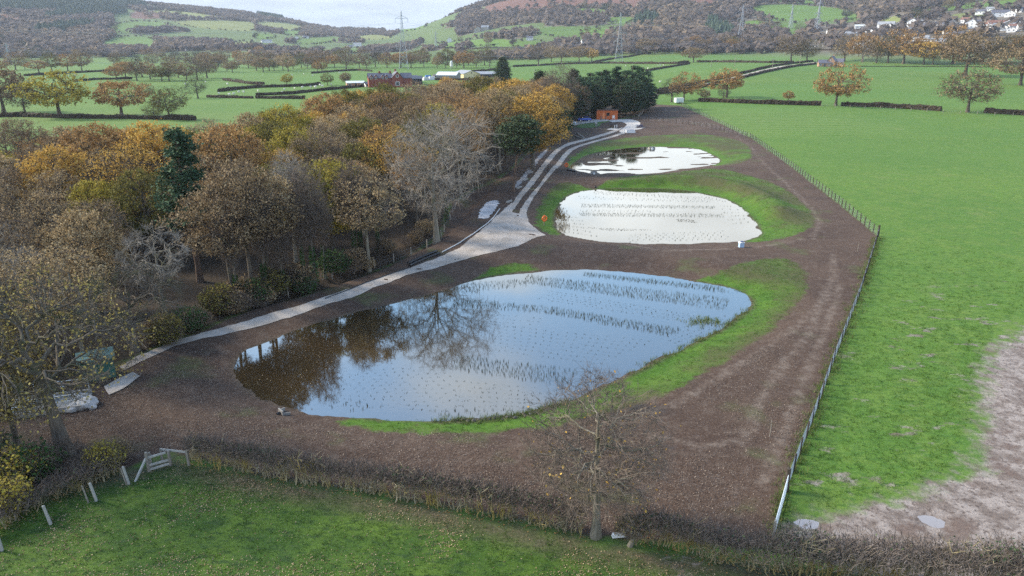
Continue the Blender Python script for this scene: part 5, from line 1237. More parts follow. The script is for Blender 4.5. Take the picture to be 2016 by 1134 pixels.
def reed_stuff(name, label, pts, hs, seed):
    g = np.random.default_rng(seed); B = Buf()
    for q in pts:
        v, f = REEDV[g.integers(4)]; a = g.uniform(0, 6.28); s = hs * g.uniform(0.7, 1.25); R = np.array([[cos(a), -sin(a), 0], [sin(a), cos(a), 0], [0, 0, 1]])
        B.add((v @ R.T) * [1.2, 1.2, s] + [q[0], q[1], WATER_Z], f)
    v, f = B.get(); tag(link(name, new_mesh(name, v, f, [M_REED])), label, 'reeds', kind='stuff')
reed_stuff('reed_rows', 'long rows of small reeds across the first pond', rest, 1.05, 1)
reed_stuff('reed_shoots', 'short reed shoots barely above the first pond', short, 0.36, 2)
reed_stuff('reed_rows', 'rows of reeds across the middle pond', pond2, 0.75, 3)
# weeds, stones and rough grass round the waterline
def tufts(name, label, pts, h, mat, seed, n=9, kind='stuff', cat='grass'):
    g = np.random.default_rng(seed); m = len(pts) * n; b = np.repeat(pts, n, 0) + g.normal(size=(m, 2)) * 0.12; z = ground_h(b[:, 0], b[:, 1]); z = np.maximum(z, WATER_Z)
    base = np.stack([b[:, 0], b[:, 1], z - 0.02], 1); tip = base + np.stack([g.normal(size=m) * 0.12, g.normal(size=m) * 0.12, h * g.uniform(0.5, 1.2, m)], 1); w = unit(g.normal(size=(m, 3)) * [1, 1, 0]) * 0.018
    V = np.stack([base - w, base + w, tip], 1).reshape(-1, 3); tag(link(name, new_mesh(name, V, np.arange(m * 3).reshape(m, 3), [mat], attrs={'lr': ('FACE', g.random(m))})), label, cat, kind=kind)
M_TUFT = leaf_mat('rough_grass', [(0.045, 0.085, 0.016), (0.085, 0.130, 0.030), (0.20, 0.19, 0.085)], 0.2, 0.0)
gq = np.random.default_rng(44)
def along_px(pxs, n, spread, z=0.0):
    P = hits(pxs, z); s = np.concatenate([[0], np.cumsum(np.linalg.norm(np.diff(P, axis=0), axis=1))]); q = gq.uniform(0, s[-1], n); return np.stack([np.interp(q, s, P[:, 0]), np.interp(q, s, P[:, 1])], 1) + gq.normal(size=(n, 2)) * spread
tufts('rough_grass', 'rough grass growing through the wire along the boundary fence', along_px([(1528,1050),(1546,965),(1577,885),(1603,820),(1638,720),(1692,580),(1728,468)], 900, 0.35), 0.35, M_TUFT, 1)
tufts('rough_grass', 'rough grass and weeds along the waterline of the first pond', np.concatenate([along_px([(860,828),(930,829),(1000,822),(1060,810),(1120,790)], 260, 0.25, WATER_Z), along_px([(1240,738),(1350,682),(1415,652),(1450,627),(1476,606)], 160, 0.25, WATER_Z), along_px([(1360,640),(1400,630),(1420,640)], 90, 0.5, WATER_Z)]), 0.28, M_TUFT, 2)

# ---- blades and tussocks over the sown banks and the near pasture
def scatter_in(P, n, seed):
    g = np.random.default_rng(seed); lo, hi = P.min(0), P.max(0); q = lo + g.random((n * 3, 2)) * (hi - lo); k = inside(q[:, 0], q[:, 1], P)
    for W in PONDS: k &= sdf(q[:, 0], q[:, 1], W, 5.0) > 0.15
    return q[k][:n]
M_BANKG = leaf_mat('bank_grass', [(0.024, 0.060, 0.007), (0.048, 0.105, 0.010), (0.085, 0.150, 0.022)], 0.2, 0.0)
tufts('bank_grass', 'short bright grass sown on the banks of the first pond', scatter_in(GRASS1, 3600, 61), 0.13, M_BANKG, 61, 7)
tufts('bank_grass', 'short grass sown on the banks of the middle pond', scatter_in(GRASS2, 2600, 62), 0.16, M_BANKG, 62, 6)
FIELDN = hits([(1560,985),(1620,840),(1700,600),(1740,470),(1900,470),(2080,560),(1960,640),(1930,720),(1900,850),(1860,930),(1760,965),(1640,1000)])
FT = scatter_in(FIELDN, 7000, 63); FT = FT[np.random.default_rng(64).random(len(FT)) < np.clip((94 - FT[:, 1]) / 50, 0, 1)]
tufts('pasture_tussocks', 'tussocks of longer grass in the big field beside the fence', FT, 0.15, M_BANKG, 63, 7)
FP = scatter_in(hits([(-60,1060),(100,985),(240,950),(340,915),(420,930),(600,965),(900,1025),(1100,1065),(1400,1140),(1300,1200),(-200,1200)]), 3200, 65)
M_PADG = leaf_mat('paddock_grass', [(0.018, 0.044, 0.007), (0.036, 0.080, 0.009), (0.070, 0.115, 0.020)], 0.2, 0.0)
tufts('paddock_tussocks', 'tussocks of dark grass in the near paddock', FP, 0.12, M_PADG, 66, 7)

# ================================================================== FENCES AND SITE FURNITURE
M_POST_D = simple_mat('dark_treated_wood', (0.060, 0.050, 0.042), 0.9, 0.1, 0.3)
M_POST_P = simple_mat('weathered_pale_wood', (0.25, 0.225, 0.19), 0.9, 0.1, 0.25, 6.0)
M_POST_W = simple_mat('bleached_wood', (0.36, 0.35, 0.32), 0.85, 0.1, 0.15, 6.0)
M_WIRE = simple_mat('galvanised_wire', (0.42, 0.45, 0.46), 0.5, 0.4, 0.1, 3.0, 0.3)
M_GALV = simple_mat('galvanised_steel', (0.66, 0.71, 0.74), 0.4, 0.5, 0.08, 3.0, 0.25)
M_BLACK = simple_mat('black_plastic', (0.015, 0.015, 0.017), 0.45, 0.4, 0.2)
M_WHITEP = simple_mat('white_plastic', (0.72, 0.72, 0.70), 0.5, 0.3, 0.08)
M_CONCR = simple_mat('cast_concrete', (0.27, 0.255, 0.235), 0.9, 0.1, 0.2, 2.0)
M_ORANGE = simple_mat('orange_plastic', (0.75, 0.15, 0.03), 0.45, 0.3, 0.08)
M_BLUE = simple_mat('dark_blue_paint', (0.02, 0.035, 0.11), 0.5, 0.3, 0.1)
def post_mesh(h, w, mat, taper=0.85):
    m = MB(); m.box((0, 0, h / 2 - 0.1), (w, w, h + 0.2), 0, taper); m.tube([(0, 0, h), (0, 0, h + 0.04)], [w * 0.42, w * 0.2], 6); return m.mesh('post', mat)
POST_D = post_mesh(1.25, 0.12, M_POST_D); POST_P = post_mesh(1.15, 0.11, M_POST_P); POST_W = post_mesh(1.25, 0.13, M_POST_W); POST_BIG = post_mesh(1.55, 0.2, M_POST_D)
def resample(P, step):
    P = np.asarray(P); s = np.concatenate([[0], np.cumsum(np.linalg.norm(np.diff(P, axis=0), axis=1))]); n = max(2, int(round(s[-1] / step)) + 1); q = np.linspace(0, s[-1], n)
    return np.stack([np.interp(q, s, P[:, 0]), np.interp(q, s, P[:, 1])], 1)
def fence(pxs, label, group, post, step, wires=(0.25, 0.6, 1.0), wr=0.005, stays=0.0, wire_mat=None, ends=None):
    P = resample(hits(pxs), step); z = ground_h(P[:, 0], P[:, 1]); o = np.array([P[0, 0], P[0, 1], z[0]])
    root = thing('wire_fence', label, 'fence', tuple(o), 0, group)
    for i, (q, zz) in enumerate(zip(P, z)):
        big = ends and i in (0, len(P) - 1)
        link('post', POST_BIG if big else post, root, (q[0] - o[0], q[1] - o[1], zz - o[2]), (random.gauss(0, 0.025), random.gauss(0, 0.025), random.random()))
    L = np.concatenate([P, z[:, None]], 1) - o
    for h in wires:
        m = MB(); m.tube(L + [0, 0, h], wr, 3, False); m.build('wire', wire_mat or M_WIRE, root)
    if stays:
        Q = resample(P, stays); zq = np.interp(np.arange(len(Q)) * stays, np.concatenate([[0], np.cumsum(np.linalg.norm(np.diff(P, axis=0), axis=1))]), z)
        A = np.concatenate([Q, zq[:, None]], 1) - o
        V, F = tubes(np.stack([A + [0, 0, 0.04], A + [0, 0, 0.96]], 1), np.full((len(A), 2), wr * 0.8), 3)
        s = link('wire_stays', new_mesh('wire_stays', V, F, [wire_mat or M_WIRE]), root); s['kind'] = 'stuff'
    return root
NET = (0.05, 0.16, 0.27, 0.39, 0.52, 0.66, 0.81, 0.96, 1.12)
fence([(1548,966),(1577,885),(1603,820),(1638,720),(1692,580),(1728,466)], 'new wire netting fence with dark posts from the galvanised gate to the fence corner', 'boundary fences of the site', POST_D, 2.3, NET, 0.009, 0.16, None, True)
fence([(1728,466),(1650,400),(1560,331),(1480,272),(1400,236),(1342,208)], 'new wire netting fence with dark posts from the fence corner up to the stony gateway', 'boundary fences of the site', POST_D, 2.1, NET, 0.006, 0.5, None, True)
fence([(1262,237),(1300,239),(1340,243),(1400,252),(1456,267),(1478,273)], 'dark post fence crossing the bare soil behind the far pond', 'inner fences of the site', POST_D, 2.6, (0.3, 0.6, 0.9, 1.1), 0.005)
fence([(1256,233),(1264,224),(1276,212),(1284,204)], 'pale post fence along the pines beside the cabin', 'inner fences of the site', POST_P, 2.6, (0.3, 0.7, 1.05), 0.005)
fence([(470,612),(540,588),(603,562),(703,531),(789,504),(843,485),(862,474)], 'pale post and wire fence at the foot of the wood along the lower track', 'fences along the wood', POST_P, 3.2, (0.35, 0.7, 1.05), 0.004)
fence([(862,474),(880,442),(900,404),(950,366)], 'pale post and wire fence at the foot of the wood beside the stone soakaway', 'fences along the wood', POST_P, 3.2, (0.35, 0.7, 1.05), 0.004)
fence([(1036,300),(1060,288),(1090,280),(1124,272)], 'close set pale posts beside the upper track below the cabin', 'fences along the wood', POST_P, 1.7, (0.35, 0.7, 1.05), 0.005)
fence([(1616,210),(1656,212),(1750,216),(1852,222),(1940,226),(2030,231)], 'thin pale post fence in front of the trimmed hedges of the big field', 'fences of the big field', POST_P, 5.0, (0.5, 1.0), 0.006)
# galvanised gate into the field corner
a, b = np.array(at(1548, 968)), np.array(at(1522, 1062)); u = (b - a); L = np.linalg.norm(u[:2]); ang = math.atan2(u[1], u[0])
root = thing('field_gate', 'long bright galvanised field gate at the end of the netting fence by the puddle', 'gate', tuple(a), ang)
fr = MB(); 
for h in (0.12, 1.22): fr.tube([(0.15, 0, h), (L - 0.1, 0, h)], 0.026, 6)
for x in (0.15, L - 0.1): fr.tube([(x, 0, 0.12), (x, 0, 1.22)], 0.03, 6)
fr.build('frame', M_GALV, root)
for h in (0.26, 0.41, 0.58, 0.78, 1.0): MB().tube([(0.15, 0, h), (L - 0.1, 0, h)], 0.021, 6).build('bar', M_GALV, root)
m = MB()
for x in np.arange(0.3, L - 0.15, 0.11): m.tube([(x, 0, 0.13), (x, 0, 1.2)], 0.008, 3, False)
g_ = m.build('mesh_panel', M_GALV, root); g_['kind'] = 'stuff'
link('post', POST_BIG, root, (0, 0, 0)); link('post', POST_W, root, (L + 0.1, 0, 0))
# weathered timber stile and gate corner at the near left
def foot(px, py): return np.array(at(px, py))
o = foot(294, 928); root = thing('timber_stile', 'weathered grey timber stile with rails and a leaning brace at the paddock corner', 'stile', tuple(o))
def lp(px, py, h=0.0): q = foot(px, py) - o; return (q[0], q[1], q[2] + h)
for px, py, h, w in ((294, 928, 1.35, 0.14), (299, 922, 1.15, 0.11), (336, 916, 1.05, 0.13), (320, 908, 0.95, 0.10), (372, 916, 1.1, 0.13)):
    q = lp(px, py); MB().bar((q[0], q[1], q[2] - 0.2), (q[0], q[1], q[2] + h), w).build('post', M_POST_P, root)
for A, B_ in ((lp(294, 928, 0.95), lp(331, 918, 1.0)), (lp(294, 928, 0.42), lp(336, 916, 0.42)), (lp(294, 928, 0.12), lp(336, 916, 0.15)), (lp(320, 908, 0.9), lp(372, 916, 0.95))):
    MB().bar(A, B_, 0.05, 0.13).build('rail', M_POST_W, root)
MB().bar(lp(292, 929, 0.95), lp(266, 949, 0.0), 0.09, 0.12).build('brace', M_POST_W, root)
for i, (px, py, lab) in enumerate([(254, 953, 'bleached leaning post of the pair beside the timber stile'), (249, 954, 'thin grey post of the pair beside the timber stile'), (190, 986, 'bleached post of the pair beside the bramble hedge'), (174, 989, 'thin grey post of the pair beside the bramble hedge'), (100, 1032, 'lone bleached post before the bramble hedge'), (4, 1084, 'bleached post at the paddock edge below the yellow bush'), (508, 930, 'pale post standing in the clipped hedge')]):
    thin = 'thin' in lab
    tag(link('fence_post', POST_P if thin else POST_W, None, at(px, py), (0.03, -0.10 if i < 5 else 0, 0.3), (0.7, 0.7, 1) if thin else None), lab, 'post', 'old posts along the near hedge')
# ---- drainage pipes lying by the track
def pipe(name, label, pxs, r, mat, lift=0.0, group=None, n=8):
    P = smooth_poly(resample(hits(pxs), 1.2), 1, False); z = ground_h(P[:, 0], P[:, 1]) + r * 0.8 + lift; o = np.array([P[0, 0], P[0, 1], z[0]])
    L = np.concatenate([P, z[:, None]], 1) - o
    return tag(MB().tube(L, r, n).build(name, mat, None, tuple(o), smooth=True), label, 'pipe', group)
pipe('drain_pipe', 'upper black drainage pipe lying on the ditch bank above the lower track', [(803,521),(830,509),(860,497)], 0.15, M_BLACK, 0.02, 'loose black pipes')
pipe('drain_pipe', 'lower black drainage pipe lying next to its twin on the ditch bank', [(806,526),(835,513),(866,501)], 0.15, M_BLACK, 0.02, 'loose black pipes')
pipe('cable_duct', 'long thin dark duct lying along the ditch beside the lower track', [(640,586),(690,568),(740,551),(800,530)], 0.06, M_BLACK)
pipe('drain_hose', 'thin white hose curving along the ditch beside the gravel junction', [(870,498),(900,482),(932,461),(958,441),(972,428),(984,412)], 0.07, simple_mat('grey_white_hose', (0.55, 0.54, 0.52), 0.6, 0.2, 0.1))
for i, (px, py) in enumerate([(1002,398),(1022,371),(1034,355),(1044,341)]):
    q = at(px, py); tag(MB().box((0, 0, 0.12), (0.3, 1.6, 0.3)).build('kerb_stone', M_CONCR, None, q, -0.55), 'pale concrete kerb stone lying along the left wheel strip', 'kerb', 'kerb stones along the wheel strip')
# ---- life rings on stands
def ring_mesh(R=0.36, r=0.09, n=18, k=8):
    a = np.linspace(0, 2 * pi, n, endpoint=False); b = np.linspace(0, 2 * pi, k, endpoint=False)
    V = np.array([[(R + r * cos(q)) * cos(p), r * sin(q), (R + r * cos(q)) * sin(p)] for p in a for q in b]); F = [[i * k + j, ((i + 1) % n) * k + j, ((i + 1) % n) * k + (j + 1) % k, i * k + (j + 1) % k] for i in range(n) for j in range(k)]
    return new_mesh('life_ring', V, np.array(F), [M_ORANGE], smooth=True)
RING = ring_mesh()
for px, py, lab, rz in ((1072, 436, 'orange life ring on a post on the grass bank of the middle pond', 0.5), (1115, 331, 'orange life ring on a post by the far pond inlet', 0.1)):
    root = thing('life_ring_stand', lab, 'life ring', at(px, py), rz, 'life rings'); MB().bar((0, 0.12, -0.1), (0, 0.12, 1.5), 0.09).build('post', M_POST_P, root); link('ring', RING, root, (0, 0, 1.0)); MB().box((0, 0.06, 1.0), (0.2, 0.03, 1.0)).build('backboard', M_ORANGE, root)
# ---- inlets and outlets
def headwall(px, py, rz, lab, s=1.0, pm=None):
    root = thing('pipe_headwall', lab, 'headwall', at(px, py), rz, 'pond inlets and outlets')
    m = MB(); m.box((0, 0.3 * s, 0.25 * s), (1.3 * s, 0.18 * s, 0.8 * s)); m.build('back_wall', M_CONCR, root)
    for sx in (-1, 1): MB().bar((sx * 0.62 * s, 0.25 * s, 0.15 * s), (sx * 0.85 * s, -0.6 * s, 0.05 * s), 0.12 * s, 0.5 * s).build('wing_wall', M_CONCR, root)
    MB().tube([(0, 0.9 * s, 0.2 * s), (0, 0.0, 0.15 * s)], 0.22 * s, 10).build('pipe_end', pm or M_BLACK, root)
headwall(556, 799, 2.3, 'black pipe outlet with pale slab at the near corner of the first pond', 0.55)
headwall(1170, 341, 0.3, 'white concrete inlet at the near shore of the far pond', 1.0, M_WHITEP)
headwall(1284, 287, 3.1, 'small white headwall on the far shore of the far pond', 1.0, M_WHITEP)
pipe('inlet_pipe', 'black inlet pipe running into the end of the far pond', [(1117,333),(1126,335),(1134,336)], 0.2, M_BLACK)
tag(MB().box((0, 0, 0.12), (0.28, 0.28, 0.34)).tube([(0, 0, 0.27), (0, 0, 0.42)], 0.06, 8).build('sampling_post', M_BLACK, None, at(1173, 363), 0.2), 'small black sampling post on the bank between the two upper ponds', 'post')
root = thing('control_box', 'small blue and white control box beside the stony crossing', 'box', at(1459, 486), 0.2); MB().box((0, 0, 0.3), (0.6, 0.45, 0.6)).build('case', simple_mat('pale_blue_case', (0.36, 0.48, 0.62), 0.5), root); MB().box((0, 0, 0.64), (0.68, 0.52, 0.08)).build('lid', M_WHITEP, root); MB().box((0.05, 0, 0.72), (0.3, 0.3, 0.12)).build('vent', M_BLUE, root)
for i, (px, py) in enumerate([(1515,860),(1688,495)]):
    tag(MB().tube([(0, 0, -0.1), (0.02, 0, 0.6), (0.0, 0.03, 1.2)], [0.03, 0.025, 0.018], 6).build('marker_stake', M_POST_P, None, at(px, py)), 'thin pale marker stake standing in the bare soil', 'stake', 'marker stakes')
# ---- green kiosk, slab, channel and boulders under the massive oak
M_TEAL = simple_mat('green_grp', (0.035, 0.105, 0.085), 0.5, 0.3, 0.15, 1.5); M_TEALR = simple_mat('weathered_green_roof', (0.115, 0.185, 0.165), 0.6, 0.2, 0.25, 2.0)
k_ = at(196, 742); root = thing('control_kiosk', 'dark green kiosk with a weathered pale green roof at the end of the path', 'kiosk', k_, 0.55)
MB().box((0, 0, 0.85), (2.3, 1.4, 1.7)).build('cabinet', M_TEAL, root)
m = MB(); V = np.array([[-1.3,-0.85,1.7],[1.3,-0.85,1.7],[1.3,0.85,1.9],[-1.3,0.85,1.9],[-1.3,-0.85,1.82],[1.3,-0.85,1.82],[1.3,0.85,2.02],[-1.3,0.85,2.02]]); m.add(V, [[0,3,2,1],[4,5,6,7],[0,1,5,4],[1,2,6,5],[2,3,7,6],[3,0,4,7]]); m.build('roof', M_TEALR, root)
for sx in (-0.57, 0.57):
    d_ = MB().box((sx, -0.715, 0.82), (1.05, 0.03, 1.5)).build('door', M_TEAL, root); MB().box((sx * 0.25, -0.74, 0.85), (0.05, 0.03, 0.18)).build('handle', M_GALV, d_)
tag(drape('concrete_slab', hits([(205,762),(230,748),(262,734),(276,742),(246,764),(215,778)]), M_GRAVEL, 0.07, 0.6, 0.03), kind='structure')
o = at(90, 800); root = thing('concrete_channel', 'concrete weir channel with galvanised handrails beside the massive oak', 'channel', o, 0.30)
MB().box((0, 0, -0.02), (5.5, 2.5, 0.16)).build('slab', M_CONCR, root)
for sy in (-1.3, 1.3): MB().box((0, sy, 0.15), (5.4, 0.2, 0.42)).build('side_wall', M_CONCR, root)
for sx in (-2.0, 0.3): MB().box((sx, 0, 0.18), (0.15, 2.3, 0.34)).build('weir_plate', M_GALV, root)
for sy in (-1.3, 1.3):
    for h in (0.8, 1.25): MB().tube([(-2.6, sy, h), (2.6, sy, h)], 0.03, 6).build('rail', M_GALV, root)
    for sx in (-2.6, -0.9, 0.9, 2.6): MB().tube([(sx, sy, 0.3), (sx, sy, 1.25)], 0.03, 6).build('rail_post', M_GALV, root)
M_ROCK = simple_mat('pale_limestone', (0.36, 0.35, 0.34), 0.9, 0.1, 0.25, 3.0, 0, 0.5)
def rock_mesh(seed):
    g = np.random.default_rng(seed); import bmesh
    bm = bmesh.new(); bmesh.ops.create_icosphere(bm, subdivisions=2, radius=0.5)
    for v in bm.verts:
        n = 0.25 * sin(v.co.x * 5 + seed) + 0.2 * sin(v.co.y * 6 + seed * 2) + 0.15 * g.normal(); v.co *= 1 + 0.35 * n; v.co.z *= 0.6
    me = bpy.data.meshes.new('boulder'); bm.to_mesh(me); bm.free(); me.materials.append(M_ROCK); return me
M_WETROCK = simple_mat('wet_dark_stone', (0.055, 0.048, 0.042), 0.6, 0.3, 0.3, 3.0)
ROCK = [rock_mesh(i) for i in range(4)]
for i, (px, py, s) in enumerate([(170,798,1.5),(180,790,0.8),(160,786,0.9),(152,780,0.7),(150,800,1.0),(182,803,0.6),(140,808,0.9),(166,779,0.6)]):
    q = at(px, py); tag(link('boulder', ROCK[i % 4], None, (q[0], q[1], q[2] + 0.12 * s), i * 1.3, s), 'pale limestone boulder dumped beside the concrete channel', 'boulder', 'boulders beside the channel')
for i in range(26):
    px = 890 + i * 6.6 + random.uniform(-3, 3); py = np.interp(px, [890, 1000, 1060], [829, 823, 812]) + random.uniform(-2, 3); q = at(px, py, WATER_Z)
    so_ = link('stone', ROCK[i % 4], None, (q[0], q[1], max(q[2], WATER_Z)), i * 1.1, random.uniform(0.22, 0.42)); so_.material_slots[0].link = 'OBJECT'; so_.material_slots[0].material = M_WETROCK; tag(so_, 'dark wet stone edging the near shore of the first pond', 'stone', 'stones edging the first pond')
root = thing('plastic_trough', 'short pale plastic trough lying between the young tree and the stump', 'trough', at(1218, 1056), 0.15); MB().box((0, 0, 0.12), (0.75, 0.24, 0.2), 0, 0.85).build('shell', M_WHITEP, root); MB().box((0, 0, 0.235), (0.55, 0.15, 0.02)).build('inside', M_CONCR, root)

# ================================================================== CAR PARK
# timber cabin
c_ = at(1195.5, 235.5); D_ = math.hypot(c_[0], c_[1]); W = 40 / 1400 * D_; Hc = 17.0 / 1400 * D_; Dp = 2.9
def clad_mat():
    t = NT('orange_timber_cladding'); co = t.objco(); sp = t.n('ShaderNodeSeparateXYZ'); t.set(sp.inputs[0], co)
    w = t.n('ShaderNodeTexWave'); w.inputs['Scale'].default_value = 2.2; t.set(w.inputs['Vector'], co); n = t.noise(3, 3, vec=co, stretch=(4, 4, 0.4))
    c = t.mix(t.mr(n, 0.3, 0.7), (0.46, 0.105, 0.030), (0.62, 0.175, 0.055)); return t.done(t.bsdf(c, 0.75, 0.2))
M_CLAD = clad_mat(); M_DARK = simple_mat('dark_glass', (0.02, 0.02, 0.022), 0.15, 0.5, 0.1)
root = thing('timber_cabin', 'orange brown timber clad cabin with a railed doorway at the end of the track', 'cabin', (c_[0], c_[1] + Dp / 2, c_[2]), -0.06)
wl_ = MB().box((0, 0, Hc / 2), (W, Dp, Hc)).build('wall', M_CLAD, root)
for i in range(24):
    x = -W / 2 + (i + 0.5) * W / 24
    if -0.23 * W < x < -0.1 * W or -0.04 * W < x < 0.12 * W: continue
    MB().box((x, -Dp / 2 - 0.02, Hc / 2 - 0.03), (W / 24 - 0.05, 0.035, Hc - 0.1)).build('plank', M_CLAD, root)
MB().box((0, 0, Hc + 0.06), (W + 0.25, Dp + 0.3, 0.12)).build('roof', simple_mat('brown_roof', (0.16, 0.085, 0.06), 0.8), root)
MB().box((-0.165 * W, -Dp / 2 - 0.03, 1.05), (0.11 * W, 0.06, 2.1)).build('door', simple_mat('lit_doorway_orange', (0.75, 0.26, 0.10), 0.6), root)  # pale orange colour stands for the lit interior of the open doorway
wf = MB().box((0.04 * W, -Dp / 2 - 0.03, 1.75), (0.15 * W, 0.06, 0.95)).build('window', M_DARK, root)
MB().box((0.04 * W, -Dp / 2 - 0.06, 1.24), (0.17 * W, 0.14, 0.06)).build('sill', M_POST_P, wf)
MB().box((-0.165 * W, -Dp / 2 - 0.75, 0.12), (0.24 * W, 1.4, 0.16)).build('deck', M_POST_P, root)
for sx in (-0.275, -0.055):
    for yy_ in (-Dp / 2 - 0.1, -Dp / 2 - 1.4): MB().box((sx * W, yy_, 0.6), (0.09, 0.09, 1.0)).build('rail_post', M_POST_P, root)
    MB().bar((sx * W, -Dp / 2 - 0.1, 1.05), (sx * W, -Dp / 2 - 1.4, 1.05), 0.08).build('hand_rail', M_POST_P, root)
# cars
def car(name, label, px, py, rz, paint, length=4.2, tailgate=False):
    m_p = simple_mat(name + '_paint', paint, 0.25, 0.6, 0.05); root = thing(name, label, 'car', at(px, py), rz, 'cars parked by the cabin'); hw = 0.88; L = length / 2
    prof = [(-L, 0.35), (-L, 0.72), (-L + 0.05, 0.92), (-L * 0.90, 1.0), (-L * 0.42, 1.05), (-0.1, 1.06), (L * 0.9, 1.02), (L, 0.85), (L, 0.35)]
    def loft(pr, w0, w1, z0, z1, name_, mat, par):
        V = []
        for x, z in pr:
            k = (z - z0) / (z1 - z0); w = w0 + (w1 - w0) * k
            V += [(x, -w, z), (x, w, z)]
        n = len(pr); F = [[2 * i, 2 * i + 1, 2 * ((i + 1) % n) + 1, 2 * ((i + 1) % n)] for i in range(n)]
        import bmesh
        bm = bmesh.new(); vs = [bm.verts.new(v) for v in V]
        for f in F: bm.faces.new([vs[i] for i in f])
        bm.faces.new([vs[2 * i] for i in range(n)][::-1]); bm.faces.new([vs[2 * i + 1] for i in range(n)]); bmesh.ops.recalc_face_normals(bm, faces=bm.faces[:]); bmesh.ops.bevel(bm, geom=bm.edges[:], offset=0.04, segments=1, affect='EDGES')
        me = bpy.data.meshes.new(name_); bm.to_mesh(me); bm.free(); me.materials.append(mat)
        for p_ in me.polygons: p_.use_smooth = True
        return link(name_, me, par)
    loft(prof, hw, hw * 0.97, 0.35, 1.06, 'body', m_p, root)
    cab = loft([(-L * 0.45, 1.03), (-L * 0.12, 1.45), (0.2, 1.52), (L * 0.62, 1.48), (L * 0.92, 1.03)], hw * 0.95, hw * 0.72, 1.03, 1.5, 'glasshouse', M_DARK, root)
    loft([(-L * 0.10, 1.46), (0.2, 1.535), (L * 0.62, 1.50), (L * 0.66, 1.46), (0.2, 1.45)], hw * 0.76, hw * 0.70, 1.45, 1.54, 'roof', m_p, root)
    for sx in (-L * 0.62, L * 0.62):
        for sy in (-1, 1):
            w_ = MB().tube([(sx, sy * (hw - 0.16), 0.32), (sx, sy * (hw + 0.02), 0.32)], 0.32, 14).build('wheel', M_BLACK, root); MB().tube([(sx, sy * (hw + 0.015), 0.32), (sx, sy * (hw + 0.035), 0.32)], 0.19, 10).build('rim', M_GALV, w_)
    for sy in (-1, 1): MB().box((-L - 0.0, sy * 0.62, 0.76), (0.08, 0.36, 0.14)).build('headlight', M_WHITEP, root); MB().box((L, sy * 0.68, 0.86), (0.08, 0.24, 0.2)).build('tail_light', simple_mat('red_lens', (0.4, 0.02, 0.02), 0.3), root)
    if tailgate: MB().bar((L * 0.66, 0, 1.52), (L * 1.15, 0, 1.98), 1.3, 0.07).build('tailgate', M_DARK, root)
car('blue_car', 'bright blue hatchback with its tailgate raised parked left of the cabin', 1150, 238.5, 0.12, (0.015, 0.075, 0.42), 4.4, True)
car('silver_car', 'small pale silver blue car parked nose out beside the grassed island', 1122.5, 247.5, 0.75, (0.42, 0.52, 0.62), 3.8)
# pole, kiosk bits, bollards, picnic tables
q = at(1123, 237); root = thing('utility_pole', 'tall thin timber pole standing at the edge of the car park', 'pole', q); MB().tube([(0, 0, -0.2), (0, 0, 7.2)], [0.13, 0.09], 8).build('shaft', M_POST_P, root); MB().box((0, 0, 7.0), (0.9, 0.1, 0.1)).build('cross_bar', M_POST_D, root); MB().box((-0.1, -0.22, 0.9), (0.42, 0.3, 1.0)).build('meter_box', M_WHITEP, root)
tag(drape('grass_island', smooth_poly(hits([(1133,250),(1142,244.5),(1160,242.5),(1180,242),(1184,246),(1176,250.5),(1155,252.5),(1140,252.5)]), 2), simple_mat('short_turf', (0.075, 0.12, 0.045), 0.95, 0.1, 0.3, 0.8), 0.08, 0.8, 0.05), kind='structure')
for i, (px, py) in enumerate([(1143,244.8),(1152,243.8),(1162,243),(1168,242.6)]):
    q = at(px, py); tag(MB().tube([(0, 0, -0.05), (0, 0, 1.0)], 0.06, 6).build('rail_post', M_POST_D, None, q), 'dark post at the edge of the grassed island by the car park', 'post', 'posts round the grassed island')
root = thing('litter_bin', 'grey lidded bin at the end of the grassed island', 'bin', at(1173.5, 249)); MB().box((0, 0, 0.5), (0.6, 0.55, 1.0), 0, 0.9).build('body', simple_mat('grey_plastic', (0.16, 0.17, 0.17), 0.5), root); MB().box((0, 0, 1.06), (0.66, 0.6, 0.12)).build('lid', M_WHITEP, root)
root = thing('information_board', 'small white information board on two legs before the cabin', 'sign', at(1207.5, 241.2), 0.1); MB().box((0, 0, 1.75), (0.75, 0.05, 0.95)).build('panel', M_WHITEP, root)
for sx in (-0.3, 0.3): MB().box((sx, 0.05, 0.7), (0.07, 0.07, 1.5)).build('leg', M_GALV, root)
for i, (px, py) in enumerate([(1210.2,252.6),(1214.2,251.8),(1250.5,250.6),(1253.2,250),(1229,263.5)]):
    tag(MB().tube([(0, 0, -0.05), (0, 0, 0.95), (0, 0, 1.02)], [0.11, 0.11, 0.05], 8).build('bollard', M_WHITEP, None, at(px, py)), ['short white bollard beside the left picnic table', 'short white bollard beside the left picnic table', 'short white bollard beside the right picnic table', 'short white bollard beside the right picnic table', 'short white bollard left of the white block'][i], 'bollard', 'white bollards round the turning loop')
for px, py, lab in ((1205.5, 249.3, 'dark picnic table on the left paved pad'), (1259.5, 250.8, 'dark blue picnic table on the right paved pad')):
    root = thing('picnic_table', lab, 'table', at(px, py), 0.2, 'picnic tables'); mt = M_BLUE if 'blue' in lab else M_POST_D
    MB().box((0, 0, 0.75), (1.8, 0.75, 0.08)).build('table_top', mt, root)
    for sy in (-0.75, 0.75): MB().box((0, sy, 0.45), (1.8, 0.3, 0.06)).build('seat', mt, root)
    for sx in (-0.65, 0.65):
        for sy in (-1, 1): MB().bar((sx, sy * 0.75, 0), (sx, sy * 0.25, 0.72), 0.08).build('leg', mt, root)
        MB().bar((sx, -0.8, 0.4), (sx, 0.8, 0.4), 0.08).build('cross_beam', mt, root)
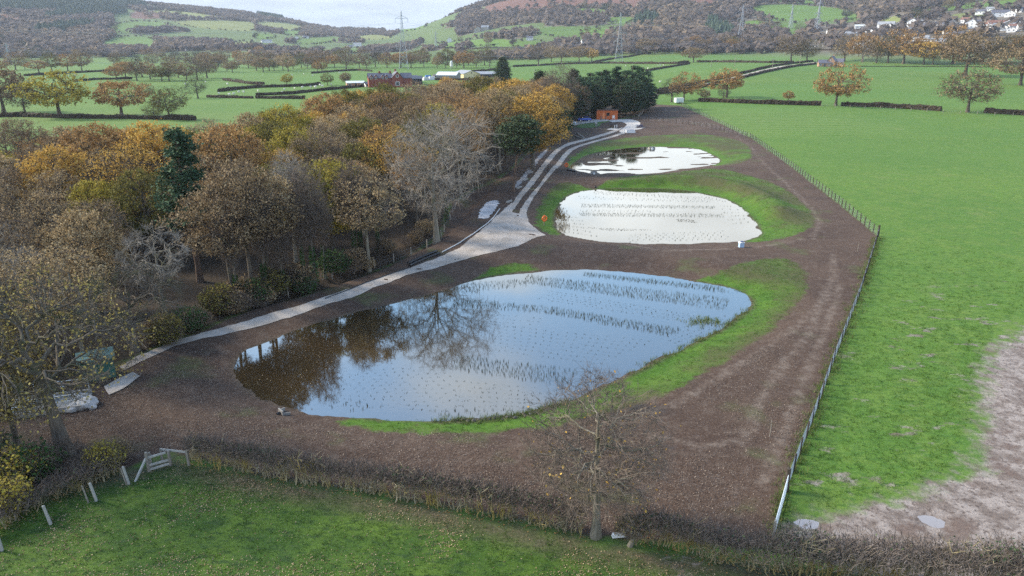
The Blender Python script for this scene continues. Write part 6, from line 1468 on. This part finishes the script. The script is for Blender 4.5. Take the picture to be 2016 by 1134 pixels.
root = thing('concrete_planter', 'low white concrete trough block beside the turning loop', 'planter', at(1241, 261.5), 0.05); MB().box((0, 0, 0.4), (2.6, 1.1, 0.8), 0, 0.94).build('trough', M_WHITEP, root); MB().box((0, 0, 0.83), (2.1, 0.7, 0.06)).build('soil', M_BLUE, root)
root = thing('livestock_trailer', 'pale box trailer parked by the hedge at the stony gateway', 'trailer', at(1336, 204), 0.3); MB().box((0, 0, 1.3), (3.4, 1.9, 1.7)).build('box', M_GALV, root); MB().box((0, 0, 2.2), (3.5, 2.0, 0.1)).build('roof', M_WHITEP, root)
for sy in (-1, 1): MB().tube([(0, sy * 0.8, 0.35), (0, sy * 1.0, 0.35)], 0.35, 10).build('wheel', M_BLACK, root)
for i, (a_, b_) in enumerate([((1131,268),(1148,275)), ((1136,262),(1150,274))]):
    A, B_ = np.array(at(*a_)), np.array(at(*b_)); tag(MB().bar((0, 0, 0.1), tuple(B_ - A + [0, 0, 0.25]), 0.25).build('timber_beam', M_POST_P, None, tuple(A)), 'pale timber beam lying by the end of the close set posts', 'beam', 'timber beams by the upper track')

# ================================================================== FARM, VILLAGE, PYLONS, SHEEP
WALLC = {'white': simple_mat('white_render', (0.74, 0.74, 0.73), 0.8, 0.2, 0.05), 'brick': simple_mat('red_brick', (0.235, 0.075, 0.055), 0.85, 0.1, 0.2), 'stone': simple_mat('grey_stone_wall', (0.33, 0.30, 0.26), 0.9, 0.1, 0.2), 'cream': simple_mat('cream_sheeting', (0.62, 0.52, 0.30), 0.7, 0.2, 0.08), 'tan': simple_mat('tan_brick', (0.36, 0.22, 0.15), 0.85, 0.1, 0.15), 'dark': simple_mat('dark_boarding', (0.028, 0.034, 0.050), 0.8, 0.2, 0.2), 'grey': simple_mat('grey_blockwork', (0.27, 0.26, 0.25), 0.9, 0.1, 0.15)}
ROOFC = {'slate': simple_mat('slate_roof', (0.105, 0.105, 0.130), 0.6, 0.3, 0.2), 'pale': simple_mat('pale_sheet_roof', (0.55, 0.58, 0.60), 0.5, 0.3, 0.08), 'grey': simple_mat('grey_sheet_roof', (0.25, 0.26, 0.28), 0.6, 0.3, 0.12), 'red': simple_mat('red_tile_roof', (0.20, 0.105, 0.085), 0.8, 0.1, 0.2), 'dark': simple_mat('dark_roof', (0.045, 0.055, 0.075), 0.6, 0.3, 0.2)}
M_FRAME = simple_mat('white_frames', (0.75, 0.75, 0.74), 0.6, 0.2, 0.03); M_PANE = simple_mat('window_glass', (0.035, 0.040, 0.048), 0.2, 0.5, 0.1)
_wm = {}
def window(parent, x, y, z, w, h, rz=0.0, frame=True):
    k = (round(w, 1), round(h, 1))
    if k not in _wm: _wm[k] = (MB().box((0, -0.03, 0), (w, 0.1, h)).mesh('window', M_FRAME), MB().box((0, -0.09, 0), (w * 0.74, 0.06, h * 0.78)).mesh('pane', M_PANE))
    o = link('window', _wm[k][0], parent, (x, y, z), rz); link('pane', _wm[k][1], o); return o
def gable_roof(parent, w, d, h, rh, mat, axis='x', over=0.35, name='roof', off=(0, 0)):
    t = 0.18
    if axis == 'x':
        a, b = w / 2 + over, d / 2 + over; s = rh / (d / 2); e = h - s * over
        V = [(-a,-b,e),(a,-b,e),(a,0,h+rh),(-a,0,h+rh),(a,b,e),(-a,b,e)]
    else:
        a, b = w / 2 + over, d / 2 + over; s = rh / (w / 2); e = h - s * over
        V = [(-a,-b,e),(-a,b,e),(0,b,h+rh),(0,-b,h+rh),(a,b,e),(a,-b,e)]
    V = np.array(V, float) + [off[0], off[1], 0.03]; T = V + [0, 0, t]
    m = MB(); m.add(np.concatenate([V, T]), [[0,3,2,1],[3,5,4,2],[6,7,8,9],[9,8,10,11],[0,1,7,6],[4,5,11,10],[1,2,8,7],[2,4,10,8],[5,3,9,11],[3,0,6,9]])
    return m.build(name, mat, parent)
def gable_wall(parent, w, d, h, rh, mat, axis='x', name='wall', off=(0, 0)):
    x, y = w / 2, d / 2
    if axis == 'x': V = [(-x,-y,-0.8),(x,-y,-0.8),(x,y,-0.8),(-x,y,-0.8),(-x,-y,h),(x,-y,h),(x,y,h),(-x,y,h),(-x,0,h+rh),(x,0,h+rh)]; q = [[0,1,5,4],[2,3,7,6],[1,2,6,5],[3,0,4,7]]; t = [[5,6,9],[7,4,8]]
    else: V = [(-x,-y,-0.8),(x,-y,-0.8),(x,y,-0.8),(-x,y,-0.8),(-x,-y,h),(x,-y,h),(x,y,h),(-x,y,h),(0,-y,h+rh),(0,y,h+rh)]; q = [[0,1,5,4],[2,3,7,6],[1,2,6,5],[3,0,4,7]]; t = [[4,5,8],[6,7,9]]
    V = np.array(V, float) + [off[0], off[1], 0]
    m = MB(); m.add(V, q); m.f3.append(np.array(t)); return m.build(name, mat, parent)
def house(name, label, cat, loc, rz, w, d, h, rh, wall, roof, axis='x', win=(4, 2), chim=1, group=None, door=True):
    root = thing(name, label, cat, loc, rz, group); gable_wall(root, w, d, h, rh, WALLC[wall], axis); rf_ = gable_roof(root, w, d, h, rh, ROOFC[roof], axis)
    n, fl = win
    for f in range(fl):
        for i in range(n):
            if door and f == 0 and i == n // 2: continue
            window(root, -w / 2 + (i + 0.5) * w / n, -d / 2, h * (f + 0.52) / fl, min(1.3, w / n * 0.5), 1.3)
    if axis == 'y': window(root, 0, -d / 2, h + rh * 0.3, 1.0, 1.0)
    if door: MB().box((-w / 2 + (n // 2 + 0.5) * w / max(n, 1), -d / 2 - 0.04, 1.0), (0.95, 0.1, 2.0)).build('door', ROOFC['dark'], root)
    for i in range(chim):
        cx = (-w * 0.42, w * 0.42)[i % 2] if axis == 'x' else 0; MB().box((cx, 0 if axis == 'x' else d * 0.3, h + rh + 0.4), (0.9, 0.6, 1.5)).build('chimney', WALLC[wall if wall != 'white' else 'stone'], rf_)
    return root
def hpx(name, label, cat, px, vb, wpx, hpx_, rz=0.0, wall='white', roof='slate', axis='x', dep=7.0, win=(3, 2), chim=1, group=None, door=True, rfrac=0.38, dist=None):
    if dist:
        d = ray(px, vb); k = dist / math.hypot(d[0], d[1]); x, y = d[0] * k, d[1] * k; p = (x, y, gz(x, y))
    else: p = at(px, vb)
    D = math.hypot(p[0], p[1]); face = -math.atan2(p[0], p[1]); w = wpx / 1400 * D; H = hpx_ / 1400 * D
    return house(name, label, cat, p, face + rz, w, dep, H * (1 - rfrac), H * rfrac, wall, roof, axis, win, chim, group, door)
# ---- the red brick farm
d = ray(765, 163); k = 440 / math.hypot(d[0], d[1]); fx, fy = d[0] * k, d[1] * k; fz = gz(fx, fy)
root = thing('farmhouse', 'long red brick farmhouse with slate roofs, dormer gables and white windows below the pylon', 'farmhouse', (fx, fy, fz), -math.atan2(fx, fy) + 0.12)
gable_wall(root, 13.5, 7, 5.2, 2.5, WALLC['brick'], 'x', 'wall', (-5.0, 0)); gable_roof(root, 13.5, 7, 5.2, 2.5, ROOFC['slate'], 'x', 0.3, 'roof', (-5.0, 0))
gable_wall(root, 6.2, 9, 5.4, 3.2, WALLC['brick'], 'y', 'gable_wing', (4.6, -0.6)); gable_roof(root, 6.2, 9, 5.4, 3.2, ROOFC['slate'], 'y', 0.35, 'wing_roof', (4.6, -0.6))
gable_wall(root, 6.0, 6.5, 5.0, 2.6, WALLC['brick'], 'x', 'wall', (10.4, 0.6)); gable_roof(root, 6.0, 6.5, 5.0, 2.6, ROOFC['slate'], 'x', 0.3, 'roof', (10.4, 0.6))
for x in (-10.2, -7.6, -3.6, -1.6):
    gable_wall(root, 1.7, 1.6, 6.0, 0.9, WALLC['brick'], 'y', 'dormer', (x, -3.0)); gable_roof(root, 1.7, 1.9, 6.0, 0.9, ROOFC['slate'], 'y', 0.15, 'dormer_roof', (x, -2.9)); window(root, x, -3.84, 5.2, 1.1, 1.3); window(root, x, -3.54, 1.9, 1.2, 1.5)
window(root, 4.6, -5.14, 6.2, 1.5, 1.5); window(root, 4.6, -5.14, 2.0, 2.3, 2.2); window(root, -5.6, -3.54, 1.9, 0.9, 1.2)
for x, y, zt in ((-5.0, 0, 8.4), (1.2, 0, 8.6), (4.6, 2.2, 9.4)): MB().box((x, y, zt - 0.5), (1.1, 0.8, 1.9)).build('chimney', WALLC['brick'], root)
hpx('brick_outbuilding', 'low brick outbuilding with a pale sheet roof left of the farmhouse', 'outbuilding', 699, 163, 32, 9, 0.1, 'tan', 'pale', 'x', 7, (3, 1), 0, 'farm buildings', True, 0.3, 450)
hpx('garden_shed', 'small white walled shed with a dark roof between outbuilding and farmhouse', 'shed', 724, 164, 12, 8, 0.2, 'white', 'dark', 'x', 5, (2, 1), 0, 'farm buildings', True, 0.4, 445)
hpx('farm_barn', 'long low dark slate roofed barn behind the farmhouse', 'barn', 790, 150, 58, 13, 0.05, 'stone', 'slate', 'x', 12, (0, 0), 0, 'farm buildings', False, 0.45, 480)
hpx('open_barn', 'black open fronted barn joined to the right of the farmhouse', 'barn', 816, 158, 28, 15, -0.05, 'dark', 'dark', 'x', 10, (0, 0), 0, 'farm buildings', False, 0.3, 462)
hpx('white_dairy', 'small white building with a pale roof behind the farmhouse chimneys', 'dairy', 765, 150, 16, 11, 0.4, 'white', 'pale', 'y', 8, (2, 1), 0, 'farm buildings', False, 0.4, 500)
hpx('livestock_shed', 'pale roofed grey block livestock shed right of the farm yard', 'shed', 883, 146, 38, 13, -0.25, 'grey', 'pale', 'x', 14, (0, 0), 0, 'farm buildings', False, 0.4, 520)
rt = hpx('cream_barn', 'large cream gabled barn with an open grey roofed side', 'barn', 918, 143, 34, 13, 0.5, 'cream', 'grey', 'y', 16, (0, 0), 0, 'farm buildings', False, 0.4, 540)
hpx('long_cattle_shed', 'long grey roofed open cattle shed beside the cream barn', 'shed', 952, 141, 48, 10, 0.12, 'dark', 'grey', 'x', 14, (0, 0), 0, 'farm buildings', False, 0.4, 545)
q = at(889, 135); root = thing('feed_silo', 'small white feed silo with conical cap above the livestock shed', 'silo', (q[0], q[1], gz(q[0], q[1])), 0); MB().tube([(0, 0, 2.2), (0, 0, 6.0)], 1.5, 10).build('tank', M_WHITEP, root); MB().tube([(0, 0, 6.0), (0, 0, 7.4)], [1.55, 0.2], 10).build('cap', ROOFC['pale'], root); MB().tube([(0, 0, 2.2), (0, 0, 0.9)], [1.5, 0.3], 10).build('hopper', M_WHITEP, root)
for sx in (-1, 1):
    for sy in (-1, 1): MB().bar((sx, sy, -0.3), (sx, sy, 2.4), 0.15).build('leg', M_GALV, root)
for i, (px, vb, c, lab) in enumerate([(843,146,(0.05,0.16,0.42),'blue sheeted stack in the farm yard'), (850,149,(0.6,0.6,0.6),'white sheeted stack in the farm yard'), (838,150,(0.45,0.44,0.42),'pale feed stack in the farm yard'), (858,144,(0.03,0.035,0.05),'black wrapped bale stack beside the livestock shed')]):
    q = at(px, vb + 8); mt = simple_mat('stack_cover', c, 0.6); tag(MB().box((0, 0, 1.0), (5, 3, 2.2), 0.3, 0.7).build('covered_stack', mt, None, q, 0.2 * i), lab, 'stack', 'stacks in the farm yard')
# ---- bungalow at the top of the farm road
hpx('bungalow', 'brick bungalow with dark slate roof at the top of the farm road', 'bungalow', 1622, 131, 20, 11, 0.15, 'tan', 'slate', 'x', 7, (3, 1), 0, 'bungalow buildings', True, 0.45)
hpx('bungalow_wing', 'gabled brick wing joined to the bungalow by the farm road', 'bungalow', 1637, 131, 14, 17, -0.2, 'tan', 'slate', 'y', 9, (2, 1), 1, 'bungalow buildings', False, 0.5)
hpx('garage', 'white garage with a dark slate roof beside the bungalow', 'garage', 1651, 130, 14, 12, -0.1, 'white', 'slate', 'x', 6, (1, 1), 0, 'bungalow buildings', True, 0.45)
# ---- village and scattered white houses
HS = [(1796,53,16,13,'y','slate'),(1811,53,14,12,'y','slate'),(1829,57,20,9,'x','slate'),(1838,61,14,14,'y','slate'),(1790,69,14,12,'y','slate'),(1806,66,16,10,'y','pale'),(1766,60,11,12,'y','pale'),(1744,55,26,10,'x','grey'),(1712,63,20,8,'x','slate'),(1695,56,20,6,'x','pale'),(1740,68,14,8,'y','grey'),(1762,70,12,8,'y','red'),
 (1728,66,12,7,'x','red'),(1660,61,12,7,'x','red'),(1644,63,10,6,'x','red'),(1632,66,8,6,'x','grey'),(1675,72,30,8,'x','grey'),(1812,80,24,8,'x','grey'),(1858,53,20,8,'x','slate'),(1875,52,12,10,'y','slate'),(1912,56,18,14,'y','slate'),(1922,55,8,12,'x','slate'),(1900,45,12,8,'x','red'),(1967,33,24,10,'x','slate'),(1988,33,14,9,'y','slate'),
 (1965,52,30,9,'x','red'),(1985,54,16,10,'y','grey'),(2002,54,16,10,'y','grey'),(1970,60,20,9,'y','slate'),(1998,58,18,8,'x','red'),(1990,63,12,8,'y','slate'),(2012,60,14,10,'x','slate'),(1945,54,12,8,'x','red'),(1885,73,16,8,'x','slate'),(1866,66,14,7,'x','red'),(1930,28,14,7,'x','slate'),(2010,24,14,8,'x','slate'),(1950,22,12,6,'x','grey'),(1845,82,20,5,'x','grey')]
ROOFW = {'slate': 'dark slate roof', 'pale': 'pale roof', 'grey': 'grey roof', 'red': 'reddish roof'}
for i, (px, vb, w, h, ax, rf_) in enumerate(HS):
    wal = 'white' if i % 7 not in (5,) else 'stone'
    shape = 'gable fronted' if ax == 'y' else 'long fronted'; sz = 'tall' if h >= 11 else ('low' if h <= 7 else 'mid sized')
    hpx('village_house', f'{sz} {shape} {"white" if wal == "white" else "stone"} village house with a {ROOFW[rf_]}', 'house', px, vb, w, h, random.uniform(-0.3, 0.3), wal, rf_, ax, 7, (3 if w > 13 else 2, 2 if h > 9 else 1), 1, 'houses of the hillside village', False)
for px, vb, w, h, ax, rf_, lab in [(1690,102,16,18,'y','slate','white farmhouse behind the orange brown row tree'),(1720,102,20,7,'x','pale','low white shed right of the white farmhouse'),(1043,79,12,7,'x','slate','white cottage alone below the wooded slope'),(885,83,9,8,'y','slate','small white cottage on the hillside pasture right of the pylon'),(160,99,16,5,'x','pale','white bungalow left of its twin below the left hill'),(180,99,16,5,'x','grey','white bungalow right of its twin below the left hill'),(375,99,16,7,'x','slate','white house at the foot of the round left hill pasture'),(394,97,16,6,'x','slate','white farmhouse with long front right of its neighbour under the left hill'),
 (584,77,7,5,'y','slate','small white cottage on the middle slope'),(602,75,10,4,'x','slate','white long cottage right of the small one on the middle slope'),(548,98,11,5,'x','slate','white cottage low on the middle slope'),(525,84,18,5,'x','grey','long grey farm building on the middle slope'),(704,91,14,6,'x','grey','grey roofed barn above the belt left of the pylon'),(690,93,10,4,'x','slate','white byre beside the grey roofed barn'),(1152,84,14,7,'y','slate','white gabled house of the far farm left of the second pylon'),(1175,88,30,6,'x','grey','long grey roofed shed of the far farm'),(1196,88,22,6,'x','pale','pale blue roofed shed of the far farm'),(1316,84,13,6,'x','slate','white cottage under the wooded knoll'),(1442,84,10,6,'x','slate','white cottage at the right foot of the wooded knoll'),(1232,86,10,5,'x','pale','small pale shed behind the second pylon'),(72,82,22,4,'x','grey','long pale farm shed half way up the left hill'),(1090,90,20,5,'x','pale','pale greenhouse sheds left of the far farm'),(940,64,12,10,'y','grey','pale stone mansion gable among the hanging woods'),(925,64,14,7,'x','grey','pale stone mansion wing among the hanging woods'),(955,60,14,9,'x','grey','pale stone mansion tower end among the hanging woods')]:
    hpx('country_house', lab, 'house', px, vb, w, h, random.uniform(-0.25, 0.25), 'white' if 'stone' not in lab else 'stone', rf_, ax, 7, (3, 2 if h > 6 else 1), 1, 'scattered country houses', False)
# ---- pylons
M_STEEL = simple_mat('pylon_steel', (0.33, 0.36, 0.39), 0.6, 0.3, 0.1)
def pylon(px, vb, H, label, rz, thick=0.3, base_w=None, dist=None, arms=((0.86, 5.5), (0.58, 6.8), (0.42, 5.8))):
    if dist: d = ray(px, 80); k = dist / math.hypot(d[0], d[1]); p = (d[0] * k, d[1] * k); p = (*p, gz(*p))
    else: p = at(px, vb)
    root = thing('electricity_pylon', label, 'pylon', p, rz, 'electricity pylons'); bw = base_w or H * 0.085
    def half(z): t = z / H; return bw * (1 - t / 0.55 * 0.68) if t < 0.55 else bw * (0.32 - (t - 0.55) / 0.45 * 0.28)
    zs = np.concatenate([np.linspace(0, 0.55, 6), np.linspace(0.55, 0.985, 9)[1:]]) * H
    for sx, sy in ((-1, -1), (1, -1), (1, 1), (-1, 1)):
        m = MB(); m.tube([(sx * half(z), sy * half(z), z - (0.3 if z == 0 else 0)) for z in zs], thick * 0.62, 4); m.build('leg', M_STEEL, root)
    m = MB()
    for a, b in zip(zs[:-1], zs[1:]):
        A, B_ = half(a), half(b); c = [(-1, -1), (1, -1), (1, 1), (-1, 1)]
        for i in range(4):
            p0, p1 = c[i], c[(i + 1) % 4]
            m.bar((p0[0] * A, p0[1] * A, a), (p1[0] * B_, p1[1] * B_, b), thick * 0.6); m.bar((p1[0] * A, p1[1] * A, a), (p0[0] * B_, p0[1] * B_, b), thick * 0.6)
            m.bar((p0[0] * B_, p0[1] * B_, b), (p1[0] * B_, p1[1] * B_, b), thick * 0.5)
    m.build('lattice', M_STEEL, root)
    tips = []
    for f, ln in arms:
        z = f * H; ln = ln * H / 50; hw = half(z)
        for s in (-1, 1):
            m = MB()
            for sy in (-1, 1): m.bar((s * hw, sy * hw, z), (s * ln, 0, z + 0.1), thick * 0.7); m.bar((s * hw, sy * hw, z + 0.05 * H), (s * ln, 0, z + 0.1), thick * 0.6)
            m.build('cross_arm', M_STEEL, root); MB().tube([(s * ln, 0, z), (s * ln, 0, z - 0.07 * H)], thick * 0.45, 5).build('insulator', M_STEEL, root)
            tips.append(np.array(p) + [s * ln * cos(rz), s * ln * sin(rz), z - 0.07 * H])
    return tips, np.array(p)
pA, PA = pylon(795, 136, 54, 'tall grey lattice pylon rising behind the red brick farmhouse', 0.15, 0.34, None)
pB, PB = pylon(1220, 0, 50, 'grey lattice pylon behind the golden clump right of the farm', -0.15, 0.32, None, 790)
pC, PC = pylon(1457, 0, 46, 'faint lattice pylon standing before the wooded knoll', -0.4, 0.32, None, 1080)
pD, PD = pylon(1605, 0, 44, 'lattice pylon with wide arms beside the row of trees below the village', 0.3, 0.36, None, 1120)
pE, PE = pylon(1553, 0, 34, 'small lattice pylon left of the one with wide arms', 0.2, 0.3, None, 1200)
pF, PF = pylon(858, 0, 30, 'small distant pylon on the hillside pasture right of the tall pylon', 0.2, 0.35, None, 1350)
pG, PG = pylon(10, 0, 24, 'small distant pylon at the foot of the left hill', 0.2, 0.3, None, 1000)
M_CABLE = simple_mat('power_cable', (0.30, 0.31, 0.33), 0.5, 0.3, 0.05)
def cable(a, b, sag, label, r=0.05, group='overhead power cables'):
    t = np.linspace(0, 1, 25)[:, None]; P = a * (1 - t) + b * t; P[:, 2] -= (sag * 4 * t * (1 - t))[:, 0]
    tag(MB().tube(P - a, r, 4, False).build('power_cable', M_CABLE, None, tuple(a)), label, 'cable', group)
left_far = np.array([-520.0, 560.0, 0.0])
for i in range(6):
    cable(pA[i], pB[i], 9, 'overhead cable strung between the tall pylon and the next one right'); cable(pB[i], pC[i], 9, 'overhead cable strung between the second pylon and the one before the knoll')
    o_ = pA[i] - PA; cable(pA[i], left_far + o_ + [0, 0, gz(left_far[0], left_far[1])], 11, 'overhead cable running away left from the tall pylon'); 
    if i % 2 == 0: cable(pC[i], pD[i], 8, 'overhead cable strung between the knoll pylon and the wide armed pylon')
# wooden poles of the local supply
for i, (px, vb, vt) in enumerate([(1574,128,106),(1520,140,119),(1400,132,121),(1358,106,86),(1238,116,104),(1160,124,100),(1494,104,84),(1446,132,116),(1052,160,140),(1910+60,132,112),(1698,125,108)]):
    p = at(px, vb); h = (vb - vt) / 1400 * math.hypot(p[0], p[1]); root = thing('telegraph_pole', 'thin wooden telegraph pole standing among the fields', 'pole', p, 0.3 * i, 'telegraph poles in the fields'); MB().tube([(0, 0, -0.3), (0, 0, h)], [0.19, 0.14], 6).build('shaft', M_POST_P, root); MB().box((0, 0, h - 0.4), (1.6, 0.16, 0.16)).build('cross_bar', M_POST_P, root)
# ---- sheep
def sheep_mesh():
    import bmesh
    bm = bmesh.new(); bmesh.ops.create_icosphere(bm, subdivisions=2, radius=0.5)
    for v in bm.verts:
        v.co.x *= 1.15; v.co.y *= 0.62; v.co.z *= 0.68
        if v.co.x > 0.42: v.co.z += 0.10
        v.co.z += 0.68
    def ext(sel, off, sc):
        f = min(bm.faces, key=lambda f: (f.calc_center_median() - sel).length); c = f.calc_center_median()
        r = bmesh.ops.extrude_discrete_faces(bm, faces=[f])['faces'][0]
        for v in r.verts: v.co = c + (v.co - c) * sc + off
        return r
    from mathutils import Vector as Vv
    for sx in (-0.36, 0.36):
        for sy in (-0.17, 0.17): ext(Vv((sx, sy, 0.4)), Vv((0, 0, -0.38)), 0.5)
    r = ext(Vv((0.56, 0, 0.85)), Vv((0.16, 0, 0.10)), 0.9); c = r.calc_center_median()
    r2 = bmesh.ops.extrude_discrete_faces(bm, faces=[r])['faces'][0]
    for v in r2.verts: v.co = c + (v.co - c) * 0.6 + Vv((0.2, 0, -0.06))
    me = bpy.data.meshes.new('sheep'); bm.to_mesh(me); bm.free(); me.materials.append(simple_mat('fleece', (0.66, 0.64, 0.57), 0.95, 0.05, 0.1, 6)); return me
SHEEP = sheep_mesh()
SP_ = [(598,147),(668,144),(615,150),(575,149),(560,178),(595,174),(612,173),(622,172),(635,171),(652,168),(556,184),(508,181),(431,186),(460,187),(470,183),(480,183),(452,188),(135,150),(148,150),(155,149),(101,149),(114,149),(90,155),(1295,130),(1300,130),(1306,130),(1232,131),(1275,136),(1299,163),(620,173),(630,169),(580,176),(1610,92),(1620,92),(1628,93),(1640,92),(1604,93),(365,167),(405,163),(448,167),(1300,20),(1530,24),(1570,26)]
for i, (px, v) in enumerate(SP_):
    lab = 'white sheep grazing in the pastures left of the farm' if px < 700 else ('white sheep grazing in the fields beyond the pines' if px < 1310 and v > 100 else 'white sheep grazing on the pastures below the hill')
    q = at(px, v); tag(link('sheep', SHEEP, None, q, random.uniform(0, 6.28), 1.15), lab, 'sheep', 'sheep ' + ('left of the farm' if px < 700 else ('beyond the pines' if px < 1310 and v > 100 else 'below the hill')))
# ---- smoke drifting over the village and the damp air of the valley
def volume_mat(name, col, dens, aniso=0.0):
    m, nt, out = mat_nodes(name); v = nt.nodes.new('ShaderNodeVolumePrincipled'); v.inputs['Color'].default_value = (*col, 1); v.inputs['Density'].default_value = dens; v.inputs['Anisotropy'].default_value = aniso
    nt.links.new(v.outputs[0], out.inputs['Volume']); return m
hz = MB().box((0, 3900, 170), (18600, 9000, 400)).build('haze', volume_mat('haze_air', (0.74, 0.84, 0.98), 0.000085))
tag(hz, 'thin blue haze lying over the valley', 'haze', kind='stuff')
